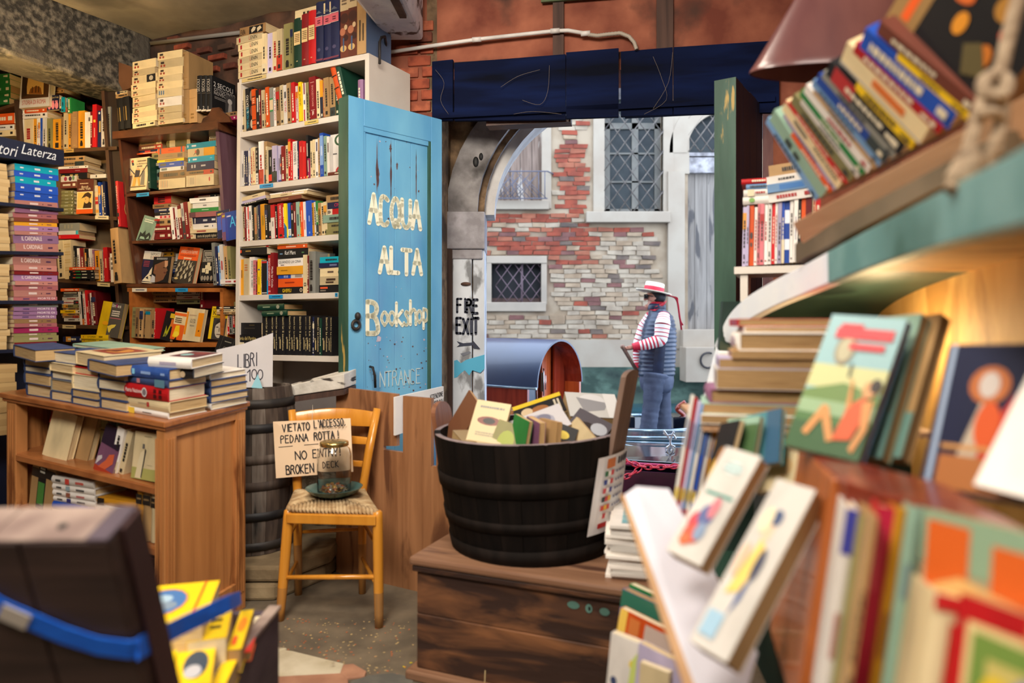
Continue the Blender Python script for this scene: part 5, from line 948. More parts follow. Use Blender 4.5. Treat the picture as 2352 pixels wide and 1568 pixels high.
pile(DB, 480, 500, 337, '9K 10T#a 6w 7r', 'in the corner stack behind turquoise spines, '+dd, g, off=.1, jit=1, art={'a': SP(*[('r',.1,.1+.2*i,.9,.2+.2*i,(120,110,90)) for i in range(4)])}, depth=.12)
facing(DB, 288, 336, 437, 360, .03, 'c', 'cream book with three marching figures on its cover, first shelf of the dark bookcase', [('e',.2,.9,.06,.04,(176,70,50)),('p',[(.16,.86),(.26,.86),(.3,.78),(.22,.76)],(50,60,80)),('d',.45,.86,.85,.92,1,(110,90,70)),('t','La Rivoluzione',.42,.78,.05,(90,80,70),0,.5),('d',.45,.70,.7,.76,1,(110,90,70)),('p',[(.3,.1),(.44,.1),(.5,.42),(.62,.1),(.7,.1),(.6,.52),(.64,.58),(.56,.66),(.44,.66),(.38,.56)],(214,170,80)),('p',[(.38,.4),(.6,.4),(.62,.6),(.4,.62)],(64,62,70)),('e',.5,.66,.06,.04,(210,176,140)),('p',[(.12,.12),(.24,.12),(.28,.46),(.14,.46)],(110,80,70)),('e',.21,.5,.05,.035,(206,170,130)),('p',[(.7,.14),(.88,.14),(.84,.58),(.72,.58)],(130,126,116)),('e',.78,.62,.05,.035,(206,170,130)),('p',[(.1,.68),(.13,.69),(.4,.5),(.36,.48)],(60,60,80)),('p',[(.62,.4),(.64,.38),(.94,.74),(.92,.75)],(50,44,40)),('r',.04,.09,.96,.12,(150,130,90))], lean=7, group=g, spine=None)
u = DB.s_px(341,.03); spine3(DB.pt(u,.03,DB.z_py(u,431)), DB.pt(u,.03,DB.z_py(u,431)+.2)-DB.D*.012, DB.D, .022, .16, 'G', 'dark green hardback directly behind the marching figures cover, dark bookcase', [('e',.5,.2,.3,.025,(150,160,140))], 'hardback', g)
for k, (yb, h_, c) in enumerate(((431,18,'K'),(414,26,'s'),(388,22,'G'),(366,16,'E'))): pile(DB, 348, 372, yb, '%d%s' % (h_-1, c), ('in the shadowed pile, level %s, ' % ('one','two','three','four')[k])+dd, g, off=.08, jit=1)
pile(DB, 364, 424, 433, '23c#a 18K 9w#b 12b#c 6y#d 14T#e 13o#f', 'in the tall middle pile, '+dd, g, off=.01, jit=4, art={'a': SP(*[('d',.15,.9-.05*i,.85,.925-.05*i,1,(130,110,110) if i % 2 else (190,100,80)) for i in range(6)]), 'b': SP(('r',.2,.7,.8,.94,(90,110,110)),('r',.1,.03,.9,.12,(40,40,40))), 'c': SP(('r',.25,.7,.75,.95,(40,44,60)),('d',.4,.3,.6,.65,1,(160,180,220)),('e',.5,.08,.25,.04,(40,44,60))), 'd': SP(('d',.3,.1,.7,.9,1,(120,90,40))), 'e': SP(('r',.2,.08,.8,.26,(90,70,60)),('d',.4,.35,.55,.8,1,(130,110,80))), 'f': SP(('r',0,.87,1,.93,(70,80,100)),('r',0,.07,1,.13,(70,80,100)),('d',.4,.3,.6,.7,1,(190,60,30)))})
pile(DB, 428, 492, 430, '26c#a 11K 19n#b 13t#c 19Y#d 13t#e', 'in the turquoise topped pile, '+dd, g, off=.01, jit=3, art={'a': SP(('r',0,.9,1,.905,(190,90,80)),('r',0,.66,1,.665,(190,90,80)),('e',.55,.15,.2,.025,(190,70,60)),('d',.2,.7,.8,.86,3,(170,150,130))), 'b': SP(('d',.3,.65,.7,.85,2,(200,200,210)),('d',.4,.25,.6,.55,1,(200,200,210))), 'c': SP(('e',.5,.94,.25,.02,(230,240,240)),('d',.35,.6,.65,.88,1,(230,240,240)),('d',.4,.05,.6,.2,1,(120,190,200))), 'd': SP(('r',0,.4,1,1,(196,176,134)),('e',.5,.62,.4,.07,(70,50,40)),('e',.6,.7,.2,.03,(200,80,50)),('p',[(.1,.8),(.5,.72),(.4,.7)],(60,50,40))), 'e': SP(('e',.5,.94,.25,.02,(230,240,240)),('d',.35,.6,.65,.88,1,(230,240,240)))}, yr=424)
g = 'books on the second shelf of the dark bookcase'; dd = 'dark bookcase second shelf'
facing(DB, 312, 345, 551, 490, .03, 's', 'pale green book with a black woodcut on its cover, leaning on the dark bookcase', [('d',.15,.75,.8,.9,2,(230,236,220)),('p',[(.1,.06),(.9,.06),(.95,.3),(.75,.42),(.55,.28),(.45,.46),(.3,.3),(.12,.36)],(40,48,44)),('p',[(.2,.1),(.6,.12),(.5,.2),(.25,.2)],(150,184,164)),('p',[(.65,.15),(.85,.18),(.8,.3)],(150,184,164)),('r',.1,.02,.9,.05,(40,48,44))], lean=10, roll=-14, group=g)
pile(DB, 353, 394, 549, '16R 15R 16T 8w#b 7k 9n 10K 19r#a', 'in the red topped pile, '+dd, g, off=.05, jit=2, art={'a': SP(*[('d',.68-.26*i,.2,.86-.26*i,.95,1,(50,20,24)) for i in range(3)]), 'b': SP(('r',.1,.1,.9,.7,(206,60,70)),('d',.2,.15,.8,.65,2,(240,210,200)))})
row(DB, DL[2], 395, '7w75#a 4R73 7w75 8R78 7w83#b 9R85 5c86 4c85', 'in the tilting run, '+dd, g, lean=-7, art={'a': SP(('d',.3,.1,.7,.35,1,(60,60,60))), 'b': SP(('r',0,0,1,.5,(70,66,64)),('e',.5,.14,.2,.02,(210,60,60)),('d',.3,.55,.7,.95,1,(120,110,110)))}, depth=.14)
pile(DB, 438, 500, 548, '13k#a 9c#b 13w#c 15n#d 12q#e 9g#f 12w#g 12w#h', 'in the pale pile by the upright, '+dd, g, off=.012, jit=3, art={'a': {'spine': [('t','storia del popolo inglese',.3,.74,.5,(214,200,170),-1,.68),('r',.1,.8,.9,.95,(206,190,160))], 'label': 'black book with pale lowercase lettering at the bottom of the pile by the upright'}, 'b': SP(('d',.3,.3,.7,.9,1,(180,70,70))), 'c': SP(('d',.4,.3,.6,.6,1,(60,60,60)),('e',.5,.2,.2,.015,(40,60,110))), 'd': SP(('r',.1,.88,.9,.91,(226,224,220)),('r',.1,.04,.9,.07,(226,224,220)),('d',.35,.35,.65,.65,1,(210,210,216)),('r',.4,.1,.7,.24,(226,224,220))), 'e': SP(('r',0,.78,1,1,(100,56,70)),), 'f': SP(('d',.4,.25,.6,.7,1,(190,226,200)),), 'g': SP(('d',.4,.4,.6,.65,1,(90,90,100)),), 'h': SP(('d',.4,.35,.7,.75,1,(60,60,70)),)})
pile(DB, 444, 500, 460, '6c 7R#a', 'over the pale pile, '+dd, g, off=.1, jit=3)
row(DB, ((262,652),(310,652)), 262, '18T128', 'wedged outside the dark bookcase upright', 'books outside the dark upright', off=-.04, lean=-6, kind0='hardback', depth=.2)
u = DB.s_px(272,-.04); z = DB.z_py(u,521,-.04); spine3(DB.pt(u,-.04,z), DB.pt(u,-.04,z+.30)-DB.D*.028, DB.D, .022, .17, 'r', 'tall crimson atlas sized book with white spine lettering outside the dark upright', [('t','LA CAVIRANA',.75,.4,.5,(240,224,214),1,.5),('r',.15,.22,.85,.3,(50,50,50)),('r',.4,.05,.6,.16,(240,224,214))], 'hardback', 'books outside the dark upright', front=[('e',.5,.4,.3,.2,(200,150,90)),('e',.5,.4,.26,.18,(120,14,24))])
g = 'books on the third shelf of the dark bookcase'; dd = 'dark bookcase third shelf'
pile(DB, 348, 396, 601, '12T 10Y#a 10m', 'in the rear heap behind the masked face cover, '+dd, g, off=.16, jit=2); pile(DB, 400, 440, 600, '10w 9w', 'in the rear heap at the middle, '+dd, g, off=.16)
pile(DB, 396, 410, 645, '9w 9n 9b 9w 9k', 'in the rear column between face out covers, '+dd, g, off=.16, jit=1)
row(DB, ((455,640),(500,640)), 458, '8w66 9r66 9e62 8n64', 'in the rear row behind the last face out cover, '+dd, g, off=.17)
facing(DB, 318, 357, 648, 574, .022, 'n', 'navy book with a white mask drawing on its cover, third shelf', [('r',0,.74,1,1,(214,208,196)),('t','RAPPORTO',.42,.87,.09,(36,34,36),0,.52),('t','SU',.42,.77,.08,(36,34,36),0,.14),('t','NOI',.6,.77,.08,(190,50,40),0,.3),('d',.1,.5,.45,.7,4,(150,60,80)),('p',[(.2,.06),(.9,.04),(.98,.62),(.8,.66),(.55,.4),(.5,.3)],(226,216,190)),('p',[(.36,.16),(.55,.12),(.5,.22)],(26,28,40)),('p',[(.66,.44),(.9,.5),(.86,.56),(.7,.5)],(26,28,40)),('p',[(.56,.24),(.8,.2),(.76,.3)],(26,28,40)),('r',0,.0,1,.03,(226,216,190))], lean=9, roll=-5, group=g)
facing(DB, 345, 386, 648, 588, .024, 'k', 'black book with a profile portrait in brown, in front of the mask cover', [('p',[(.28,.0),(.25,.3),(.1,.36),(.12,.68),(.45,.78),(.7,.86),(.84,.84),(.86,.66),(.80,.58),(.9,.46),(.83,.42),(.84,.34),(.78,.26),(.72,.12),(.5,.04)],(120,80,58)),('p',[(.66,.84),(.84,.84),(.86,.66),(.78,.58),(.7,.6)],(196,150,116)),('e',.18,.56,.06,.09,(142,90,66)),('p',[(.7,.42),(.82,.4),(.8,.34),(.68,.36)],(90,46,40)),('r',.62,.56,.76,.585,(40,28,24)),('d',.2,.88,.8,.96,2,(190,190,190)),('p',[(.0,.0),(.28,0),(.24,.22),(.05,.3)],(190,190,196))], lean=8, roll=-2, group=g, off=.0)
facing(DB, 397, 443, 648, 563, .03, 'o', 'orange topped book with a swirling black drawing, third shelf', [('t','AMERICA IN FIAMME',.1,.82,.09,(244,214,180),0,.84),('t','NOTE',.4,.91,.07,(60,30,24),0,.3),('d',.1,.74,.9,.79,2,(150,50,20)),('r',.3,.675,.7,.71,(240,200,170)),('r',0,0,1,.64,(56,50,44))]+[('p',[(x,y),(x+.1,y+.05),(x+.06,y+.13),(x+.12,y+.2),(x+.05,y+.16),(x-.02,y+.08)],(176,166,140)) for x, y in ((.1,.42),(.25,.3),(.4,.45),(.55,.35),(.7,.42),(.15,.15),(.35,.1),(.55,.12),(.75,.2),(.3,.5),(.6,.5),(.8,.05),(.05,.28),(.45,.24),(.82,.33))]+[('e',.15,.12,.1,.03,(200,176,120)),('e',.6,.2,.05,.07,(196,190,170))], lean=9, roll=-6, group=g)
facing(DB, 459, 492, 646, 572, .026, 'k', 'charcoal book with a white rosette of placards and rounded title frame, third shelf', [('r',.08,.62,.92,.97,(190,180,160)),('r',.11,.635,.89,.955,(54,50,48)),('d',.18,.8,.82,.93,3,(206,200,184)),('t','L~America'.replace('~','\''),.2,.72,.07,(236,230,216),0,.55),('t','del dissenso',.16,.65,.07,(236,230,216),0,.68)]+[('r',x,y,x+.22,y+.13,(220,206,170)) for x, y in ((.3,.38),(.52,.34),(.42,.46),(.1,.28),(.36,.24))]+[('e',x,.1,.09,.08,(150,140,124)) for x in (.15,.35,.55,.8)], lean=6, roll=-1, group=g)
row(DB, ((488,655),(545,658)), 490, '8e98 6n90 5B92 8w95#a 9T92 8E92', 'on the ledge between both bookcases', 'books between both bookcases', off=-.02, lean=-4, art={'a': SP(('d',.3,.3,.7,.7,1,(190,60,60)),('e',.5,.06,.2,.01,(60,60,60)))}, depth=.14)
pile(DB, 505, 545, 652, '11w', 'under the books between both bookcases', 'books between both bookcases', off=-.03, jit=0, depth=.15)
for k, (x0, x1, yt, yb, c) in enumerate(((500,524,484,548,'n'),(511,534,488,552,'P'),(520,548,486,553,'b'))):
    facing(DB, x0, x1+6, yb, yt, .008, c, '%s glossy magazine tucked upright between the bookcases' % ('navy','plum spined','bright blue lettered')[k], [('t','AS',.3,.45,.38,(60,190,240),0,.65),('d',.1,.8,.4,.9,1,(220,220,240)),('r',.0,.05,.18,.9,(40,60,160))] if k == 2 else [('r',.05,.3,.4,.8,(60,90,190)),('d',.1,.82,.5,.95,1,(220,200,60))], off=-.05-.01*k, lean=4, roll=8, group='magazines between the bookcases')
pile(DB, 500, 520, 540, '8K 8K 8T 8K 8K 8T', 'in the worn column behind the glossy magazines', 'books between both bookcases', off=.0, jit=1)
g = 'books on the lowest shelf of the dark bookcase'; dd = 'orange shelf of the dark bookcase'
pile(DB, 348, 408, 694, '9T 9K 8T', 'lying at the back, '+dd, g, off=.15, jit=3); pile(DB, 405, 460, 698, '11E 8w#a 2k 8w', 'lying behind the cream and orange cover, '+dd, g, off=.14, jit=2)
row(DB, ((450,708),(505,708)), 461, '9R52#a 34R58#b', 'upright at the back of the '+dd, g, off=.14, art={'b': SP(('r',.2,.66,.95,.8,(190,120,90)),('t','VIETNAM',.1,.69,.06,(90,30,30),0,.7))})
row(DB, ((300,775),(370,778)), 300, '10E70#a 9K68 8T68 7K66 11T62#b 10K68 3r70', 'splayed open at the outer end, '+dd, g, off=-.01, lean=3, art={'a': SP(*[('r',.2,.4+.13*i,.8,.49+.13*i,(110,100,70)) for i in range(4)]), 'b': SP(('r',0,.88,1,1.0,(0,120,150)),)}, depth=.14)
for (x0, x1, yb, yt, c, rl, lab, fr) in ((367,391,779,712,'k',-9,'black book with yellow green shapes on its cover, lowest dark shelf',[('r',.5,.78,.95,.94,(214,180,40)),('p',[(.25,.1),(.35,.5),(.5,.3),(.7,.6),(.75,.5),(.6,.2)],(170,170,30)),('r',.7,.5,.95,.75,(206,110,40)),('e',.45,.18,.12,.06,(110,110,60))]),
        (390,418,778,714,'c',-7,'cream and orange book with a yellow figure on its cover, lowest dark shelf',[('r',0,.86,1,.96,(230,104,40)),('r',0,0,1,.55,(226,96,30)),('p',[(.15,.1),(.3,.5),(.6,.52),(.7,.2),(.5,.06)],(246,200,20)),('e',.45,.2,.22,.1,(250,220,60)),('d',.15,.6,.7,.8,3,(80,60,40)),('p',[(.35,.0),(.5,.12),(.55,.0)],(40,30,20))]),
        (418,459,781,706,'c',-5,'cream book with two orange side bands on its cover, lowest dark shelf',[('r',0,.18,.13,.88,(230,140,20)),('r',.68,.16,1,.88,(230,140,20)),('t','L~ALTRA'.replace('~','\''),.28,.62,.06,(80,76,80),0,.3),('t','FACCIA',.28,.55,.06,(80,76,80),0,.3),('d',.2,.76,.6,.82,1,(190,160,130)),('d',.3,.44,.55,.5,2,(150,140,120)),('e',.85,.33,.04,.03,(120,70,20))]),
        (477,515,778,703,'y',-3,'yellow topped book with a grey portrait and bold black name, lowest dark shelf',[('t','Kenne',.12,.74,.14,(40,26,20),0,.86),('d',.1,.9,.5,.95,1,(90,70,10)),('d',.1,.665,.8,.70,1,(90,70,10)),('r',.2,0,1,.65,(60,56,52)),('e',.62,.3,.27,.26,(196,184,164)),('p',[(.34,.42),(.4,.58),(.7,.63),(.9,.5),(.86,.42),(.6,.52)],(40,36,34)),('r',.42,.36,.56,.385,(46,40,38)),('r',.68,.36,.82,.385,(46,40,38)),('p',[(.58,.36),(.66,.36),(.69,.24),(.58,.23)],(150,136,118)),('r',.5,.14,.74,.165,(90,60,56))])):
    facing(DB, x0, x1, yb, yt, .024, c, lab, fr, lean=8, roll=rl, group=g, off=.0)
row(DB, ((505,768),(545,768)), 514, '4w62 4w62 5r64 8e62#a 5r64 8E75', 'by the yellow topped portrait book', g, off=.02, lean=-3)
for k in range(3): 
    M_ = DB.at(500+k*5, 727-k*7, .0); b_ = frame4(M_, (0,0,1), DB.N, -DB.D); 
pile(DB, 498, 542, 722, '6T 6c 7k', 'sagging over the red and white spines, lowest dark shelf', g, off=.0, jit=3)
facing(DB, 484, 530, 830, 768, .02, 'k', 'charcoal softcover with pale lines leaning before the price card', [('r',.2,.0,.205,1,(140,136,124)),('r',.8,.0,.805,1,(140,136,124)),('d',.35,.8,.7,.86,1,(150,146,130)),('t','CINA',.38,.55,.09,(150,146,130)),('d',.3,.42,.75,.48,1,(150,146,130))], off=-.12, lean=14, roll=-12, group='books before the dark bookcase')
# ------------------------------------------------------------------ corner bookcase
g = 'books on the warm lit top shelf of the corner bookcase'; dd = 'corner bookcase lit shelf'
row(LB, LL[1], 45, '12w112 20c72 8Y74 4w73 5w76 5b73#a 9w73 12E72 20Y70 6K74 10c82 8Y84 3K84 12K84#b 15Y86 14w82#c 5R82 10r98#d 10n84#e 11w88 9e92', dd, g, art={'a': SP(('r',0,0,1,.6,(60,90,170)),), 'b': SP(('d',.2,.7,.8,.85,3,(180,150,100)),('d',.3,.05,.7,.1,1,(180,150,100))), 'c': SP(('d',.6,.7,.9,.9,1,(90,80,70)),), 'd': SP(('r',.25,.58,.75,.64,(226,180,60)),('d',.4,.15,.6,.55,1,(230,180,160))), 'e': SP(('e',.4,.93,.2,.03,(230,226,216)),('d',.35,.3,.7,.85,1,(200,180,110)))}, depth=.14)
pile(LB, 55, 108, 271, '12w 9o', 'lying under the old view cover, '+dd, g, off=.0, jit=3, kind0='hardback')
facing(LB, 44, 112, 246, 166, .045, 'w', 'large cream book with an old painted view and red title, warm lit shelf', [('r',.06,.26,.97,.95,(80,50,26)),('p',[(.2,.4),(.8,.35),(.78,.85),(.25,.9)],(220,176,100)),('p',[(.3,.4),(.75,.36),(.7,.55),(.55,.62),(.35,.55)],(150,90,36)),('r',.4,.42,.43,.6,(70,44,24)),('r',.52,.42,.55,.62,(70,44,24)),('r',.62,.42,.65,.6,(70,44,24)),('p',[(.06,.3),(.25,.35),(.2,.9),(.06,.95)],(50,34,20)),('t','STORIA DI ROMA',.1,.08,.13,(190,70,50),0,.8)], off=-.03, lean=4, group=g, kind='hardback')
facing(LB, 108, 136, 252, 219, .03, 'n', 'small navy book with three pink figures, beside the painted view', [('t','Storie',.05,.78,.16,(240,214,140),0,.9)]+[('e',.2+.3*i,.28,.14,.26,(232,140,150)) for i in range(3)]+[('r',.08+.3*i,.5,.3+.3*i,.62,(206,120,130)) for i in range(3)], off=.0, lean=0, group=g)
row(LB, ((136,256),(170,262)), 136, '6c34 7t34 3E34 4B34 8g36', 'in the short stack by the pink figures, '+dd, g, off=.0, depth=.12)
pile(LB, 106, 147, 214, '8T 8K 6T', 'in the shadow behind the pink figures, '+dd, g, off=.06, jit=2)
for k, (xl, xr, yb, tk, lb) in enumerate(((-40,22,241,'14g 13g 17g 14g 12g','in the green boxed column under the stone lintel'),(-40,32,285,'24o','on the short shelf beside the divider'),(-40,34,314,'14c 12w','below the orange pair beside the divider'))): pile(LB, xl, xr, yb, tk, lb, 'books at the edge of the corner bookcase', off=.0, jit=1.5)
g = 'books on the second shelf of the corner bookcase'; dd = 'corner bookcase second shelf'
pile(LB, 140, 168, 493, '8E#a 8E#a 8E#a 8E#a 8E#a 8E#a 8E#a', 'in the matching grey column, '+dd, g, off=.02, jit=1, art={'a': SP(('r',.3,.06,.7,.12,(220,220,200)),('d',.4,.3,.6,.8,1,(190,190,170)))}, kind0='hardback'); pile(LB, 138, 175, 432, '15m 13w#a', 'above the matching grey column, '+dd, g, off=.02, jit=2, art={'a': SP(('e',.5,.7,.4,.1,(170,60,80)),('e',.5,.4,.4,.1,(70,50,70)),('e',.6,.2,.4,.08,(110,150,110)))})
facing(LB, 175, 213, 491, 411, .03, 'm', 'brown and orange book with a soldier portrait on its cover, corner bookcase', [('r',0,0,1,.2,(232,96,28)),('r',.02,.13,.98,.64,(240,226,190)),('r',.06,.16,.94,.62,(232,196,100)),('p',[(.4,.16),(.9,.16),(.92,.3),(.78,.34),(.8,.5),(.7,.5),(.5,.5),(.48,.34)],(60,44,30)),('e',.62,.4,.15,.11,(226,184,110)),('p',[(.3,.44),(.5,.58),(.7,.62),(.9,.55),(.86,.44),(.6,.5)],(70,50,34)),('e',.56,.42,.02,.012,(40,30,20)),('d',.2,.85,.7,.9,1,(230,206,170)),('t','Bandi',.3,.75,.06,(240,224,190),0,.4),('t','nelle Valli',.14,.69,.06,(240,224,190),0,.7)], lean=2, off=.0, group=g)
row(LB, LL[2], 222, '7c70#a 6b78 5c72 6n80', 'beside the soldier portrait, '+dd, g, art={'a': SP(*[('r',0,.1+.14*i,1,.2+.14*i,c) for i, c in enumerate(((226,160,60),(226,200,160),(190,40,40),(230,90,40),(226,200,160),(206,196,180)))])}, lean=-3)
pile(LB, 138, 196, 410, '13k#a 10R#b 6w 10T 12T', 'in the flat pile over the soldier portrait, '+dd, g, off=.03, jit=6, art={'a': SP(('r',.3,.85,.7,.95,(200,190,60)),('d',.2,.3,.8,.7,2,(200,170,90))), 'b': SP(('d',.4,.2,.6,.5,1,(170,120,130)))}, depth=.15)
pile(LB, 207, 243, 409, '9w#a', 'above the striped spines, '+dd, g, off=.0, jit=0, art={'a': SP(('e',.5,.6,.3,.04,(40,40,40)),)})
g = 'books on the third shelf of the corner bookcase'; dd = 'corner bookcase third shelf'
pile(LB, 134, 180, 548, '9r#a 9w#b 18e#c', 'in the grey topped pile, '+dd, g, off=.03, jit=2, art={'a': SP(('e',.5,.93,.3,.03,(220,120,60)),), 'b': SP(('r',0,.0,1,.12,(60,180,190)),), 'c': SP(('d',.3,.3,.8,.8,3,(160,150,130)),)}, depth=.15)
row(LB, LL[3], 134, '14c88 17c90#a 8_0 4k78 4k72#b 5w73 10R74 3K74 4k73 4k72#b 4w74 3w74 5P72 11Y70 7c70 4P68 10r79#c 3R70 8w66#d', dd, g, art={'a': SP(*[('d',.1,.2+.2*i,.9,.32+.2*i,2,(200,170,110)) for i in range(4)]), 'b': SP(('d',.3,.2,.7,.9,1,(210,190,140)),), 'c': SP(('d',.35,.3,.65,.8,1,(250,190,150)),), 'd': SP(('d',.2,.4,.8,.9,3,(120,110,100)),)}, lean=-3)
pile(LB, 160, 216, 641, '8k#a 7k#a 6k#a 7o', 'under the standing row, '+dd, g, off=-.02, jit=1.5, art={'a': SP(('r',.3,.75,.6,.85,(206,80,40)),('r',.3,.55,.6,.74,(60,150,70)),('r',.3,.3,.6,.5,(220,216,200)),('r',.4,.04,.6,.12,(220,216,200)))}, depth=.15)
g = 'books on the fourth shelf of the corner bookcase'; dd = 'corner bookcase fourth shelf'
row(LB, LL[4], 184, '5w76#a 6k70#b 5w72 7r80#c 3R72 5w74 10RH76', dd, g, lean=-5, art={'a': SP(('d',.3,.2,.7,.8,1,(120,110,100)),), 'b': SP(('r',0,0,1,.2,(220,120,40)),), 'c': SP(('d',.3,.3,.7,.6,1,(250,210,190)),)})
u = LB.s_px(232,.02); pile(LB, 142, 184, 738, '8w#a 5T 6K 7y 5K 8E 9w 8w 6e 7k 7o', 'in the tall mixed pile, '+dd, g, off=.02, jit=4, art={'a': SP(('d',.3,.2,.7,.9,1,(90,80,70)),('e',.5,.1,.2,.02,(60,60,60)))})
g = 'yellow and grey volumes below the corner bookcase'
pile(LB, 187, 248, 786, '8y#a 9y#a', 'before the corner bookcase', g, off=-.10, jit=1, art={'a': SP(('e',.5,.9,.2,.015,(200,40,60)),('t','STORIA',.3,.75,.45,(110,90,10),-1,.3),('d',.35,.15,.65,.4,1,(110,90,10)))}, depth=.15)
pile(LB, 143, 190, 785, '12n', 'beside the yellow pair below the corner bookcase', g, off=-.08, jit=0, depth=.16)
facing(LB, 221, 272, 770, 690, .035, 'y', 'tall yellow and grey softcover bulging open on the yellow pair', [('r',.42,0,1,1,(84,80,74)),('t','limes',.45,.86,.1,(240,236,226),0,.4),('r',.62,.86,.68,.96,(150,40,110)),('d',.5,.6,.85,.78,3,(236,230,220)),('r',.45,.54,.95,.555,(220,110,130)),('p',[(.42,.3),(.6,.36),(.8,.38),(.75,.3),(.62,.24),(.56,.12),(.5,.16)],(236,214,90)),('e',.3,.38,.14,.06,(236,170,20)),('d',.1,.62,.38,.68,2,(214,180,20))], off=-.08, lean=8, roll=-7, group=g, pg=PAGE[1])
# ------------------------------------------------------------------ the rack's stacked books
g = 'stacked books in the navy rack'
def rpile(line, toks, where, c1toks, sp):
    y0 = line[0][1]+(line[1][1]-line[0][1])*(40-line[0][0])/(line[1][0]-line[0][0]); 
    pile(RK, 33, 133, y0+1, toks, where, g, off=.0, jit=2.5, yr=ext(line,133)[1], art=sp, depth=.14)
    pile(RK, -60, 20, ext(line,-60)[1], c1toks, 'of the outer pages column, '+where.replace('in the ',''), g, off=-.005, jit=5, yr=ext(line,20)[1], art={'z': {'spine': [('r',0,0,1,1,(206,178,130)),('r',0,0,.5,1,(196,166,118))]}}, depth=.14)
W3_ = [('d',.4,.78,.6,.92,1,(226,232,240)),('d',.35,.38,.65,.62,1,(226,232,240)),('d',.4,.12,.6,.26,1,(226,232,240))]
MG = [('d',.35,.4,.7,.75,1,(236,214,210)),('d',.4,.1,.6,.3,1,(90,50,80)),('e',.5,.36,.14,.012,(90,60,70))]; MG2 = [('t','IL CARDINALE',.34,.82,.5,(244,230,226),-1,.44),('d',.4,.1,.6,.3,1,(80,50,90))]; MG3 = [('t','MORTE DI',.34,.46,.5,(244,230,232),-1,.4),('d',.35,.6,.65,.86,1,(80,60,110))]
rpile(RL[1], '17b#a 13b#a 19b#a 15t#a 13b#a 15t#a', 'in the blue tier of the rack', '17c#z 20T#z 18c#z 19T#z 16c#z', {'a': {'spine': W3_}})
rpile(RL[2], '19x#b 19Q#c 9x#a 12Q#a 9Y#a 9m#a 11q#a 15P#a 13x#a', 'in the rack tier under the blue one', '18c#z 15T#z 22c#z 18c#z 14T#z', {'a': {'spine': MG}, 'b': {'spine': MG2}, 'c': {'spine': MG2}})
rpile(RL[3], '9q#c 15x#a 11q#a 10x#a 14Q#b 9R#a 13x#a 18x#b 11P#a', 'in the third tier of the rack', '12T#z 16c#z 14T#z 15c#z 14w#z 14c#z', {'a': {'spine': MG}, 'b': {'spine': MG2}, 'c': {'spine': MG3}})
rpile(RL[4], '15R#a 14E#a 7E#a 13u#a 9q#a 10K#a 9Q#c 9Q#c 9Q#c 11e#a', 'in the fourth tier of the rack', '18c#z 14w#z 15T#z 17c#z 16c#z 16T#z', {'a': {'spine': MG}, 'c': {'spine': MG3}})
pile(RK, -60, 38, 1002, '22K#z 30T#z 26K#z 24c#z 20T#z 22c#z 20K#z', 'in the loose base column under the rack tiers', g, off=-.03, jit=4, art={'z': {'spine': [('r',0,0,1,1,(190,158,108)),('r',0,0,.5,1,(178,146,98))]}})
# ------------------------------------------------------------------ hardbacks on the oak cabinet
fu = cu.normalized(); fv = (cv-fu*cv.dot(fu)).normalized(); fw = fu.cross(fv).normalized(); CUL = cu.length
BLU = mat('hardback_blue_cloth', (44,62,104), (58,78,124), scale=20, rough=.6); BOARD = {'n': BLU, 'b': mat('hardback_bright_blue', (36,70,140), (50,86,160), scale=20, rough=.5)}
def px_u(px, py=None):      # fraction along the front edge for a pixel column
    k = (px-CX)/F; return (k*CL.y-CL.x)/(cu.x-k*cu.y)
nb = [0]
def hstack(px0, px1, v0, toks, where, dep=.21, mode='head', jit=.006, yaw=0):
    """lying hardbacks on the cabinet top, first one lowest; head: page ends to the room with the spine at their outer side; spine: spine to the room"""
    u0, u1 = px_u(px0), px_u(px1); base = CL+cu*u0+fv*v0; ww = (u1-u0)*CUL; z = .001; L = re.findall(r'(\d+)([a-zA-Z])', toks); n = 0; sc = (CL+cu*(u0+u1)/2).y/F
    for t_, c in L:
        n += 1; th = float(t_)*sc; nb[0] += 1; j1, j2 = random.uniform(-jit,jit), random.uniform(-jit,jit); R = Matrix.Rotation(math.radians(yaw+random.uniform(-2,2)), 3, fw)
        lab = fit(adj(th), '%s hardback, %s in the %s' % (CO[c][1], 'lowest' if n == 1 else ('topmost' if n == len(L) else ordw(n)+' up'), where))
        if mode == 'head': M = frame4(base+fu*j1+fv*j2+fw*z, fw, R @ fu, R @ fv); d, h = ww, dep
        else: M = frame4(base+fu*(ww+j1)+fv*j2+fw*z, fw, R @ fv, -(R @ fu)); d, h = dep, ww
        book(M, th-.0006, h, d, c, lab, 'hardback', 'hardbacks on the oak cabinet', seed=nb[0]+900, spine=SPN.get((where, n)), plain=(where, n) not in SPN, mats=BOARD.get(c), pg=PAGE[(0,0,1,2)[nb[0] % 4]]); z += th
    return z
SPN = {}
hstack(46, 104, .02, '29n 26n 14n 18n', 'outermost stack on the cabinet'); 
hstack(106, 160, .02, '22n 27e 20n 20c', 'second stack on the cabinet')
hstack(157, 216, .02, '17n 19n 35c 17r', 'third stack on the cabinet'); hstack(218, 279, .02, '24n 23n 24n 15n', 'fourth stack on the cabinet')
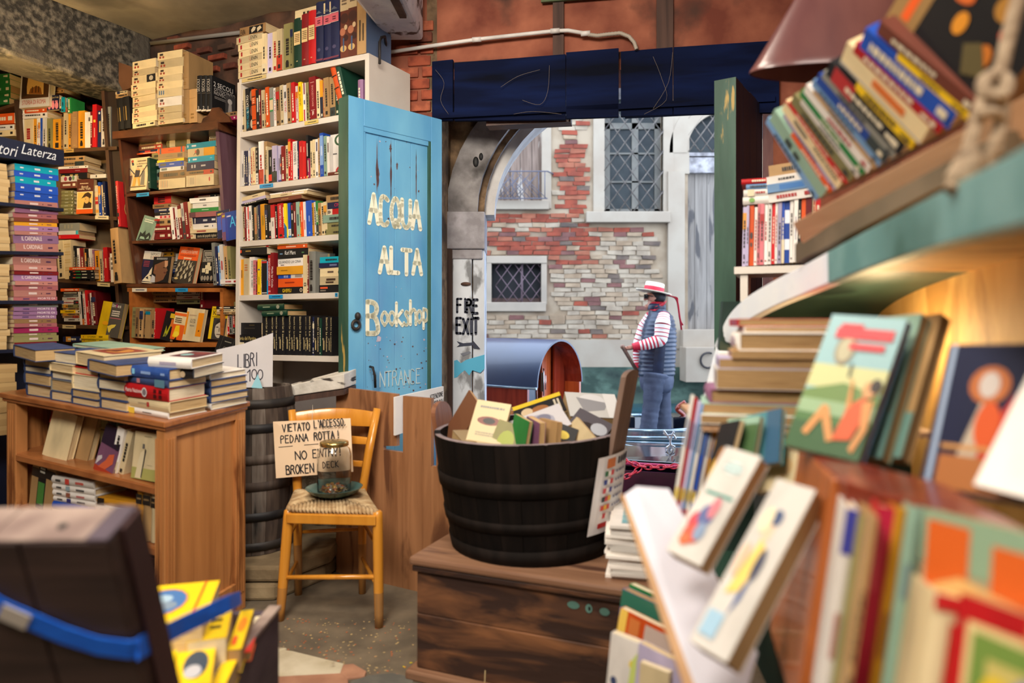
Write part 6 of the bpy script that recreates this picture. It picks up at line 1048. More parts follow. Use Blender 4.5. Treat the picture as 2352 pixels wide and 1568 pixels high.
SPN.update({('front stack of coloured spines', 1): [('r',0,.8,1,1,(236,200,70)),('d',.4,.3,.6,.7,1,(120,110,110))], ('front stack of coloured spines', 2): [('d',.45,.4,.6,.85,1,(190,170,140)),('r',.3,.46,.7,.52,(180,50,50))], ('front stack of coloured spines', 3): [('t','Patria Nazione',.4,.96,.3,(250,240,236),-1,.38),('e',.5,.52,.36,.06,(210,206,206)),('e',.5,.52,.26,.045,(120,110,116)),('d',.15,.1,.45,.34,2,(60,16,20)),('d',.55,.1,.85,.34,2,(60,16,20))], ('front stack of coloured spines', 4): [('r',.2,.66,.8,.74,(190,120,130)),('r',0,.06,1,.3,(90,130,150))], ('front stack of coloured spines', 5): [('r',.25,.74,.75,.8,(120,190,230)),('d',.35,.3,.6,.7,1,(150,180,230)),('d',.4,.03,.6,.2,1,(150,180,230))]})
hstack(274, 371, .03, '14w 26c 31r 18n 26b', 'front stack of coloured spines', dep=.17, mode='spine', jit=.004)
zt = .13
def loose(px0, px1, v0, z, th_px, c, lab, dep=.21, yaw=0, mode='head', front=None, spine=None):
    u0, u1 = px_u(px0), px_u(px1); base = CL+cu*u0+fv*v0+fw*z; ww = (u1-u0)*CUL; th = th_px*base.y/F; R = Matrix.Rotation(math.radians(yaw), 3, fw); nb[0] += 1
    M = frame4(base, fw, R @ fu, R @ fv) if mode == 'head' else frame4(base+fu*ww, fw, R @ fv, -(R @ fu))
    d, h = (ww, dep) if mode == 'head' else (dep, ww)
    return book(M, th, h, d, c, lab, 'hardback', 'hardbacks on the oak cabinet', seed=nb[0]+990, spine=spine, plain=spine is None, front=front, mats=BOARD.get(c), pg=PAGE[nb[0] % 3])
loose(33, 112, .0, .163, 27, 'n', 'broad navy hardback laid over the outermost stack with its fore edge showing', dep=.15, yaw=-12)
loose(106, 163, .02, .158, 24, 'n', 'navy hardback topping the second stack under the broad one', dep=.18)
loose(164, 240, .02, .163, 29, 'c', 'cream hardback topping the third stack with a painted red cover', dep=.24, front=[('r',.1,.2,.9,.8,(150,70,56)),('e',.5,.5,.3,.2,(206,140,70)),('p',[(.2,.3),(.6,.4),(.4,.7)],(110,50,40))], yaw=-6)
loose(203, 290, .0, .148, 27, 'n', 'wide navy hardback overhanging the fourth stack', dep=.2, yaw=-10)
loose(70, 205, .18, .195, 8, 's', 'thin pale green book lying far behind the broad navy hardback', dep=.16)
# rear stacks toward the side of the cabinet
hstack(282, 369, .225, '17w 18n 21n 18n 15w', 'rear stack by the price card', dep=.19, mode='spine', jit=.004)
SPN[('corner stack behind coloured spines', 2)] = None; SPN.pop(('corner stack behind coloured spines', 2))
loose(332, 392, .10, .148, 24, 'k', 'black jacketed hardback bridging the front spines and the rear stack', dep=.19, mode='spine', spine=[('e',.5,.6,.4,.1,(120,130,140)),('e',.4,.3,.3,.08,(190,170,140))], yaw=14)
loose(322, 398, .08, .189, 22, 'w', 'white jacketed hardback with a dark red picture topping the whole heap', dep=.21, mode='spine', front=[('r',.2,.08,.95,.7,(96,44,56)),('e',.5,.5,.16,.12,(140,190,190)),('r',.6,.2,.9,.5,(130,60,60))], spine=[('d',.3,.2,.6,.9,1,(170,160,180))], yaw=16)
def inside(px0, px1, v, zf, h, th, c, lab, front=None, lean=0, roll=0, kind='hardback', mode='face', spine=None, d=.13):
    u0, u1 = px_u(px0), px_u(px1); o = CL+cu*u0+fv*v; o = o+V(0,0,zf+.002); ww = (u1-u0)*CUL; up = V(0,0,1)
    if mode == 'face': M = frame4(o, -fv.cross(V(0,0,0)) if False else up.cross(fu)*-1, fu, up); M = frame4(o, fu.cross(up), fu, up) @ Matrix.Rotation(math.radians(-lean),4,'Y') @ Matrix.Rotation(math.radians(roll),4,'X') @ Matrix.Translation((-th,0,0)); return book(M, th, h, ww, c, lab, kind, 'books inside the oak cabinet', front=front, spine=spine, seed=len(lab))
    M = frame4(o, fu, up.cross(fu), up) @ Matrix.Rotation(math.radians(roll),4,'Y'); return book(M, ww, h, d, c, lab, kind, 'books inside the oak cabinet', spine=spine, seed=len(lab), front=front)
inside(68, 124, .05, -.249, .20, .03, 'c', 'plain cream cover standing face out on the upper cabinet shelf', lean=10, roll=-7)
inside(116, 150, .09, -.249, .19, .03, 'T', 'tan book propped behind the plain cream cover in the cabinet', lean=10, roll=-8)
for i, (x0, x1, c, lb) in enumerate(((158,174,'E','first olive volume of the dark trio inside the cabinet'),(175,191,'k','middle charcoal volume of the dark trio inside the cabinet'),(192,212,'G','dark green volume ending the trio inside the cabinet'))): inside(x0, x1, .13, -.249, .185, 0, c, lb, mode='spine', spine=[('r',0,.62,1,.72,(150,130,80)),('d',.2,.64,.8,.7,1,(60,50,30))])
inside(197, 240, .03, -.249, .19, .012, 'P', 'purple jacket with an orange hand on its cover leaning in the cabinet', [('r',0,0,1,.12,(170,60,36)),('p',[(.2,.1),(.6,.12),(.9,.3),(.85,.5),(.6,.44),(.5,.3)],(206,96,60)),('p',[(.05,.12),(.3,.3),(.25,.36),(.05,.3)],(206,196,200)),('r',0,.6,1,1,(44,30,50))], lean=8, roll=-14)
inside(228, 244, .04, -.249, .19, 0, 'w', 'white softcover slanting beside the orange hand jacket', mode='spine', roll=14, kind='paperback', d=.1); inside(246, 258, .045, -.249, .18, 0, 'c', 'cream softcover slanting next to the white one in the cabinet', mode='spine', roll=16, kind='paperback', d=.1)
inside(284, 342, .03, -.249, .178, .022, 'c', 'cream cover with a thin robed figure on green ground inside the cabinet', [('r',0,0,1,.24,(170,166,96)),('p',[(.15,.02),(.4,.02),(.48,.5),(.42,.62),(.3,.56),(.24,.4)],(222,206,170)),('p',[(.38,.04),(.42,.03),(.5,.5),(.52,.62),(.46,.66),(.45,.5)],(70,66,60)),('e',.40,.68,.05,.035,(100,96,96)),('r',.36,.71,.44,.75,(90,90,90)),('d',.4,.9,.7,.93,1,(150,140,110)),('r',.6,.32,.8,.325,(150,150,120))], lean=6, kind='paperback')
pile_w = 'on the lower cabinet shelf'
def cpile(px0, px1, v, zf, toks, where, sp={}):
    u0, u1 = px_u(px0), px_u(px1); ww = (u1-u0)*CUL; z = zf+.001; n = 0
    for t_, c, _, _, key in TOK.findall(toks):
        n += 1; th = float(t_)*(CL+cu*u0).y/F; o = CL+cu*u1+fv*(v+random.uniform(0,.008))+V(0,0,z); M = frame4(o, V(0,0,1), V(-fu.y,fu.x,0).normalized(), -V(fu.x,fu.y,0).normalized())
        book(M, th-.0006, ww, .14, c, fit(adj(th), '%s hardback, %s in the %s' % (CO[c][1], 'lowest' if n == 1 else ordw(n)+' up', where)), 'hardback', 'books inside the oak cabinet', spine=sp.get(key), seed=n+77); z += th
tq = lambda c, i: [('d',.35,.72,.65,.95,1,(60,60,60)),('r',.15,.56,.85,.66,c),('d',.35,.15,.65,.5,1,i)]
cpile(100, 196, .035, -.474, '19c 18b#a 13w#b 14w#c 15w#d 18w#e', 'neat pile behind the trunk lid, cabinet lower shelf', {'a': [('r',.1,.03,.9,.06,(220,220,230))], 'b': tq((50,50,120),(90,80,90)), 'c': tq((150,90,70),(200,110,110)), 'd': tq((150,170,180),(80,80,80)), 'e': tq((206,70,60),(206,90,80))})
cpile(204, 294, .035, -.474, '14c 13c 15w#a 18w#b 16Y#c', 'green marked pile, cabinet lower shelf', {'a': tq((60,80,170),(206,80,100)), 'b': tq((40,150,100),(60,160,130)), 'c': [('r',0,.8,1,.98,(40,30,24)),('d',.4,.2,.6,.6,1,(190,140,30))]})
for i, (x0, x1, c, hh) in enumerate(((296,311,'Y',.185),(311,330,'T',.187),(330,342,'c',.182),(342,353,'R',.178))): inside(x0, x1, .03, -.474, hh, 0, c, '%s binding with a black spine label, %s of the short run in the cabinet' % (CO[c][1], ordw(i+1)), mode='spine', spine=[('r',.05,.72,.95,.92,(34,28,24)),('d',.2,.8,.8,.86,1,(150,120,80))])
for i, (x0, x1, c) in enumerate(((43,58,'T'),(58,76,'k'),(76,96,'T'))): inside(x0, x1, .04, -.474, .19, 0, c, '%s softcover standing %s by the fluted post, cabinet lower shelf' % (CO[c][1]+(' banded' if i == 2 else ''), ordw(i+1)), mode='spine', roll=7, spine=[('r',0,.7,1,.9,(30,26,24))]+([('r',.1,.1,.9,.6,(70,130,60)),('d',.2,.8,.8,.95,2,(226,226,216))] if c == 'k' else []), kind='paperback')
# ------------------------------------------------------------------ heap of books in the tub, covers darkened in colour for the shade there
rnd = random.Random(21); TM = tub.matrix_world; TG = 'old paperbacks heaped in the tub'
def tb(px, py, Y, size, normal, updir, th, c, lab, front=None):
    """book lying in the heap: centre of its cover at a pixel and depth, cover normal and head direction"""
    
    if py > 962:
        while (P(px, py, Y)-V(.075,0,0)).xy.length > 0 and math.hypot(P(px,py,Y).x-.075, Y-2.555) > .20 and Y < 2.6: Y += .01
    n = Vector(normal).normalized(); z = Vector(updir); z -= n*z.dot(n); z.normalize(); y = z.cross(n); o = P(px, py, Y)-y*size[0]/2-z*size[1]/2-n*th
    return book(frame4(o, n, y, z), th, size[1], size[0], c, lab, 'paperback', TG, front=front, seed=int(px), pg=PAGE[3 if px % 2 else 1])
def rc(a, c): return [('r',0,0,1,1,a),('e',.5,.5,.3,.25,c),('d',.1,.82,.9,.92,1,(90,86,80))]
UP = V(0,-.25,1)
for k, (px, py, Y, ang, c) in enumerate(((1110,1000,2.48,20,'T'),(1180,1000,2.62,-30,'K'),(1260,1000,2.70,40,'T'),(1330,1000,2.58,-10,'K'),(1230,1005,2.44,70,'m'),(1300,1010,2.40,100,'T'))):
    tb(px, py, Y, (.13,.19), (.1*math.cos(k),-.15,1), (math.cos(math.radians(ang)),math.sin(math.radians(ang)),.1), .04, c, 'worn %s paperback buried %s in the tub below the visible covers' % (CO[c][1], ('at the rounded handle','near the far rim','beneath the summit book','by the pale handle','at the middle','near the price sheet')[k]), rc((150,130,100),(120,90,70)))
tb(1060,965,2.60,(.13,.20),(-.75,-.5,.35),(.55,-.1,.75),.012,'m','brown paperback propped on the tub rim below the rounded handle',[('r',0,0,1,1,(110,70,48))])
tb(1122,972,2.43,(.125,.17),(-.12,-.8,.55),(.22,.5,.8),.022,'c','cream paperback with a dark vignette in the tub under the rounded handle',[('r',0,0,1,1,(200,182,140)),('e',.5,.55,.35,.1,(120,60,50)),('e',.5,.55,.18,.07,(30,26,26)),('d',.15,.82,.85,.9,1,(120,120,120)),('d',.2,.2,.8,.3,2,(150,140,120)),('r',.06,.06,.94,.075,(170,140,90))])
tb(1092,1008,2.30,(.11,.16),(-.9,-.4,.1),(.1,.1,1),.02,'T','tan paperback on edge beside the cream vignette cover in the tub')
tb(1238,938,2.62,(.11,.19),(-.25,-.55,.8),(.85,.0,.32),.016,'k','black and yellow paperback sloping across the middle of the heap',[('r',0,.0,.2,1,(206,176,40)),('e',.6,.5,.25,.2,(140,90,50)),('d',.3,.8,.9,.95,2,(200,190,170)),('e',.5,.25,.2,.12,(190,170,140))])
tb(1238,972,2.46,(.125,.20),(-.18,-.55,.8),(.85,.1,.38),.024,'e','grey white glossy paperback lying below the black and yellow one',[('r',0,0,1,1,(186,184,190)),('e',.5,.5,.35,.3,(150,150,166)),('e',.4,.6,.2,.15,(110,110,130))])
tb(1362,930,2.66,(.15,.20),(.12,-.5,.85),(.9,.2,-.2),.045,'e','pale grey photograph cover at the summit of the tub heap',[('r',0,0,1,1,(190,190,190)),('e',.3,.5,.25,.25,(206,206,210)),('p',[(.2,.2),(.8,.3),(.7,.7),(.4,.8)],(140,140,146)),('r',0,.75,1,1,(214,214,216))])
tb(1312,958,2.66,(.13,.19),(-.1,-.5,.85),(.85,.3,-.1),.05,'T','thick tan paperback wedged beneath the pale grey photograph cover')
tb(1345,990,2.36,(.14,.185),(.12,-.62,.78),(.45,.6,.42),.03,'e','dark landscape cover in glossy film resting against the pale handle',[('r',0,0,1,1,(84,80,88)),('e',.5,.45,.4,.3,(50,42,42)),('e',.75,.7,.22,.16,(170,174,184)),('e',.35,.4,.15,.1,(100,76,62)),('e',.6,.2,.2,.08,(120,118,126))])
tb(1190,1008,2.33,(.1,.15),(-.85,-.5,.1),(.15,-.1,1),.016,'g','green spined paperback standing among the tub books')
tb(1222,1010,2.31,(.1,.14),(-.9,-.4,.0),(.05,-.1,1),.024,'P','purple spined paperback standing beside the green one in the tub')
tb(1160,1015,2.31,(.1,.14),(-.2,-.85,.4),(.35,.3,.85),.014,'E','yellow green covered paperback low at the front rim of the tub',[('e',.5,.5,.3,.3,(150,160,50)),('r',.2,.1,.8,.3,(170,70,40))])
tb(1255,1015,2.27,(.11,.15),(-.85,-.5,.1),(.2,.1,1),.02,'T','tan paperback standing beside the purple spine in the tub')
tb(1278,1018,2.26,(.11,.15),(.0,-.85,.5),(.35,.4,.8),.014,'k','black paperback with red and yellow lettering at the front rim of the tub',[('t','AS',.2,.2,.35,(206,60,40)),('e',.6,.75,.2,.1,(214,190,60))])
tb(1312,1020,2.25,(.11,.16),(-.6,-.7,.3),(.5,-.2,.7),.016,'c','cream edged paperback by the red lettered black one in the tub')
# ------------------------------------------------------------------ near trunk with its raised lid, yellow directories and a blue strap
TRW = wood('trunk_dark_wood', (44,30,28), (72,52,46), (30,24,28), axis=0, sc=3, rough=.5); TRT = mat('trunk_worn_edge', (120,100,94), (168,148,136), (70,56,54), scale=8, rough=.6, ramp3=(.56,.66))
TRP = mat('trunk_plum_wood', (62,52,66), (84,72,84), scale=5, st=(3,1,3), rough=.5)
trunk = thing('trunk', 'dark wooden trunk with its lid propped up over yellow directories', 'trunk', (0,0,0))
TX0, TX1, TY0, TY1, TZ = -1.35, -.585, 1.06, 1.75, .492
for nm, x0, x1, y0, y1 in (('end_board', TX1-.022, TX1, TY0, TY1), ('rear_board', TX0, TX1-.0225, TY1-.022, TY1), ('front_board', TX0, TX1-.0225, TY0, TY0+.022), ('end_board', TX0-.0225, TX0-.0005, TY0, TY1)):
    b = MB(); b.box(x0, x1, y0, y1, .02, TZ, TRP); b.build(nm, trunk, bevel=.003)
b = MB(); b.box(TX1-.026, TX1+.004, TY0, TY1+.003, TZ+.0005, TZ+.012, TRT); b.build('edge_strip', trunk, bevel=.002)
b = MB(); b.box(TX0, TX1-.023, TY0+.023, TY1-.023, .02, .3, TRW); b.build('inner_bottom', trunk)
lt, lb_2 = P(238,1246,.90), P(330,1600,.985)         # front right edge of the lid, top and bottom
zd = (lt-lb_2).normalized(); xd = V(1,0,0); yd = zd.cross(xd).normalized(); LH = (lt-lb_2).length+.0
LM = frame4(lb_2-zd*.10, xd, yd, zd)
for i, (x0, x1) in enumerate(((-.86,-.56),(-.558,-.30),(-.298,-.118),(-.116,0))):
    b = MB(); b.box(x0, x1, 0, .078, 0, LH+.10, TRW); b.build('lid_plank', trunk, LM, bevel=.004)
for i, (x0, x1) in enumerate(((-.86,-.53),(-.528,-.16),(-.158,-.03))): b = MB(); b.box(x0, x1, .002, .078, LH+.1005, LH+.104, TRT if i else TRT); b.build('lid_edge', trunk, LM, bevel=.002)
b = MB(); b.box(-.028, .0, .001, .078, LH+.1005, LH+.104, TRP); b.box(.0005, .006, .03, .078, 0, LH+.10, mat('lid_end_maroon', (58,34,36), (76,46,46), scale=6, rough=.5)); b.build('lid_end', trunk, LM)
b = MB()
for x in (-.262,-.075): b.lathe([(.0001,.0),(.006,0),(.007,-.003)], mat('nail_dark', (30,28,28)), c=(x,.03,LH+.106), n=8)
b.build('nail_head', trunk, LM)
STRP = mat('blue_strap', (8,96,216), (14,108,232), scale=30, st=(1,1,6), rough=.55)
def ribbon(pts, w_, m_, up):
    b = MB(); pts = [Vector(p) for p in pts]; rs = []
    for i, p in enumerate(pts):
        t = (pts[min(i+1,len(pts)-1)]-pts[max(i-1,0)]).normalized(); a = Vector(up); a = (a-t*a.dot(t)).normalized(); n_ = t.cross(a)*.0012
        rs.append([p-a*w_/2-n_, p+a*w_/2-n_, p+a*w_/2+n_, p-a*w_/2+n_])
    b.rings(rs, m_, True, False); return b
def onlid(px, py):      # point on the lid front plane
    o = LM.translation; n_ = -yd; d_ = (P(px, py, 1)-V(0,0,H)); t = (o-V(0,0,H)).dot(n_)/d_.dot(n_); return V(0,0,H)+d_*t+n_*.004
L_ = [onlid(-60,1352), onlid(10,1392), onlid(70,1418), onlid(150,1452), onlid(230,1478), onlid(300,1487)]
e_ = L_[-1]+V(.010,.004,0); L2 = [e_, e_.lerp(P(420,1436,1.14),.5), P(420,1436,1.14), P(528,1384,1.33), P(552,1372,1.70)]
strap = ribbon(L_+L2[:1], .03, STRP, zd).build('strap'); tag(strap, 'bright blue strap stretched from the trunk lid to its far corner', 'strap')
ribbon([e_, L2[2], L2[3], L2[4]], .03, STRP, (0,-.3,1)).build('strap_end', strap)
ribbon([onlid(8,1396)+V(0,-.002,0), onlid(72,1424)+V(0,-.002,0)], .026, mat('strap_buckle', (196,186,174), rough=.4), zd).build('buckle', strap)
g = 'yellow directories in the trunk'
YELM = [('r',0,0,.12,1,(246,210,10)),('r',.84,0,.86,1,(230,120,20))]
def slab(bl, tl, br, th, c, lab, front): return cover3(bl, tl, br, th, c, lab, front, 'paperback', g, plain=False, spine=[('d',.3,.2,.7,.8,1,(60,60,30))])
def flat(z, bl, tl, br, th, c, lab, front): return slab(gp(*bl, z), gp(*tl, z), gp(*br, z), th, c, lab, front)
OV = [('e',.34,.55,.34,.33,(230,150,60)),('e',.34,.55,.31,.30,(70,120,180)),('e',.3,.62,.16,.10,(170,200,220)),('e',.42,.45,.14,.10,(130,150,170)),('r',.8,0,.83,1,(220,90,30)),('r',.0,0,.02,1,(236,200,20))]
flat(.60, (272,1450), (340,1347), (462,1440), .10, 'y', 'yellow directory with a round blue picture lying topmost under the blue strap', OV)
flat(.565, (428,1474), (452,1402), (520,1464), .07, 'y', 'yellow directory with black letters lying beside the round blue picture', [('d',.5,.25,.8,.9,3,(60,50,10)),('r',.12,.1,.2,.9,(230,80,30))])
flat(.535, (520,1492), (553,1402), (556,1484), .05, 'y', 'yellow directory with an orange picture lying by the trunk end board', [('e',.5,.6,.3,.2,(240,130,30)),('r',.2,.1,.5,.3,(226,60,40))])
flat(.545, (384,1592), (412,1482), (482,1582), .06, 'y', 'yellow directory with a dark oval picture near the raised trunk lid', [('e',.55,.5,.32,.3,(50,70,90)),('e',.5,.35,.22,.14,(190,190,196))])
flat(.512, (474,1590), (520,1502), (512,1582), .05, 'y', 'plain yellow directory wedged low by the trunk end board', [('r',.1,0,.2,1,(226,190,20))])
flat(.502, (560,1498), (586,1416), (578,1492), .02, 'o', 'red and cream magazine squeezed along the trunk end board', [('r',0,.5,1,1,(240,226,190)),('r',0,0,1,.5,(220,60,50))])
flat(.55, (300,1600), (330,1490), (390,1592), .06, 'y', 'yellow directory half hidden by the raised trunk lid', None)
b = MB(); b.box(TX0+.01, TX1-.03, TY0+.03, TY1-.03, .3005, .40, cm('y')); 
inner = b.build('directory_layer'); inner['kind'] = 'stuff'; inner['label'] = 'flat layer of yellow directories filling the trunk below the loose ones'; inner['category'] = 'books'
# ------------------------------------------------------------------ magazines on the chest
g = 'glossy magazines stacked on the chest'
for i in range(16):
    z = .419+i*.0105; x, y = .30+random.uniform(-.012,.012), 2.17+random.uniform(-.012,.012); R = Matrix.Rotation(math.radians(-14+random.uniform(-5,5)), 4, 'Z'); nb[0] += 1
    M = Matrix.Translation((x, y, z)) @ R @ frame4((0,0,0), (0,0,1), (0,1,0), (-1,0,0)) ; 
    M = Matrix.Translation((x, y, z)) @ R @ frame4((.23,0,0), (0,0,1), (0,1,0), (-1,0,0))
    o = book(M, .0095, .23, .29, 'w', 'white edged magazine, %s in the pile on the chest beside the tub' % ('lowest' if i == 0 else 'topmost' if i == 15 else ordw(i+1)+' up'), 'magazine', g, spine=[('r',0,.3,1,.45,random.choice(((240,170,130),(120,130,180),(236,120,110),(206,206,206))))], seed=nb[0], front=[('r',0,.0,.25,.3,(214,70,60)),('d',.1,.7,.9,.9,1,(120,180,190))] if i == 15 else None, pg=PAGE[2], cat='magazine')
# ------------------------------------------------------------------ the shelf-like wooden boat end above, and what it holds
TEAL = mat('gunwale_teal_paint', (90,140,140), (126,170,170), (60,104,96), scale=5, rough=.5, ramp3=(.55,.7)); WHB2 = mat('gunwale_daylit_white', (230,238,250), (240,246,252), (176,200,220), scale=6, rough=.55, ramp3=(.56,.7))  # white end of the teal gunwale holds doorway daylight in its colour
INN = mat('hutch_inner_paint', (34,56,50), (48,72,64), (26,44,40), scale=5, rough=.5); TANP = mat('hutch_tan_ply', (196,152,86), (214,172,108), (168,124,66), scale=4, st=(1,3,1), rough=.6)
hutch = thing('boat_shelf', 'boat shaped hanging shelf with a curved teal gunwale over the comic books', 'shelf', (0,0,0))
gw = [(2440,276,.50),(2352,334,.60),(2230,402,.76),(2100,470,.98),(1960,545,1.30),(1850,606,1.62),(1770,648,1.86),(1710,686,2.04),(1672,726,2.15),(1650,775,2.2),(1632,840,2.2),(1612,920,2.19)]
pts = [P(*a) for a in gw]
def smooth(pts, k=6):
    out = []
    for i in range(len(pts)-1):
        p0, p1, p2, p3 = pts[max(i-1,0)], pts[i], pts[i+1], pts[min(i+2,len(pts)-1)]
        for j in range(k):
            t = j/k; out.append(.5*((2*p1)+(p2-p0)*t+(2*p0-5*p1+4*p2-p3)*t*t+(3*p1-p0-3*p2+p3)*t**3))
    return out+[pts[-1]]
sp = smooth(pts); b = MB(); rs = []; mats_ = []
for i, p in enumerate(sp):
    t = (sp[min(i+1,len(sp)-1)]-sp[max(i-1,0)]).normalized(); out_ = V(0,0,1).cross(t); out_ = (out_ if out_.length > .05 else V(-1,0,0)); out_.z = 0
    if out_.length < .05: out_ = V(-1,-.2,0)
    out_.normalize()
    if out_.x > 0: out_ = -out_
    up = t.cross(out_); up = up if up.z >= 0 else -up
    dn = -up if abs(up.z) > .3 else V(1,.1,0); w1 = .075
    rs.append([p, p+dn*w1*.9, p+dn*w1*.9-out_*.03, p-out_*.03]); mats_.append(TEAL if i < 27 else WHB2)
b.rings(rs, TEAL, True, False, mats=mats_[:-1]); b.build('gunwale', hutch, bevel=.004)
top = [p+V(.024,0,-.012) for p in sp[:46]]; b = MB(); far = [V(p.x+.55, p.y+.05, p.z) for p in top]
for i in range(len(top)-1):
    k = TANP if top[i].y < 1.5 else INN
    b.hexa([top[i]-V(0,0,.02), far[i]-V(0,0,.02), far[i+1]-V(0,0,.02), top[i+1]-V(0,0,.02), top[i], far[i], far[i+1], top[i+1]], k)
b.build('deck', hutch)
b = MB(); b.hexa([V(.88,.75,.6), V(1.12,2.15,.6), V(1.15,2.15,.6), V(.91,.75,.6), V(.88,.75,1.34), V(1.12,2.15,1.34), V(1.15,2.15,1.34), V(.91,.75,1.34)], TANP); b.build('back_panel', hutch)
b = MB(); b.hexa([V(.60,2.18,.5), V(1.12,2.18,.5), V(1.12,2.2,.5), V(.60,2.2,.5), V(.66,2.18,1.28), V(1.12,2.18,1.28), V(1.12,2.2,1.28), V(.66,2.2,1.28)], INN); b.build('end_panel', hutch)
b = MB(); q = PR(P(1925,640,1.45), P(2240,610,1.15)-P(1925,640,1.45), V(0,0,-.035))
# tray above with tilted books
TRAY = wood('tray_pale_wood', (176,134,100), (202,162,128), axis=1, sc=3, rough=.5); RK2 = mat('tray_dark_ledge', (96,84,66), (120,104,84), scale=6, rough=.6)
tray = thing('hanging_tray', 'pale wooden tray hung on rope holding tilted paperbacks above the teal gunwale', 'tray', (0,0,0))
t0, t1 = P(1820,512,1.62), P(2420,182,.90); dirv = (t1-t0); dn_ = V(.03,0,-.062); nrm_ = V(.24,.04,.02)
b = MB(); b.hexa([t0+dn_, t1+dn_*.8, t1+dn_*.8+nrm_*.08, t0+dn_+nrm_*.08, t0, t1, t1+nrm_*.08, t0+nrm_*.08], TRAY); b.build('front_lip', tray, bevel=.003)
b = MB(); b.hexa([t0+dn_*.95+nrm_*.08, t1+dn_*.8+nrm_*.08, t1+dn_*.8+nrm_, t0+dn_*.95+nrm_, t0+dn_*.7+nrm_*.08, t1+dn_*.6+nrm_*.08, t1+dn_*.6+nrm_, t0+dn_*.7+nrm_], TRAY); b.build('tray_bottom', tray)
u0_, u1_ = P(1826,560,1.66), P(2310,300,.98); b = MB(); b.hexa([u0_-V(0,0,.045), u1_-V(0,0,.03), u1_+V(.2,.0,-.03), u0_+V(.2,0,-.045), u0_, u1_, u1_+V(.2,0,0), u0_+V(.2,0,0)], RK2); b.build('lower_ledge', tray)
g = 'tilted paperbacks in the hanging tray'
def lerp(a, c, t): return a+(c-a)*t
tl_ = [(18,'B','blue glossy comic'),(30,'s','thick sage green book'),(14,'o','low rust orange booklet'),(10,'l','pale lilac softcover'),(26,'c','cream spined book with black capitals'),(9,'r','slim red edged book'),(22,'E','olive backed book'),(13,'w','plain white book'),(14,'g','bright green spine'),(18,'w','white and grey book'),(10,'T','tan slim book'),(14,'B','pale blue comic'),(19,'b','deep blue book'),(14,'e','grey blue book'),(26,'k','black bottomed olive book'),(17,'y','bright yellow spine'),(36,'c','cream book with orange letters'),(17,'r','red spine'),(30,'b','broad blue spine'),(12,'y','thin yellow spine'),(18,'m','brown spine')]
tot = sum(x[0] for x in tl_); acc = 0; bl0, bl1 = P(1872,462,1.56), P(2262,252,1.02); tl0, tl1 = P(1758,282,1.62), P(2030,62,1.13)
sps = {'s':[('r',.1,.6,.6,.7,(50,60,50)),('r',.1,.45,.5,.54,(50,60,50))], 'cream spined book with black capitals':[('t','WWW.WWW',.75,.06,.4,(40,40,40),1,.4),('d',.3,.5,.6,.9,1,(110,100,90)),('r',.85,0,1,1,(214,50,40))], 'cream book with orange letters':[('d',.35,.1,.7,.8,1,(236,120,40)),('r',.05,0,.12,1,(170,176,190))]}
for w_, c, nm in tl_:
    t = acc/tot; bp, tp = lerp(bl0, bl1, t), lerp(tl0, tl1, t); acc += w_; step = (bl1-bl0).length*w_/tot
    if 'low' in nm: tp = lerp(bp, tp, .72)
    if w_ in (10, 13): tp = lerp(bp, tp, .93)
    spine3(bp, tp, bl1-bl0, step*.97, .13, c, '%s tilted in the hanging tray' % nm, sps.get(nm) or sps.get(c) if c == 's' or nm in sps else None, 'paperback', g)
cover3(P(2268,262,1.02), P(2035,40,1.15), P(2530,60,.86), .05, 'k', 'large dark comic with orange and red shapes filling the near end of the tray', [('r',0,.75,1,1,(150,116,70)),('r',.1,.83,.6,.9,(226,90,30)),('e',.4,.5,.1,.05,(214,140,40)),('e',.6,.6,.08,.1,(206,100,40)),('e',.3,.25,.12,.06,(190,110,40)),('e',.7,.3,.1,.07,(170,120,50)),('e',.55,.2,.06,.05,(180,60,40)),('e',.8,.55,.07,.05,(206,130,40)),('p',[(.1,.3),(.3,.4),(.4,.3),(.2,.15)],(90,80,50))], group=g, spine=[('r',.1,.1,.9,.4,(206,60,40)),('r',.1,.5,.9,.8,(206,60,40))])
# rope with a big knot
ROPE = mat('hemp_rope', (150,128,104), (176,154,128), (112,94,76), scale=60, rough=.9, bump=.5)
rope = thing('rope', 'thick frayed hemp rope knotted round the hanging tray', 'rope', (0,0,0)); rp = .0085
b = MB(); b.tube(smooth([P(2352,-60,.84), P(2335,10,.84), P(2315,90,.84), P(2296,170,.84), P(2286,200,.84)]), rp, ROPE, n=10); b.build('rope_line', rope)
b = MB(); k_ = smooth([P(2286,172,.835), P(2262,186,.83), P(2264,212,.825), P(2296,222,.82), P(2312,200,.825), P(2306,180,.835), P(2280,176,.84), P(2268,200,.845), P(2284,216,.845), P(2300,206,.838)]); b.tube(k_, rp*1.05, ROPE, n=10); b.build('knot', rope)
b = MB(); b.tube(smooth([P(2272,206,.83), P(2256,236,.83), P(2240,290,.825), P(2226,340,.82), P(2214,380,.82)]), rp*1.0, ROPE, n=10); b.tube(smooth([P(2298,212,.83), P(2302,260,.83), P(2290,320,.825), P(2270,370,.83), P(2262,392,.84)]), rp, ROPE, n=10)
b.tube(smooth([P(2240,262,.818), P(2275,258,.815), P(2300,268,.82)]), rp*.8, ROPE, n=8); b.build('rope_loop', rope)
b = MB(); b.tube(smooth([P(2230,350,.82), P(2220,385,.815), P(2200,418,.815), P(2186,440,.815)]), [rp*1.2]*3+[rp*1.9]*10+[rp*1.3]*6, ROPE, n=10); b.build('frayed_end', rope)
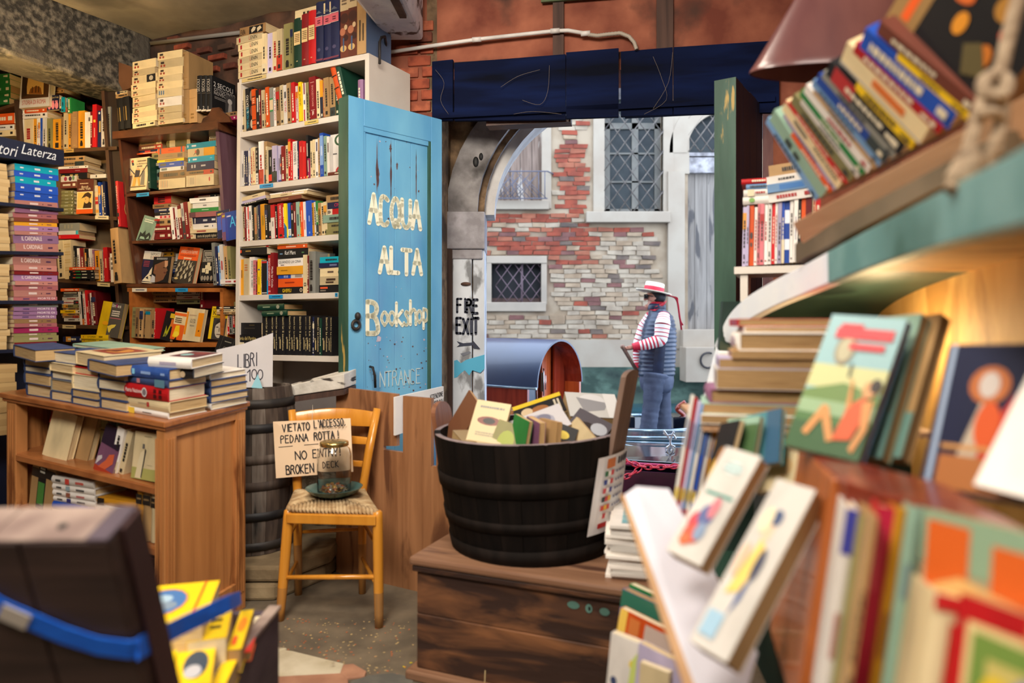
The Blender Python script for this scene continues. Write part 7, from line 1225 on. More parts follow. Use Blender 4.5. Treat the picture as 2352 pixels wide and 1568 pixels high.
# hanging shade
SHD = mat('shade_plum_leather', (92,56,56), (124,80,74), (72,48,62), scale=4, st=(1,1,.4), rough=.28, coat=.3, ramp3=(.55,.7))
c = V(.905, 1.86, 0); zB, zT = P(1985,168,1.86).z, P(1985,-60,1.86).z; b = MB(); b.lathe([(.27,zB),(.271,zB+.004),(.26,zB+.02),(.11,zT),(.06,zT+.1),(.0601,zT+.1),(.09,zT),(.25,zB+.012),(.265,zB+.001)], SHD, c, n=40, sy=.3); sh_ = b.build('hanging_lampshade'); tag(sh_, 'large glossy plum brown conical shade hanging over the tray', 'lampshade')
b = MB(); b.tube([V(c.x,c.y,zT+.09), V(c.x,c.y,3.15)], .006, IRON, n=6); b.build('cord', sh_)
# back shelf by the green door: small white unit with bright spines
g = 'bright spines on the small white shelf'; S4 = Shelf(.795, 2.46, .93, -.36)
unit = thing('small_shelf', 'small white shelf unit of children\'s books behind the teal gunwale', 'shelf', (0,0,0))
b = MB(); zb_ = P(1715,612,2.45).z; b.hexa([S4.pt(-.01,0,zb_-.025), S4.pt(.7,0,zb_-.025), S4.pt(.7,.25,zb_-.025), S4.pt(-.01,.25,zb_-.025), S4.pt(-.01,0,zb_), S4.pt(.7,0,zb_), S4.pt(.7,.25,zb_), S4.pt(-.01,.25,zb_)], WHT); b.build('shelf_board', unit)
b = MB(); b.hexa([S4.pt(.01,.01,0), S4.pt(.035,.01,0), S4.pt(.035,.25,0), S4.pt(.01,.25,0), S4.pt(.01,.01,zb_-.026), S4.pt(.035,.01,zb_-.026), S4.pt(.035,.25,zb_-.026), S4.pt(.01,.25,zb_-.026)], WHT); b.build('side_panel', unit)
row(S4, ((1702,612),(1860,600)), 1704, '9l136 6l138 12o138#a 7w134 6p140 10p140 8w142 9w146 8r146 6w140 9l148 7b152 12b152#b 8w156 10w160#c 8k160 10o162#d 14R165#e 8c160 12r166', 'on the white shelf unit', g, off=.005, depth=.16, art={'a': SP(('e',.5,.5,.3,.06,(60,50,50)),('e',.5,.35,.25,.04,(90,60,50))), 'b': SP(('r',0,.6,1,.8,(230,236,246)),('r',0,.2,1,.36,(230,236,246))), 'c': SP(('d',.4,.2,.6,.8,1,(120,120,150))), 'd': SP(('r',0,.0,1,.2,(60,50,60)),), 'e': SP(('d',.3,.3,.7,.7,1,(220,180,120)))}, lean=1)
pile(S4, 1708, 1780, 470, '18w#a 16w 13B 12r', 'in the stack above the bright spines', g, off=.0, jit=6, art={'a': SP(('e',.5,.7,.3,.1,(120,170,80)),)}, yr=466, depth=.18, kind0='hardback')
pile(S4, 1765, 1860, 466, '22w 20B#a 18w 26T', 'in the tousled stack by the tray end', g, off=-.01, jit=6, yr=452, depth=.18, art={'a': SP(('r',.2,.1,.8,.7,(60,120,190)),)})
# ------------------------------------------------------------------ horizontal stack in the boat shelf
g = 'lying books under the teal gunwale'; S5 = Shelf(.40, 1.55, .97, -.24)
def stack5(bl, tr_, toks, lab0):
    pass
st5 = [((1610,915),22,'w'),((1614,893),24,'s'),((1640,868),34,'P'),((1648,828),48,'w'),((1655,798),24,'l'),((1682,776),18,'T'),((1700,760),42,'w'),((1712,745),14,'w'),((1708,732),18,'r')]
zc = P(1612,972,1.5).z; x0_ = [.405,.41,.43,.44,.445,.47,.485,.50,.49]
for i, (_, th_, c) in enumerate(st5):
    th = th_*1.48/F; nb[0] += 1; R = Matrix.Rotation(math.radians(-13+random.uniform(-3,3)), 4, 'Z'); dpt_ = random.uniform(.24,.27)
    M = Matrix.Translation((x0_[i], 1.50+random.uniform(-.015,.015), zc)) @ R @ frame4((0,0,0), (0,0,1), (1,0,0), (0,1,0)); zc += th
    book(M, th-.0006, .17, dpt_, c, '%s %s book lying %s in the stack below the gunwale bend' % (adj(th), CO[c][1], 'lowest' if i == 0 else 'uppermost' if i == 8 else ordw(i+1)+' up'), 'hardback' if i in (2,6) else 'paperback', g, seed=nb[0], pg=PAGE[3], spine=[('d',.2,.2,.8,.8,2,(150,110,150))])
b = MB(); b.hexa([V(.38,1.5,.45), V(1.1,1.33,.45), V(1.1,1.9,.45), V(.42,1.9,.45), V(.38,1.5,P(1612,974,1.5).z-.003), V(1.1,1.33,P(1612,974,1.5).z-.003), V(1.1,1.9,P(1612,974,1.5).z-.003), V(.42,1.9,P(1612,974,1.5).z-.003)], INN)
cr = thing('comic_crate', 'dark green painted crate of comics under the lying book stack', 'crate', (0,0,0)); zt5 = P(1612,974,1.5).z-.003
for (q0, q1) in (((.60,1.62),(1.10,1.50)),): 
    b = MB(); b.hexa([V(.62,1.56,.3), V(.86,1.50,.3), V(.9,1.9,.3), V(.66,1.9,.3), V(.62,1.56,zt5-.013), V(.86,1.50,zt5-.013), V(.9,1.9,zt5-.013), V(.66,1.9,zt5-.013)], INN); b.build('inner_block', cr)
b = MB(); b.hexa([V(.41,1.5,zt5-.012), V(.86,1.40,zt5-.012), V(.92,1.9,zt5-.012), V(.46,1.9,zt5-.012), V(.41,1.5,zt5), V(.86,1.40,zt5), V(.92,1.9,zt5), V(.46,1.9,zt5)], TRAY); b.build('lid_board', cr)
g = 'standing comics under the lying stack'
for i, (x0, x1, c) in enumerate(((1545,1553,'w'),(1553,1559,'r'),(1560,1568,'l'),(1568,1574,'B'),(1575,1583,'w'),(1584,1594,'b'),(1595,1603,'w'),(1604,1614,'Y'))):
    bp, tp = P(x0-6,1190,1.46+.004*i), P(x0+42,905+i*7,1.50+.004*i); spine3(bp, tp, V(.9,-.3,0), (x1-x0)*1.47/F, .2, c, '%s comic standing %s from the loose end under the lying stack' % (CO[c][1], ordw(i+1)), [('e',.5,.2,.4,.06,(210,180,60)),('r',.1,.0,.9,.08,(200,50,60)),('d',.3,.5,.7,.9,1,(80,110,150))], 'paperback', g)
for (bl, tl, br, c, lab, fr) in (((1598,1178),(1655,972),(1650,1150),'k','black comic cover with a yellow figure facing out beneath the lying stack',[('e',.5,.35,.4,.3,(226,176,40)),('e',.5,.6,.2,.12,(150,100,50)),('r',0,0,1,.1,(206,50,40))]),((1640,1130),(1672,962),(1720,1110),'s','teal green comic cover tucked beside the yellow figure',[('r',.4,.2,1,.9,(70,100,60)),('e',.3,.6,.2,.2,(206,190,150))]),((1705,1075),(1715,955),(1790,1060),'t','blue green comic cover with yellow flowers below the lying stack',[('r',0,0,1,1,(70,130,140)),('e',.3,.75,.15,.1,(236,190,40)),('e',.3,.4,.15,.1,(236,190,40)),('r',.6,0,1,1,(50,90,120))]),((1735,1130),(1745,1010),(1830,1110),'c','cream magazine with orange stripe below the swimmer comic',[('r',.0,.8,1,1,(230,120,90)),('e',.6,.4,.3,.2,(206,170,120))]),((1760,1110),(1785,1030),(1960,1110),'g','green comic cover peeking out beneath the swimmer comic',[('r',0,.1,1,.9,(70,150,40)),('p',[(.5,.1),(.9,.2),(.8,.5)],(40,110,40))]),((1800,1150),(1815,1060),(1930,1190),'Y','ochre illustrated cover lying beneath the swimmer comic',[('e',.5,.5,.3,.3,(206,190,160)),('r',.1,.7,.9,.9,(60,60,90))])):
    cover3(P(*bl,1.36), P(*tl,1.42), P(*br,1.30), .012, c, lab, fr, group='loose comics below the lying stack')
# big swimmer comic and companions
g = 'face out comics under the gunwale'
cover3(P(1800,1022,1.10), P(1913,722,1.16), P(1962,1090,1.00), .018, 'B', 'large comic in film with a swimmer waving on green grass, under the gunwale', [('r',0,0,1,1,(150,190,196)),('r',0,.45,1,.62,(206,206,150)),('r',0,0,1,.42,(80,120,70)),('p',[(0,.42),(.5,.5),(1,.44),(1,.36),(0,.34)],(110,140,80)),('r',0,.26,1,.36,(150,180,140)),('r',0,.0,1,.2,(60,96,60)),
   ('e',.36,.74,.14,.12,(150,140,120)),('e',.36,.74,.10,.09,(186,180,150)),('p',[(.5,.64),(.54,.64),(.55,.54),(.52,.54)],(70,80,80)),('r',.16,.82,.92,.9,(214,60,70)),('r',.4,.74,.86,.79,(214,60,70)),('r',.2,.9,.5,.93,(214,60,70)),
   ('p',[(.18,.12),(.34,.33),(.42,.32),(.62,.1),(.54,.08),(.38,.24),(.26,.1)],(216,150,90)),('p',[(.60,.1),(.82,.12),(.94,.36),(.82,.42),(.66,.34)],(222,96,56)),('p',[(.7,.34),(.62,.52),(.58,.54),(.60,.5),(.64,.32)],(216,150,90)),('p',[(.82,.38),(.95,.4),(.98,.2),(.9,.04),(.84,.06),(.9,.2)],(216,150,90)),('e',.86,.47,.09,.06,(216,160,110)),('e',.92,.50,.07,.05,(50,40,36))], group=g, pg=PAGE[3])
for i, (dx, c, lab) in enumerate(((24,'s','pale teal comic directly behind the swimmer cover'),(70,'T','tan edged comic second behind the swimmer cover'))):
    cover3(P(1860+dx,1040,1.13+.0), P(1955+dx,735,1.20), P(1985+dx,1105,1.02), .022, c, lab, [('e',.6,.8,.2,.1,(230,220,170)),('r',0,0,1,.3,(120,160,150))], group=g, pg=PAGE[3])
cover3(P(2110,1118,.92), P(2180,792,.96), P(2350,1190,.80), .012, 'n', 'navy and orange comic with a masked rider figure at the near end of the shelf', [('r',.05,0,.1,1,(170,190,220)),('p',[(.4,.35),(.62,.5),(.95,.9),(1,.5),(.9,.2),(.6,.15)],(206,60,46)),('e',.5,.72,.2,.13,(190,110,60)),('e',.5,.72,.1,.09,(206,196,190)),('p',[(.3,.2),(.5,.24),(.6,.55),(.45,.6)],(196,180,160)),('r',.15,.02,1,.24,(176,110,60)),('e',.55,.45,.12,.16,(216,90,40)),('r',.15,.28,1,.31,(206,150,90))], group=g)
cover3(P(2236,1112,.80), P(2372,835,.84), P(2460,1230,.70), .012, 'w', 'blank cream back cover with a round brown emblem leaning in front of the rider comic', [('e',.3,.75,.16,.12,(170,80,50)),('e',.34,.75,.1,.07,(226,140,70))], group=g)
# reddish box with standing books
BOXW = wood('box_orange_wood', (160,84,36), (190,108,54), axis=2, sc=3, rough=.35, coat=.2); BOXR = wood('box_red_rail', (110,40,26), (140,58,38), axis=0, sc=3, rough=.3, coat=.3)
box = thing('book_box', 'varnished orange brown book box with a red top rail under the rider comic', 'box', (0,0,0))
b = MB(); p0, p1 = P(1824,1640,.90), P(1911,1098,.93); b.hexa([p0, p0+V(.05,-.02,0), p0+V(.11,.25,0), p0+V(.06,.25,0), p1, p1+V(.05,-.02,0), p1+V(.11,.25,0), p1+V(.06,.25,0)], BOXW); b.build('corner_post', box, bevel=.003)
r0, r1 = P(1942,1106,.89), P(2440,1260,.62); b = MB(); d_ = V(0,0,-.034); k_ = V(.05,.25,0); b.hexa([r0+d_, r1+d_, r1+d_+k_, r0+d_+k_, r0, r1, r1+k_, r0+k_], BOXR); b.build('top_rail', box, bevel=.003)
g = 'tall books standing in the box'
for i, (x0, x1, yt, c, sp_) in enumerate(((1944,1972,1165,'w',[('r',0,.78,1,1,(66,70,170)),('d',.3,.2,.7,.6,1,(190,130,120))]),(1972,2000,1180,'E',[('d',.3,.2,.7,.6,1,(150,140,100))]),(2018,2056,1160,'r',[('r',.0,0,1,1,(196,34,70)),('r',.2,.6,.4,.9,(226,90,110))]),(2058,2080,1165,'Y',[('d',.3,.2,.7,.6,1,(150,90,40))]),(2088,2120,1160,'s',[('d',.3,.5,.6,.8,1,(110,130,150))]),(2000,2016,1185,'T',None))):
    bp, tp = P(x0-72,1640,.80-.012*i), P(x0,yt,.81-.012*i); spine3(bp, tp, V(.9,-.35,0), (x1-x0)*.78/F, .2, c, '%s spine standing %s from the orange post in the box' % (CO[c][1] if c != 'r' else 'crimson', ordw(i+1)), sp_, 'hardback', g)
cover3(P(2092,1600,.72), P(2124,1166,.74), P(2480,1640,.55), .012, 'c', 'orange and mint comic with a brown haired figure behind the red picture book', [('r',0,.72,1,1,(150,180,150)),('r',.04,.6,.35,.95,(230,106,40)),('r',.5,.66,1,.9,(230,106,40)),('p',[(.2,.45),(.9,.5),(1,.62),(.3,.7),(.1,.62)],(236,190,120)),('p',[(.1,.42),(.95,.42),(1,.56),(.6,.6),(.2,.55)],(110,70,40)),('r',0,.3,1,.42,(206,170,110))], group=g)
spine3(P(2100,1660,.66), P(2146,1356,.67), V(.95,-.3,0), .03, .2, 'c', 'cream and red spine of the picture book inside the orange box', [('r',0,.88,1,1,(206,40,40)),('r',.5,.2,.75,.8,(206,50,40))], 'hardback', g)
cover3(P(2170,1660,.63), P(2206,1360,.645), P(2480,1700,.52), .02, 'r', 'red framed picture book with a yellow and green scene before the orange box comic', [('r',.1,.0,1,.82,(236,210,150)),('r',.16,.0,1,.76,(120,150,70)),('r',.3,.1,.9,.6,(206,190,110)),('e',.4,.3,.15,.2,(236,200,40)),('e',.65,.45,.12,.12,(130,140,170)),('r',.6,.8,.9,.95,(226,110,60)),('e',.75,.2,.15,.15,(220,150,90))], group=g, plain=True)
# angled white display board with two children's books
DISW = mat('display_white', (206,206,218), (216,216,228), scale=3, rough=.5); DISE = mat('display_edge', (170,130,90), (190,150,110), scale=10, rough=.6)
dsp = thing('display_board', 'slanting white display board with a rounded corner before the comics', 'display', (0,0,0))
F0, F1, F2, F3, F4 = P(1434,1136,1.28), P(1462,1116,1.30), P(1536,1122,1.30), P(1740,1500,1.02), P(1620,1640,.92)
b = MB(); n_ = (F2-F0).cross(F4-F0).normalized(); n_ = n_ if n_.y < 0 else -n_
poly = [F4, P(1700,1640,.93), F3, F2, F1, F0]; b.prism([p for p in poly], -n_*.02, DISW); o_ = b.build('board', dsp)
e0, e1 = F0, F4; b = MB(); b.hexa([e1+V(-.016,0,0), e1+n_*.0005, e1-n_*.0195, e1+V(-.016,.02,0), e0+V(-.006,0,-.004), e0+n_*.0005, e0-n_*.0195, e0+V(-.006,.02,-.004)], DISE); b.build('edge', dsp)
g = 'children\'s books on the white display'
cover3(P(1530,1262,1.06), P(1668,1024,1.12), P(1588,1338,1.0), .03, 'w', 'white children\'s book with a colourful procession drawing on the display board', [('e',.5,.83,.25,.06,(206,220,220)),('d',.25,.78,.75,.88,2,(150,180,180)),('r',.15,.56,.9,.59,(60,140,130)),('e',.35,.3,.22,.1,(206,70,80)),('e',.5,.38,.2,.1,(90,100,150)),('e',.4,.2,.25,.08,(206,90,70)),('e',.6,.46,.12,.1,(206,120,130)),('e',.55,.24,.14,.08,(130,150,180)),('e',.3,.14,.14,.05,(216,110,70))], group=g, pg=PAGE[1])
cover3(P(1582,1470,.92), P(1785,1098,1.0), P(1642,1572,.86), .04, 'w', 'larger white children\'s book with a yellow dressed figure at the foot of the display board', [('e',.45,.7,.12,.09,(230,200,170)),('e',.5,.78,.13,.05,(60,80,120)),('p',[(.2,.3),(.55,.34),(.6,.6),(.4,.64)],(240,206,110)),('e',.62,.5,.1,.1,(60,64,90)),('p',[(.5,.2),(.62,.3),(.62,.45),(.52,.36)],(60,90,150)),('e',.3,.75,.14,.08,(240,226,190)),('r',.1,.06,.5,.2,(160,196,220)),('e',.2,.5,.1,.1,(240,190,160))], group=g, pg=PAGE[3])
# books in a low crate before the chest
g = 'picture books in the low crate'
lowc = thing('low_crate', 'low dark wooden crate of picture books before the chest end', 'crate', (0,0,0)); b = MB(); b.box(.22, .62, 1.40, 1.80, .0, .28, TRW); b.build('crate_body', lowc)
for (bl, tl, br, th, c, lab, fr) in (((1385,1660,1.55),(1404,1452,1.55),(1462,1670,1.50),.02,'w','white picture book with yellow flowers standing foremost in the low crate',[('e',.2,.5,.1,.05,(60,70,110)),('e',.72,.75,.1,.05,(236,206,30)),('e',.8,.55,.1,.06,(220,200,40)),('e',.72,.35,.1,.05,(236,206,30)),('p',[(.6,.3),(.9,.4),(.85,.9),(.7,.8)],(200,214,120)),('r',.9,0,1,1,(140,200,220))]),
   ((1448,1660,1.50),(1468,1475,1.50),(1600,1700,1.38),.02,'l','lilac and blue picture book behind the yellow flowers',[('r',.2,.3,.9,.6,(36,66,160)),('r',.05,.05,.3,.35,(206,180,140)),('e',.6,.15,.3,.12,(70,130,70))]),
   ((1462,1660,1.46),(1470,1520,1.46),(1530,1680,1.42),.015,'c','cream picture book with a small red mark low in the crate',[('r',.2,.2,.8,.6,(206,60,50)),('r',.5,.3,.95,.7,(226,200,170))]),
   ((1410,1490,1.66),(1426,1395,1.66),(1540,1500,1.56),.02,'o','orange and white picture book standing behind the flowers in the crate',[('r',0,0,.15,1,(240,200,90)),('r',.2,.2,.4,.9,(206,120,60)),('r',.5,.3,1,.9,(190,170,160)),('r',.2,.0,1,.2,(176,80,50))]),
   ((1418,1440,1.72),(1430,1352,1.72),(1560,1460,1.60),.025,'b','blue picture book with green head below the magazine pile',[('r',0,.55,1,1,(50,110,90))]),
   ((1440,1400,1.78),(1446,1340,1.78),(1570,1420,1.65),.02,'g','green picture book rearmost in the low crate',[('r',.2,.4,.9,.7,(150,190,110))])):
    cover3(P(*bl), P(*tl), P(*br), th, c, lab, fr, group=g)
# ------------------------------------------------------------------ boats on the canal
BLK = mat('boat_black_lacquer', (10,14,24), (16,22,34), scale=3, rough=.08, coat=1); ROOF = mat('cabin_roof_lacquer', (10,36,74), (14,46,88), scale=2, rough=.38, coat=.15, spec=.9)
MAH = wood('boat_mahogany', (176,72,30), (222,112,58), axis=2, sc=2.4, rough=.2, coat=.7); MAHD = wood('boat_mahogany_dark', (120,34,20), (156,56,34), axis=2, sc=2.4, rough=.2, coat=.7); CHR = mat('chrome', (210,212,216), rough=.15, metal=1)
STEEL = mat('rail_steel', (150,180,206), (190,210,226), scale=8, rough=.2, metal=.6); MAUVE = mat('boat_side_maroon', (70,24,52), (92,36,66), scale=3, rough=.3, coat=.5)
cabin = thing('cabin_boat', 'moored boat with a rounded dark blue cabin roof and open mahogany end', 'boat', (0,0,0))
ez = .634; EL, ER = V(.120,6.2,0), V(.593,6.9,0); ev = (ER-EL).normalized(); ax = V(-ev.y, ev.x, 0); mid = (EL+ER)/2; R_ = .422
def arc_(r, off, n=24, a0=0, a1=math.pi): return [mid+ax*off-ev*(r*math.cos(a0+(a1-a0)*i/n))+V(0,0,ez+r*1.0*math.sin(a0+(a1-a0)*i/n)) for i in range(n+1)]
b = MB(); b.rings([arc_(R_, -.12), arc_(R_+.004, .5), arc_(R_, 1.0), arc_(R_, 2.6)], ROOF, False, True, close=False); b.rings([arc_(R_-.018, 2.6), arc_(R_-.018, -.12)], MAHD, False, True, close=False); b.rings([arc_(R_-.018, -.12), arc_(R_, -.12)], ROOF, False, False, close=False); b.build('cabin_roof', cabin)
b = MB(); L_ = [EL+ax*t+V(0,0,ez-.004)-ev*.006 for t in (-.12,2.6)]; b.tube(L_, .012, STEEL, n=6); b.build('gutter', cabin)
for t0_, t1_ in ((-.02,.62),(.625,1.3),(1.305,2.6)): 
    b = MB(); b.hexa([EL+ax*t0_+V(0,0,.12), EL+ax*t1_+V(0,0,.12), EL+ax*t1_+ev*.03+V(0,0,.12), EL+ax*t0_+ev*.03+V(0,0,.12), EL+ax*t0_+V(0,0,ez-.01), EL+ax*t1_+V(0,0,ez-.01), EL+ax*t1_+ev*.03+V(0,0,ez-.01), EL+ax*t0_+ev*.03+V(0,0,ez-.01)], MAHD); b.build('side_panel', cabin)
b = MB(); b.hexa([ER-ev*.03+ax*-.1, ER+ax*-.1, ER+ax*2.5, ER-ev*.03+ax*2.5]+[p+V(0,0,ez) for p in (ER-ev*.03+ax*-.1, ER+ax*-.1, ER+ax*2.5, ER-ev*.03+ax*2.5)], MAH); b.build('side_panel', cabin)
def endpoly(pts, off, m_, th=.02):     # pts: (u across 0..1, z)
    b = MB(); W_ = (ER-EL).length; b.prism([EL+ev*(u*W_)+ax*off+V(0,0,z) for u, z in pts], ax*th, m_); return b
def archz(u, r=R_-.02): d_ = (u-.5)*(ER-EL).length; return ez+math.sqrt(max(0, r*r-d_*d_))
for (u0, u1, m_, off, nm) in ((.03,.47,MAH,.12,'door_leaf'),(.53,.72,MAH,.10,'door_leaf'),(.72,.97,MAHD,.06,'end_board')):
    us = [u0+(u1-u0)*i/8 for i in range(9)]; endpoly([(u0,.1)]+[(u1,.1)]+[(u, archz(u)) for u in us[::-1]], off, m_).build(nm, cabin)
us = [.1+.3*i/8 for i in range(9)]; o_ = endpoly([(.1,.45),(.42,.45)]+[(u, min(archz(u)-.08, .45+.36*math.sin(math.pi*(.12+.5*(u-.1)/.3)))) for u in us[::-1]], .11, mat('cabin_pane', (60,76,96), rough=.08), .008); o_.build('pane', cabin)
fr_ = MB(); pts = [EL+ev*(u*.845)+ax*.105+V(0,0,min(archz(u)-.07, .455+.37*math.sin(math.pi*(.12+.5*(u-.1)/.3)))) for u in us]; fr_.tube(pts+[EL+ev*.36+ax*.105+V(0,0,.44), EL+ev*.085+ax*.105+V(0,0,.44)], .009, mat('frame_orange_wood', (206,110,54), rough=.3), n=6); fr_.build('window_frame', cabin)
for dz in (.0,): 
    b = MB(); c_ = EL+ev*(.845*.5)+ax*.085; b.box(c_.x-.014, c_.x+.014, c_.y-.01, c_.y+.01, .56, .74, CHR); b.tube([c_+V(.012,0,.52), c_+V(.012,0,.78)], .008, CHR, n=6); b.tube([c_+V(.03,-.02,.58), c_+V(.03,-.02,.72)], .006, CHR, n=6); b.build('chrome_latch', cabin)
b = MB(); pr_ = [(-2.0,.0),(-.6,.0)]; q = [V(-1.7,6.25,0), V(.10,6.1,0), V(.62,6.95,0), V(.3,7.2,0), V(-1.7,7.25,0)]; b.prism([p-V(0,0,.2) for p in q], (0,0,.42), MAHD); b.build('hull', cabin)
# the gondolier's boat
gon = thing('gondola', 'black gondola with pale gunwale rails carrying the standing oarsman', 'boat', (0,0,0))
def railx(mb, px0, py0, px1, py1, Y0, Y1, r, m_): mb.tube([P(px0,py0,Y0), P((px0+px1)/2,(py0+py1)/2,(Y0+Y1)/2), P(px1,py1,Y1)], r, m_, n=8)
b = MB(); st_ = []
for x, w_, zt_ in ((.95,.60,.05),(1.2,.64,.03),(1.6,.66,.03),(2.3,.5,.06),(3.2,.3,.2)): st_.append([V(x,8.1-w_,zt_), V(x,8.1-w_*.8,-.16), V(x,8.1+w_*.8,-.16), V(x,8.1+w_,zt_), V(x,8.1+w_-.05,zt_), V(x,8.1+w_*.7,-.12), V(x,8.1-w_*.7,-.12), V(x,8.1-w_+.05,zt_)])
b.rings(st_, BLK, True, False); b.build('hull', gon)
for (a, c, r) in (((.95,7.5,.055),(1.6,7.44,.05),.02),((1.6,7.44,.05),(2.3,7.6,.07),.02),((.95,8.7,.06),(1.6,8.76,.05),.018),((1.6,8.76,.05),(2.3,8.6,.08),.018)): b = MB(); b.tube([a, c], r, STEEL, n=8); b.build('gunwale', gon)  # pale blue tubes paint the sky highlight along glossy black gunwales
for (x0, x1, z) in ((1.15,1.45,.10),(1.9,2.25,.10)): b = MB(); b.box(x0, x1, 8.2, 8.6, -.05, z, BLK); b.build('thwart', gon, bevel=.01)
b = MB(); b.tube(smooth([V(2.02,8.35,.0), V(2.06,8.35,.10), V(1.98,8.35,.18), V(2.08,8.35,.26)]), .03, MAHD, n=8); b.build('oar_fork', gon)
# nearer black gondola, its rails and ornament
gn2 = thing('near_gondola', 'nearer black gondola side with steel rails and a silver ornament', 'boat', (0,0,0))
b = MB(); b.hexa([V(.62,5.3,-.3), V(2.2,5.05,-.3), V(2.2,6.3,-.3), V(.62,6.5,-.3), V(.62,5.22,.20), V(2.2,4.98,.15), V(2.2,5.40,.20), V(.62,5.62,.24)], BLK); b.build('side_deck', gn2, bevel=.01)
for z, y, r in ((-.02,5.21,.014),(.155,5.12,.012)): b = MB(); b.tube([V(.62,y+.04,z+.03), V(2.2,y-.20,z-.02)], r, mat('pink_rail', (206,70,120), rough=.3, metal=.3) if z > 0 else MAUVE, n=8); b.build('side_rail', gn2)
b = MB(); b.hexa([V(.62,5.17,-.3), V(2.2,4.92,-.3), V(2.2,4.94,-.3), V(.62,5.19,-.3), V(.62,5.17,.13), V(2.2,4.92,.08), V(2.2,4.94,.08), V(.62,5.19,.13)], MAUVE); b.build('side_plank', gn2)
for (px0, py0, px1, py1, Y, r) in ((1430,1004,1570,1006,5.95,.012),(1430,1022,1530,1040,5.6,.011),(1430,1014,1560,1020,5.8,.006),(1440,988,1575,990,6.1,.012)): b = MB(); railx(b, px0-60, py0-(py1-py0)*.5, px1+100, py1+(py1-py0)*.7, Y+.05, Y-.02, r, STEEL); b.build('deck_rail', gn2)
b = MB(); b.hexa([V(.62,5.62,-.2), V(2.2,5.40,-.2), V(2.2,6.2,-.2), V(.62,6.4,-.2), V(.62,5.63,.17), V(2.2,5.41,.14), V(2.2,6.2,.24), V(.62,6.4,.26)], mat('boat_teal_deck', (10,40,52), (16,54,66), scale=3, rough=.15, coat=.6)); b.build('inner_deck', gn2)
b = MB()
for L_ in ([(1524,988),(1534,1002),(1540,1016),(1534,1030),(1528,1042)],[(1548,990),(1542,1004),(1540,1018),(1546,1030),(1536,1038)],[(1524,994),(1532,1000),(1546,998),(1552,1008)],[(1530,1028),(1540,1022),(1550,1026)]): b.tube(smooth([P(x, y, 5.45) for x, y in L_], 4), .008, mat('silver_ornament', (206,214,226), rough=.3, metal=.5), n=6)
b.build('ornament', gn2)
# red chain across the landing
CHN = mat('red_chain', (214,34,66), (226,60,86), scale=20, rough=.4, coat=.3); chain = thing('chain', 'red plastic chain slung across the water entrance', 'chain', (0,0,0)); Yc = 4.9
def links(pts):
    pts = [P(x, y, Yc) for x, y in pts]; sp_ = smooth(pts, 12); acc_ = 0; last = sp_[0]; k = 0; L = .046
    cur = sp_[0]; i = 1; pos = [cur]
    while i < len(sp_):
        d_ = (sp_[i]-cur).length
        if d_ >= L: cur = cur+(sp_[i]-cur).normalized()*L; pos.append(cur)
        else: i += 1
    for a, c in zip(pos, pos[1:]):
        t = (c-a).normalized(); s_ = (V(0,-1,0) if k % 2 else V(0,0,1)); s_ = (s_-t*s_.dot(t)).normalized(); b = MB(); m = (a+c)/2; ring = []
        for j in range(14): q = 2*math.pi*j/14; ring.append(m+t*(.031*math.cos(q))+s_*(.0165*math.sin(q)*(1.0 if abs(math.cos(q)) < .8 else 1.1)))
        ring.append(ring[0]); ring.append(ring[1]); b.tube(ring, .0058, CHN, n=6, caps=False); b.build('link', chain); k += 1
links([(1395,1046),(1440,1058),(1470,1070),(1505,1073),(1545,1071),(1600,1064)]); links([(1472,1074),(1458,1084),(1440,1094),(1415,1102)])
# ------------------------------------------------------------------ the gondolier
GY = 8.0
def G(px, py, dy=0): return P(px, py, GY)+V(0, dy, 0)
person = thing('person', 'oarsman in a striped sleeved shirt, navy quilted vest and straw boater rowing', 'person', (0,0,0))
SKIN = mat('skin', (196,140,116), (176,120,98), scale=20, rough=.5)
sk = [(1509,872,0,.13),(1512,820,0,.15),(1512,758,0,.16),(1509,726,0,.085),(1506,708,0,.058),(1504,694,0,.075),(1502,682,0,.088),(1503,670,0,.080),       # 0 pelvis .. 7 crown
      (1500,880,-.09,.09),(1490,936,-.10,.065),(1480,1008,-.10,.045),(1464,1020,-.11,.035),  # near leg 8-11
      (1520,880,.09,.09),(1528,936,.10,.065),(1528,1008,.10,.045),(1512,1020,.11,.035),      # far leg 12-15
      (1514,728,-.17,.062),(1508,780,-.22,.048),(1447,796,-.20,.03),(1436,798,-.195,.030),     # near arm 16-19
      (1502,728,.17,.062),(1474,792,.20,.046),(1473,848,.19,.030),(1476,862,.2,.030),       # far arm 20-23
      (1486,706,0,.030),(1481,700,0,.022),(1478.5,689,0,.014),(1488,681,0,.040),(1496,689,-.082,.016)]    # jaw, chin, nose, brow, ear
ed = [(0,1),(1,2),(2,3),(3,4),(4,5),(5,6),(6,7),(0,8),(8,9),(9,10),(10,11),(0,12),(12,13),(13,14),(14,15),(2,16),(16,17),(17,18),(18,19),(2,20),(20,21),(21,22),(22,23),(5,24),(24,25),(27,26),(6,27),(6,28)]
def fingers(base, hand, dirv, side, curl):
    """four curled fingers and a thumb leaving the side of the palm"""
    for k, (l, o_) in enumerate(((.030,-.024),(.036,-.008),(.034,.008),(.027,.023))):
        a = hand+side*o_; p1 = a+dirv*l*.9; p2 = p1+(dirv*.35+curl).normalized()*l*.75; p3 = p2+(curl-dirv*.6).normalized()*l*.6
        i0 = len(skp); skp.extend([(p1,.0095),(p2,.009),(p3,.008)]); ed.extend([(base,i0),(i0,i0+1),(i0+1,i0+2)])
    t1 = hand-dirv*.012-side*.034+curl*.008; t2 = t1+(dirv*.6+curl*.8-side*.2).normalized()*.028; i0 = len(skp); skp.extend([(t1,.011),(t2,.009)]); ed.extend([(base,i0),(i0,i0+1)])
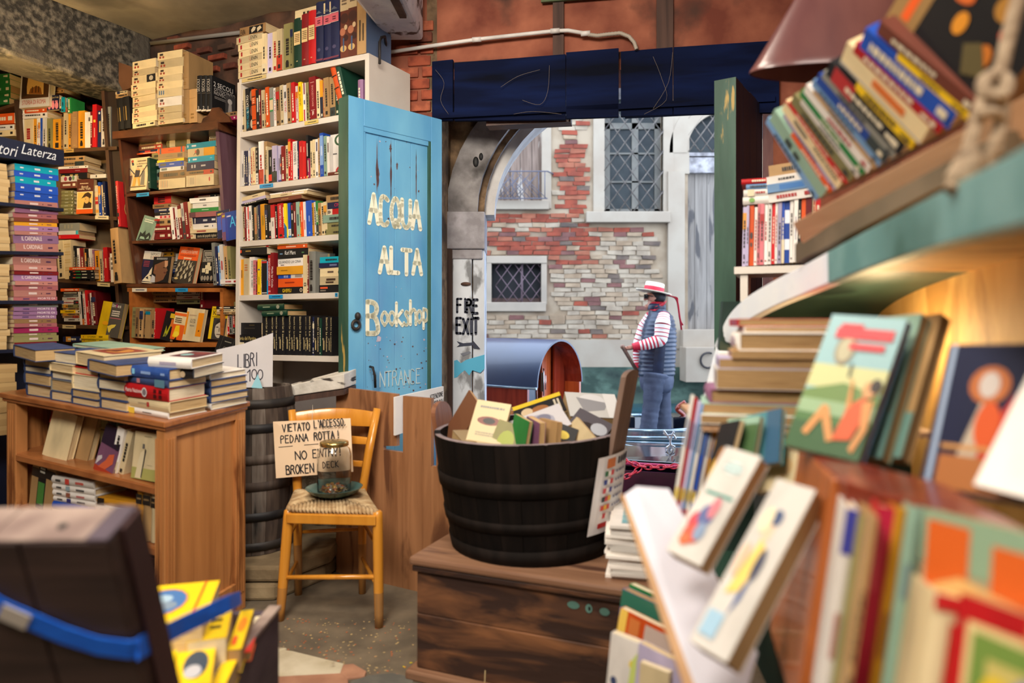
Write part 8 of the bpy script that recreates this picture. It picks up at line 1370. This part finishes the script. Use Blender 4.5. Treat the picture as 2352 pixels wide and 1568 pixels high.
skp = [(G(a, b_, d_), r) for a, b_, d_, r in sk]
oa, ob = G(1425,797,-.20), G(1478,868,.2); od = (ob-oa).normalized()
fingers(19, skp[19][0], V(-1,0,-.1).normalized(), od, V(0,.5,-.85).normalized()); fingers(23, skp[23][0], V(-.5,-.4,-.6).normalized(), od, V(.5,-.6,.2).normalized())
me = bpy.data.meshes.new('body'); me.from_pydata([tuple(p) for p, r in skp], ed, []); me.materials.append(SKIN)
import bmesh
bm = bmesh.new(); bm.from_mesh(me); ly = bm.verts.layers.skin.verify(); bm.verts.ensure_lookup_table()
for i, (p, r) in enumerate(skp): bm.verts[i][ly].radius = (r, r); bm.verts[i][ly].use_root = (i == 0)
bm.to_mesh(me); bm.free(); body = bpy.data.objects.new('body', me); COL.objects.link(body); body.parent = person
m1 = body.modifiers.new('skin', 'SKIN'); m1.use_smooth_shade = True; m2 = body.modifiers.new('sub', 'SUBSURF'); m2.levels = 2; m2.render_levels = 2
VEST = mat('vest_navy_nylon', (44,54,74), (58,70,92), scale=14, rough=.35); VESTD = mat('vest_dark_panel', (20,30,54), (28,40,66), scale=14, rough=.4); TRO = mat('trouser_blue_cotton', (58,66,88), (74,84,106), (44,52,72), scale=10, rough=.7, bump=.3, ramp3=(.5,.7))
STW = mat('shirt_white', (228,222,216)); STR = mat('shirt_red', (190,24,50)); SCF = mat('scarf_red', (196,24,44), (170,16,36), scale=20)
tor = [(862,1507,.205,.19),(850,1508,.206,.195),(830,1509,.205,.2),(805,1511,.204,.205),(780,1513,.198,.208),(757,1514,.188,.212),(738,1515,.165,.205),(724,1516,.135,.17),(715,1512,.105,.115),(708,1508,.092,.092)]
def tw(y):
    for a, c in zip(tor, tor[1:]):
        if c[0] <= y <= a[0]: t = (a[0]-y)/(a[0]-c[0]); return [a[i]+(c[i]-a[i])*t for i in range(1, 4)]
    return list(tor[-1][1:])
rs = []; ms_ = []; y = 862; n = 30; band = 9.3
while y > 708:
    for f_, k in ((0,.97),(.3,1.03),(.7,1.03)):
        yy = max(708, y-band*f_); cx2, rx, ry = tw(yy); c = G(cx2, yy); rs.append([c+V(rx*k*math.cos(2*math.pi*j/n)*(1-.08*(math.sin(2*math.pi*j/n) < -.7)), ry*k*math.sin(2*math.pi*j/n), 0) for j in range(n)])
    y -= band
b = MB(); b.rings(rs, VEST, False, True); b.build('quilted_vest', person)
b = MB()      # darker side panel and armhole band
sr = []
for yy in range(860, 740, -6):
    cx2, rx, ry = tw(yy); c = G(cx2, yy); sr.append([c+V(rx*1.045*math.cos(a), ry*1.045*math.sin(a), 0) for a in [math.radians(d_) for d_ in (248,256,264,272,280)]])
b.rings(sr, VESTD, False, True, close=False); b.build('side_panel', person)
b = MB(); b.lathe([(.105,-.02),(.112,.0),(.108,.03),(.098,.05),(.09,.03),(.095,-.01)], VESTD, tuple(G(1508,707)), n=24, sx=1, sy=.95); b.build('collar', person)
b = MB(); b.lathe([(.085,-.02),(.098,.0),(.094,.025),(.082,.045),(.07,.02)], SCF, tuple(G(1508,702)), n=22); q = [G(1489,712,-.06), G(1500,705,-.105), G(1524,692,-.09), G(1531,690,-.04), G(1522,700,-.10), G(1500,714,-.11)]; b.prism(q, (0,.012,0), SCF); b.build('scarf', person)
def sleeve(pts, rad, cuff):
    pts = [Vector(p) for p in pts]; L = []; R2 = []
    for i in range(len(pts)-1):
        for j in range(16): L.append(pts[i].lerp(pts[i+1], j/16)); R2.append(rad[i]+(rad[i+1]-rad[i])*j/16)
    L.append(pts[-1]); R2.append(rad[-1]); sm_ = [L[0]]+[(L[max(0,i-2)]+L[i]*2+L[min(len(L)-1,i+2)])/4 for i in range(1, len(L)-1)]+[L[-1]]
    ms = [(STR if (i % 4 == 0 or (i > len(sm_)*.55 and i % 4 == 1)) else STW) for i in range(len(sm_)-1)]
    for i in range(len(ms)-cuff, len(ms)): ms[i] = STR
    b = MB(); b.tube(sm_, [r*(1+.03*math.sin(i*1.9)) for i, r in enumerate(R2)], STW, n=16, mats=ms); b.build('striped_sleeve', person)
sleeve([G(1519,722,-.14), G(1513,745,-.205), G(1508,780,-.225), G(1478,789,-.215), G(1446,796,-.2)], [.062,.088,.072,.064,.044], 8)
sleeve([G(1502,722,.13), G(1490,750,.19), G(1474,792,.2), G(1472,822,.2), G(1473,846,.192)], [.062,.085,.068,.055,.042], 7)
rs = []
b = MB()
for sgn, L in ((-1, [(1503,858,-.07),(1499,885,-.09),(1491,935,-.10),(1487,965,-.10),(1482,1005,-.10)]), (1, [(1515,858,.07),(1520,885,.09),(1527,935,.10),(1527,965,.10),(1528,1005,.10)])):
    pts = []
    for a, c in zip(L, L[1:]): pts += [G(*a).lerp(G(*c), j/6) for j in range(6)]
    pts.append(G(*L[-1])); N_ = len(pts); b.tube(pts, [(.158-.062*min(1, i/11))*(1+.035*math.sin(i*2.3+sgn)) for i in range(N_)], TRO, n=16)
rs = [[G(1508,yy)+V(rx*math.cos(2*math.pi*j/20), ry*math.sin(2*math.pi*j/20), 0) for j in range(20)] for yy, rx, ry in ((856,.19,.18),(872,.198,.19),(888,.185,.185),(900,.15,.17))]; b.rings(rs, TRO, True, True); b.build('trousers', person)
for dx, dy in ((1470,-.105),(1516,.105)): b = MB(); b.ell(G(dx,1020,dy), (.13,.05,.05), BLK); b.build('shoe', person)
STRAW = mat('straw_hat', (226,214,192), (206,192,166), scale=40, st=(1,1,6), rough=.7); hm = Matrix.Translation(G(1501,671)) @ Matrix.Rotation(math.radians(11), 4, 'Y')
b = MB(); b.lathe([(.001,.112),(.10,.112),(.108,.104),(.112,.002),(.20,-.004),(.205,.004),(.205,.010),(.112,.016)], STRAW, n=36, M=hm); b.lathe([(.0001,-.002),(.112,-.003)], STRAW, n=30, M=hm); b.build('straw_boater', person)
b = MB(); b.lathe([(.1135,.014),(.1135,.062),(.112,.063),(.112,.013)], STR, n=36, M=hm); b.build('hat_band', person)
for off, l_ in ((0,1.0),(5,.85)): b = ribbon(smooth([G(1527+off,679,-.06), G(1544+off,684,-.1), G(1551,695,-.11), G(1554,715,-.11), G(1557,735,-.11), G(1560+off*.6,679+70*l_+8,-.11)], 5), .035, STR, (.3,-.9,0)); b.build('hat_ribbon', person)
b = MB(); b.ell(G(1510,682), (.098,.097,.085), mat('black_cap', (20,20,24)), n=18); b.build('dark_cap', person)
b = MB(); b.box(*(lambda c: (c.x-.012, c.x+.03, c.y-.02, c.y+.02))(G(1479.5,681,-.055)), G(0,686).z, G(0,676).z, mat('glasses_black', (18,18,22), rough=.2)); b.tube([G(1480,679,-.075), G(1497,681,-.095)], .005, mat('glasses_black', (18,18,22)), n=5); b.build('glasses', person)
OARW = wood('oar_wood', (112,82,66), (150,116,96), axis=2, sc=3, rough=.4); b = MB(); b.tube([oa-od*.02, oa, ob, oa+od*1.0, oa+od*1.7], [.018,.022,.021,.022,.024], OARW, n=10); b.ell(oa-od*.02, (.027,.027,.027), OARW, n=10)
b.hexa([oa+od*1.7+V(-.01,0,-.06), oa+od*2.6+V(-.01,0,-.08), oa+od*2.6+V(.01,.02,-.08), oa+od*1.7+V(.01,.02,-.06), oa+od*1.7+V(-.01,0,.06), oa+od*2.6+V(-.01,0,.08), oa+od*2.6+V(.01,.02,.08), oa+od*1.7+V(.01,.02,.06)], OARW); oar = b.build('oar'); tag(oar, 'brown wooden rowing oar held by the standing oarsman', 'oar')

# thin dusty cobwebs on the navy boards
WEB = mat('cobweb_dust', (120,110,104), rough=.9); b = MB()
for L_ in ([(1000,160),(1020,190),(1012,230),(1030,262)],[(1150,200),(1190,175),(1240,160)],[(1262,150),(1258,210),(1240,240),(1200,230)],[(1500,130),(1520,180),(1530,230),(1480,262)],[(1545,120),(1535,190),(1500,250)],[(1180,262),(1225,256),(1290,262)]): b.tube(smooth([DW.at(x, y, -.056) for x, y in L_], 4), .0011, WEB, n=4)
stuff(b.build('cobweb', beam))
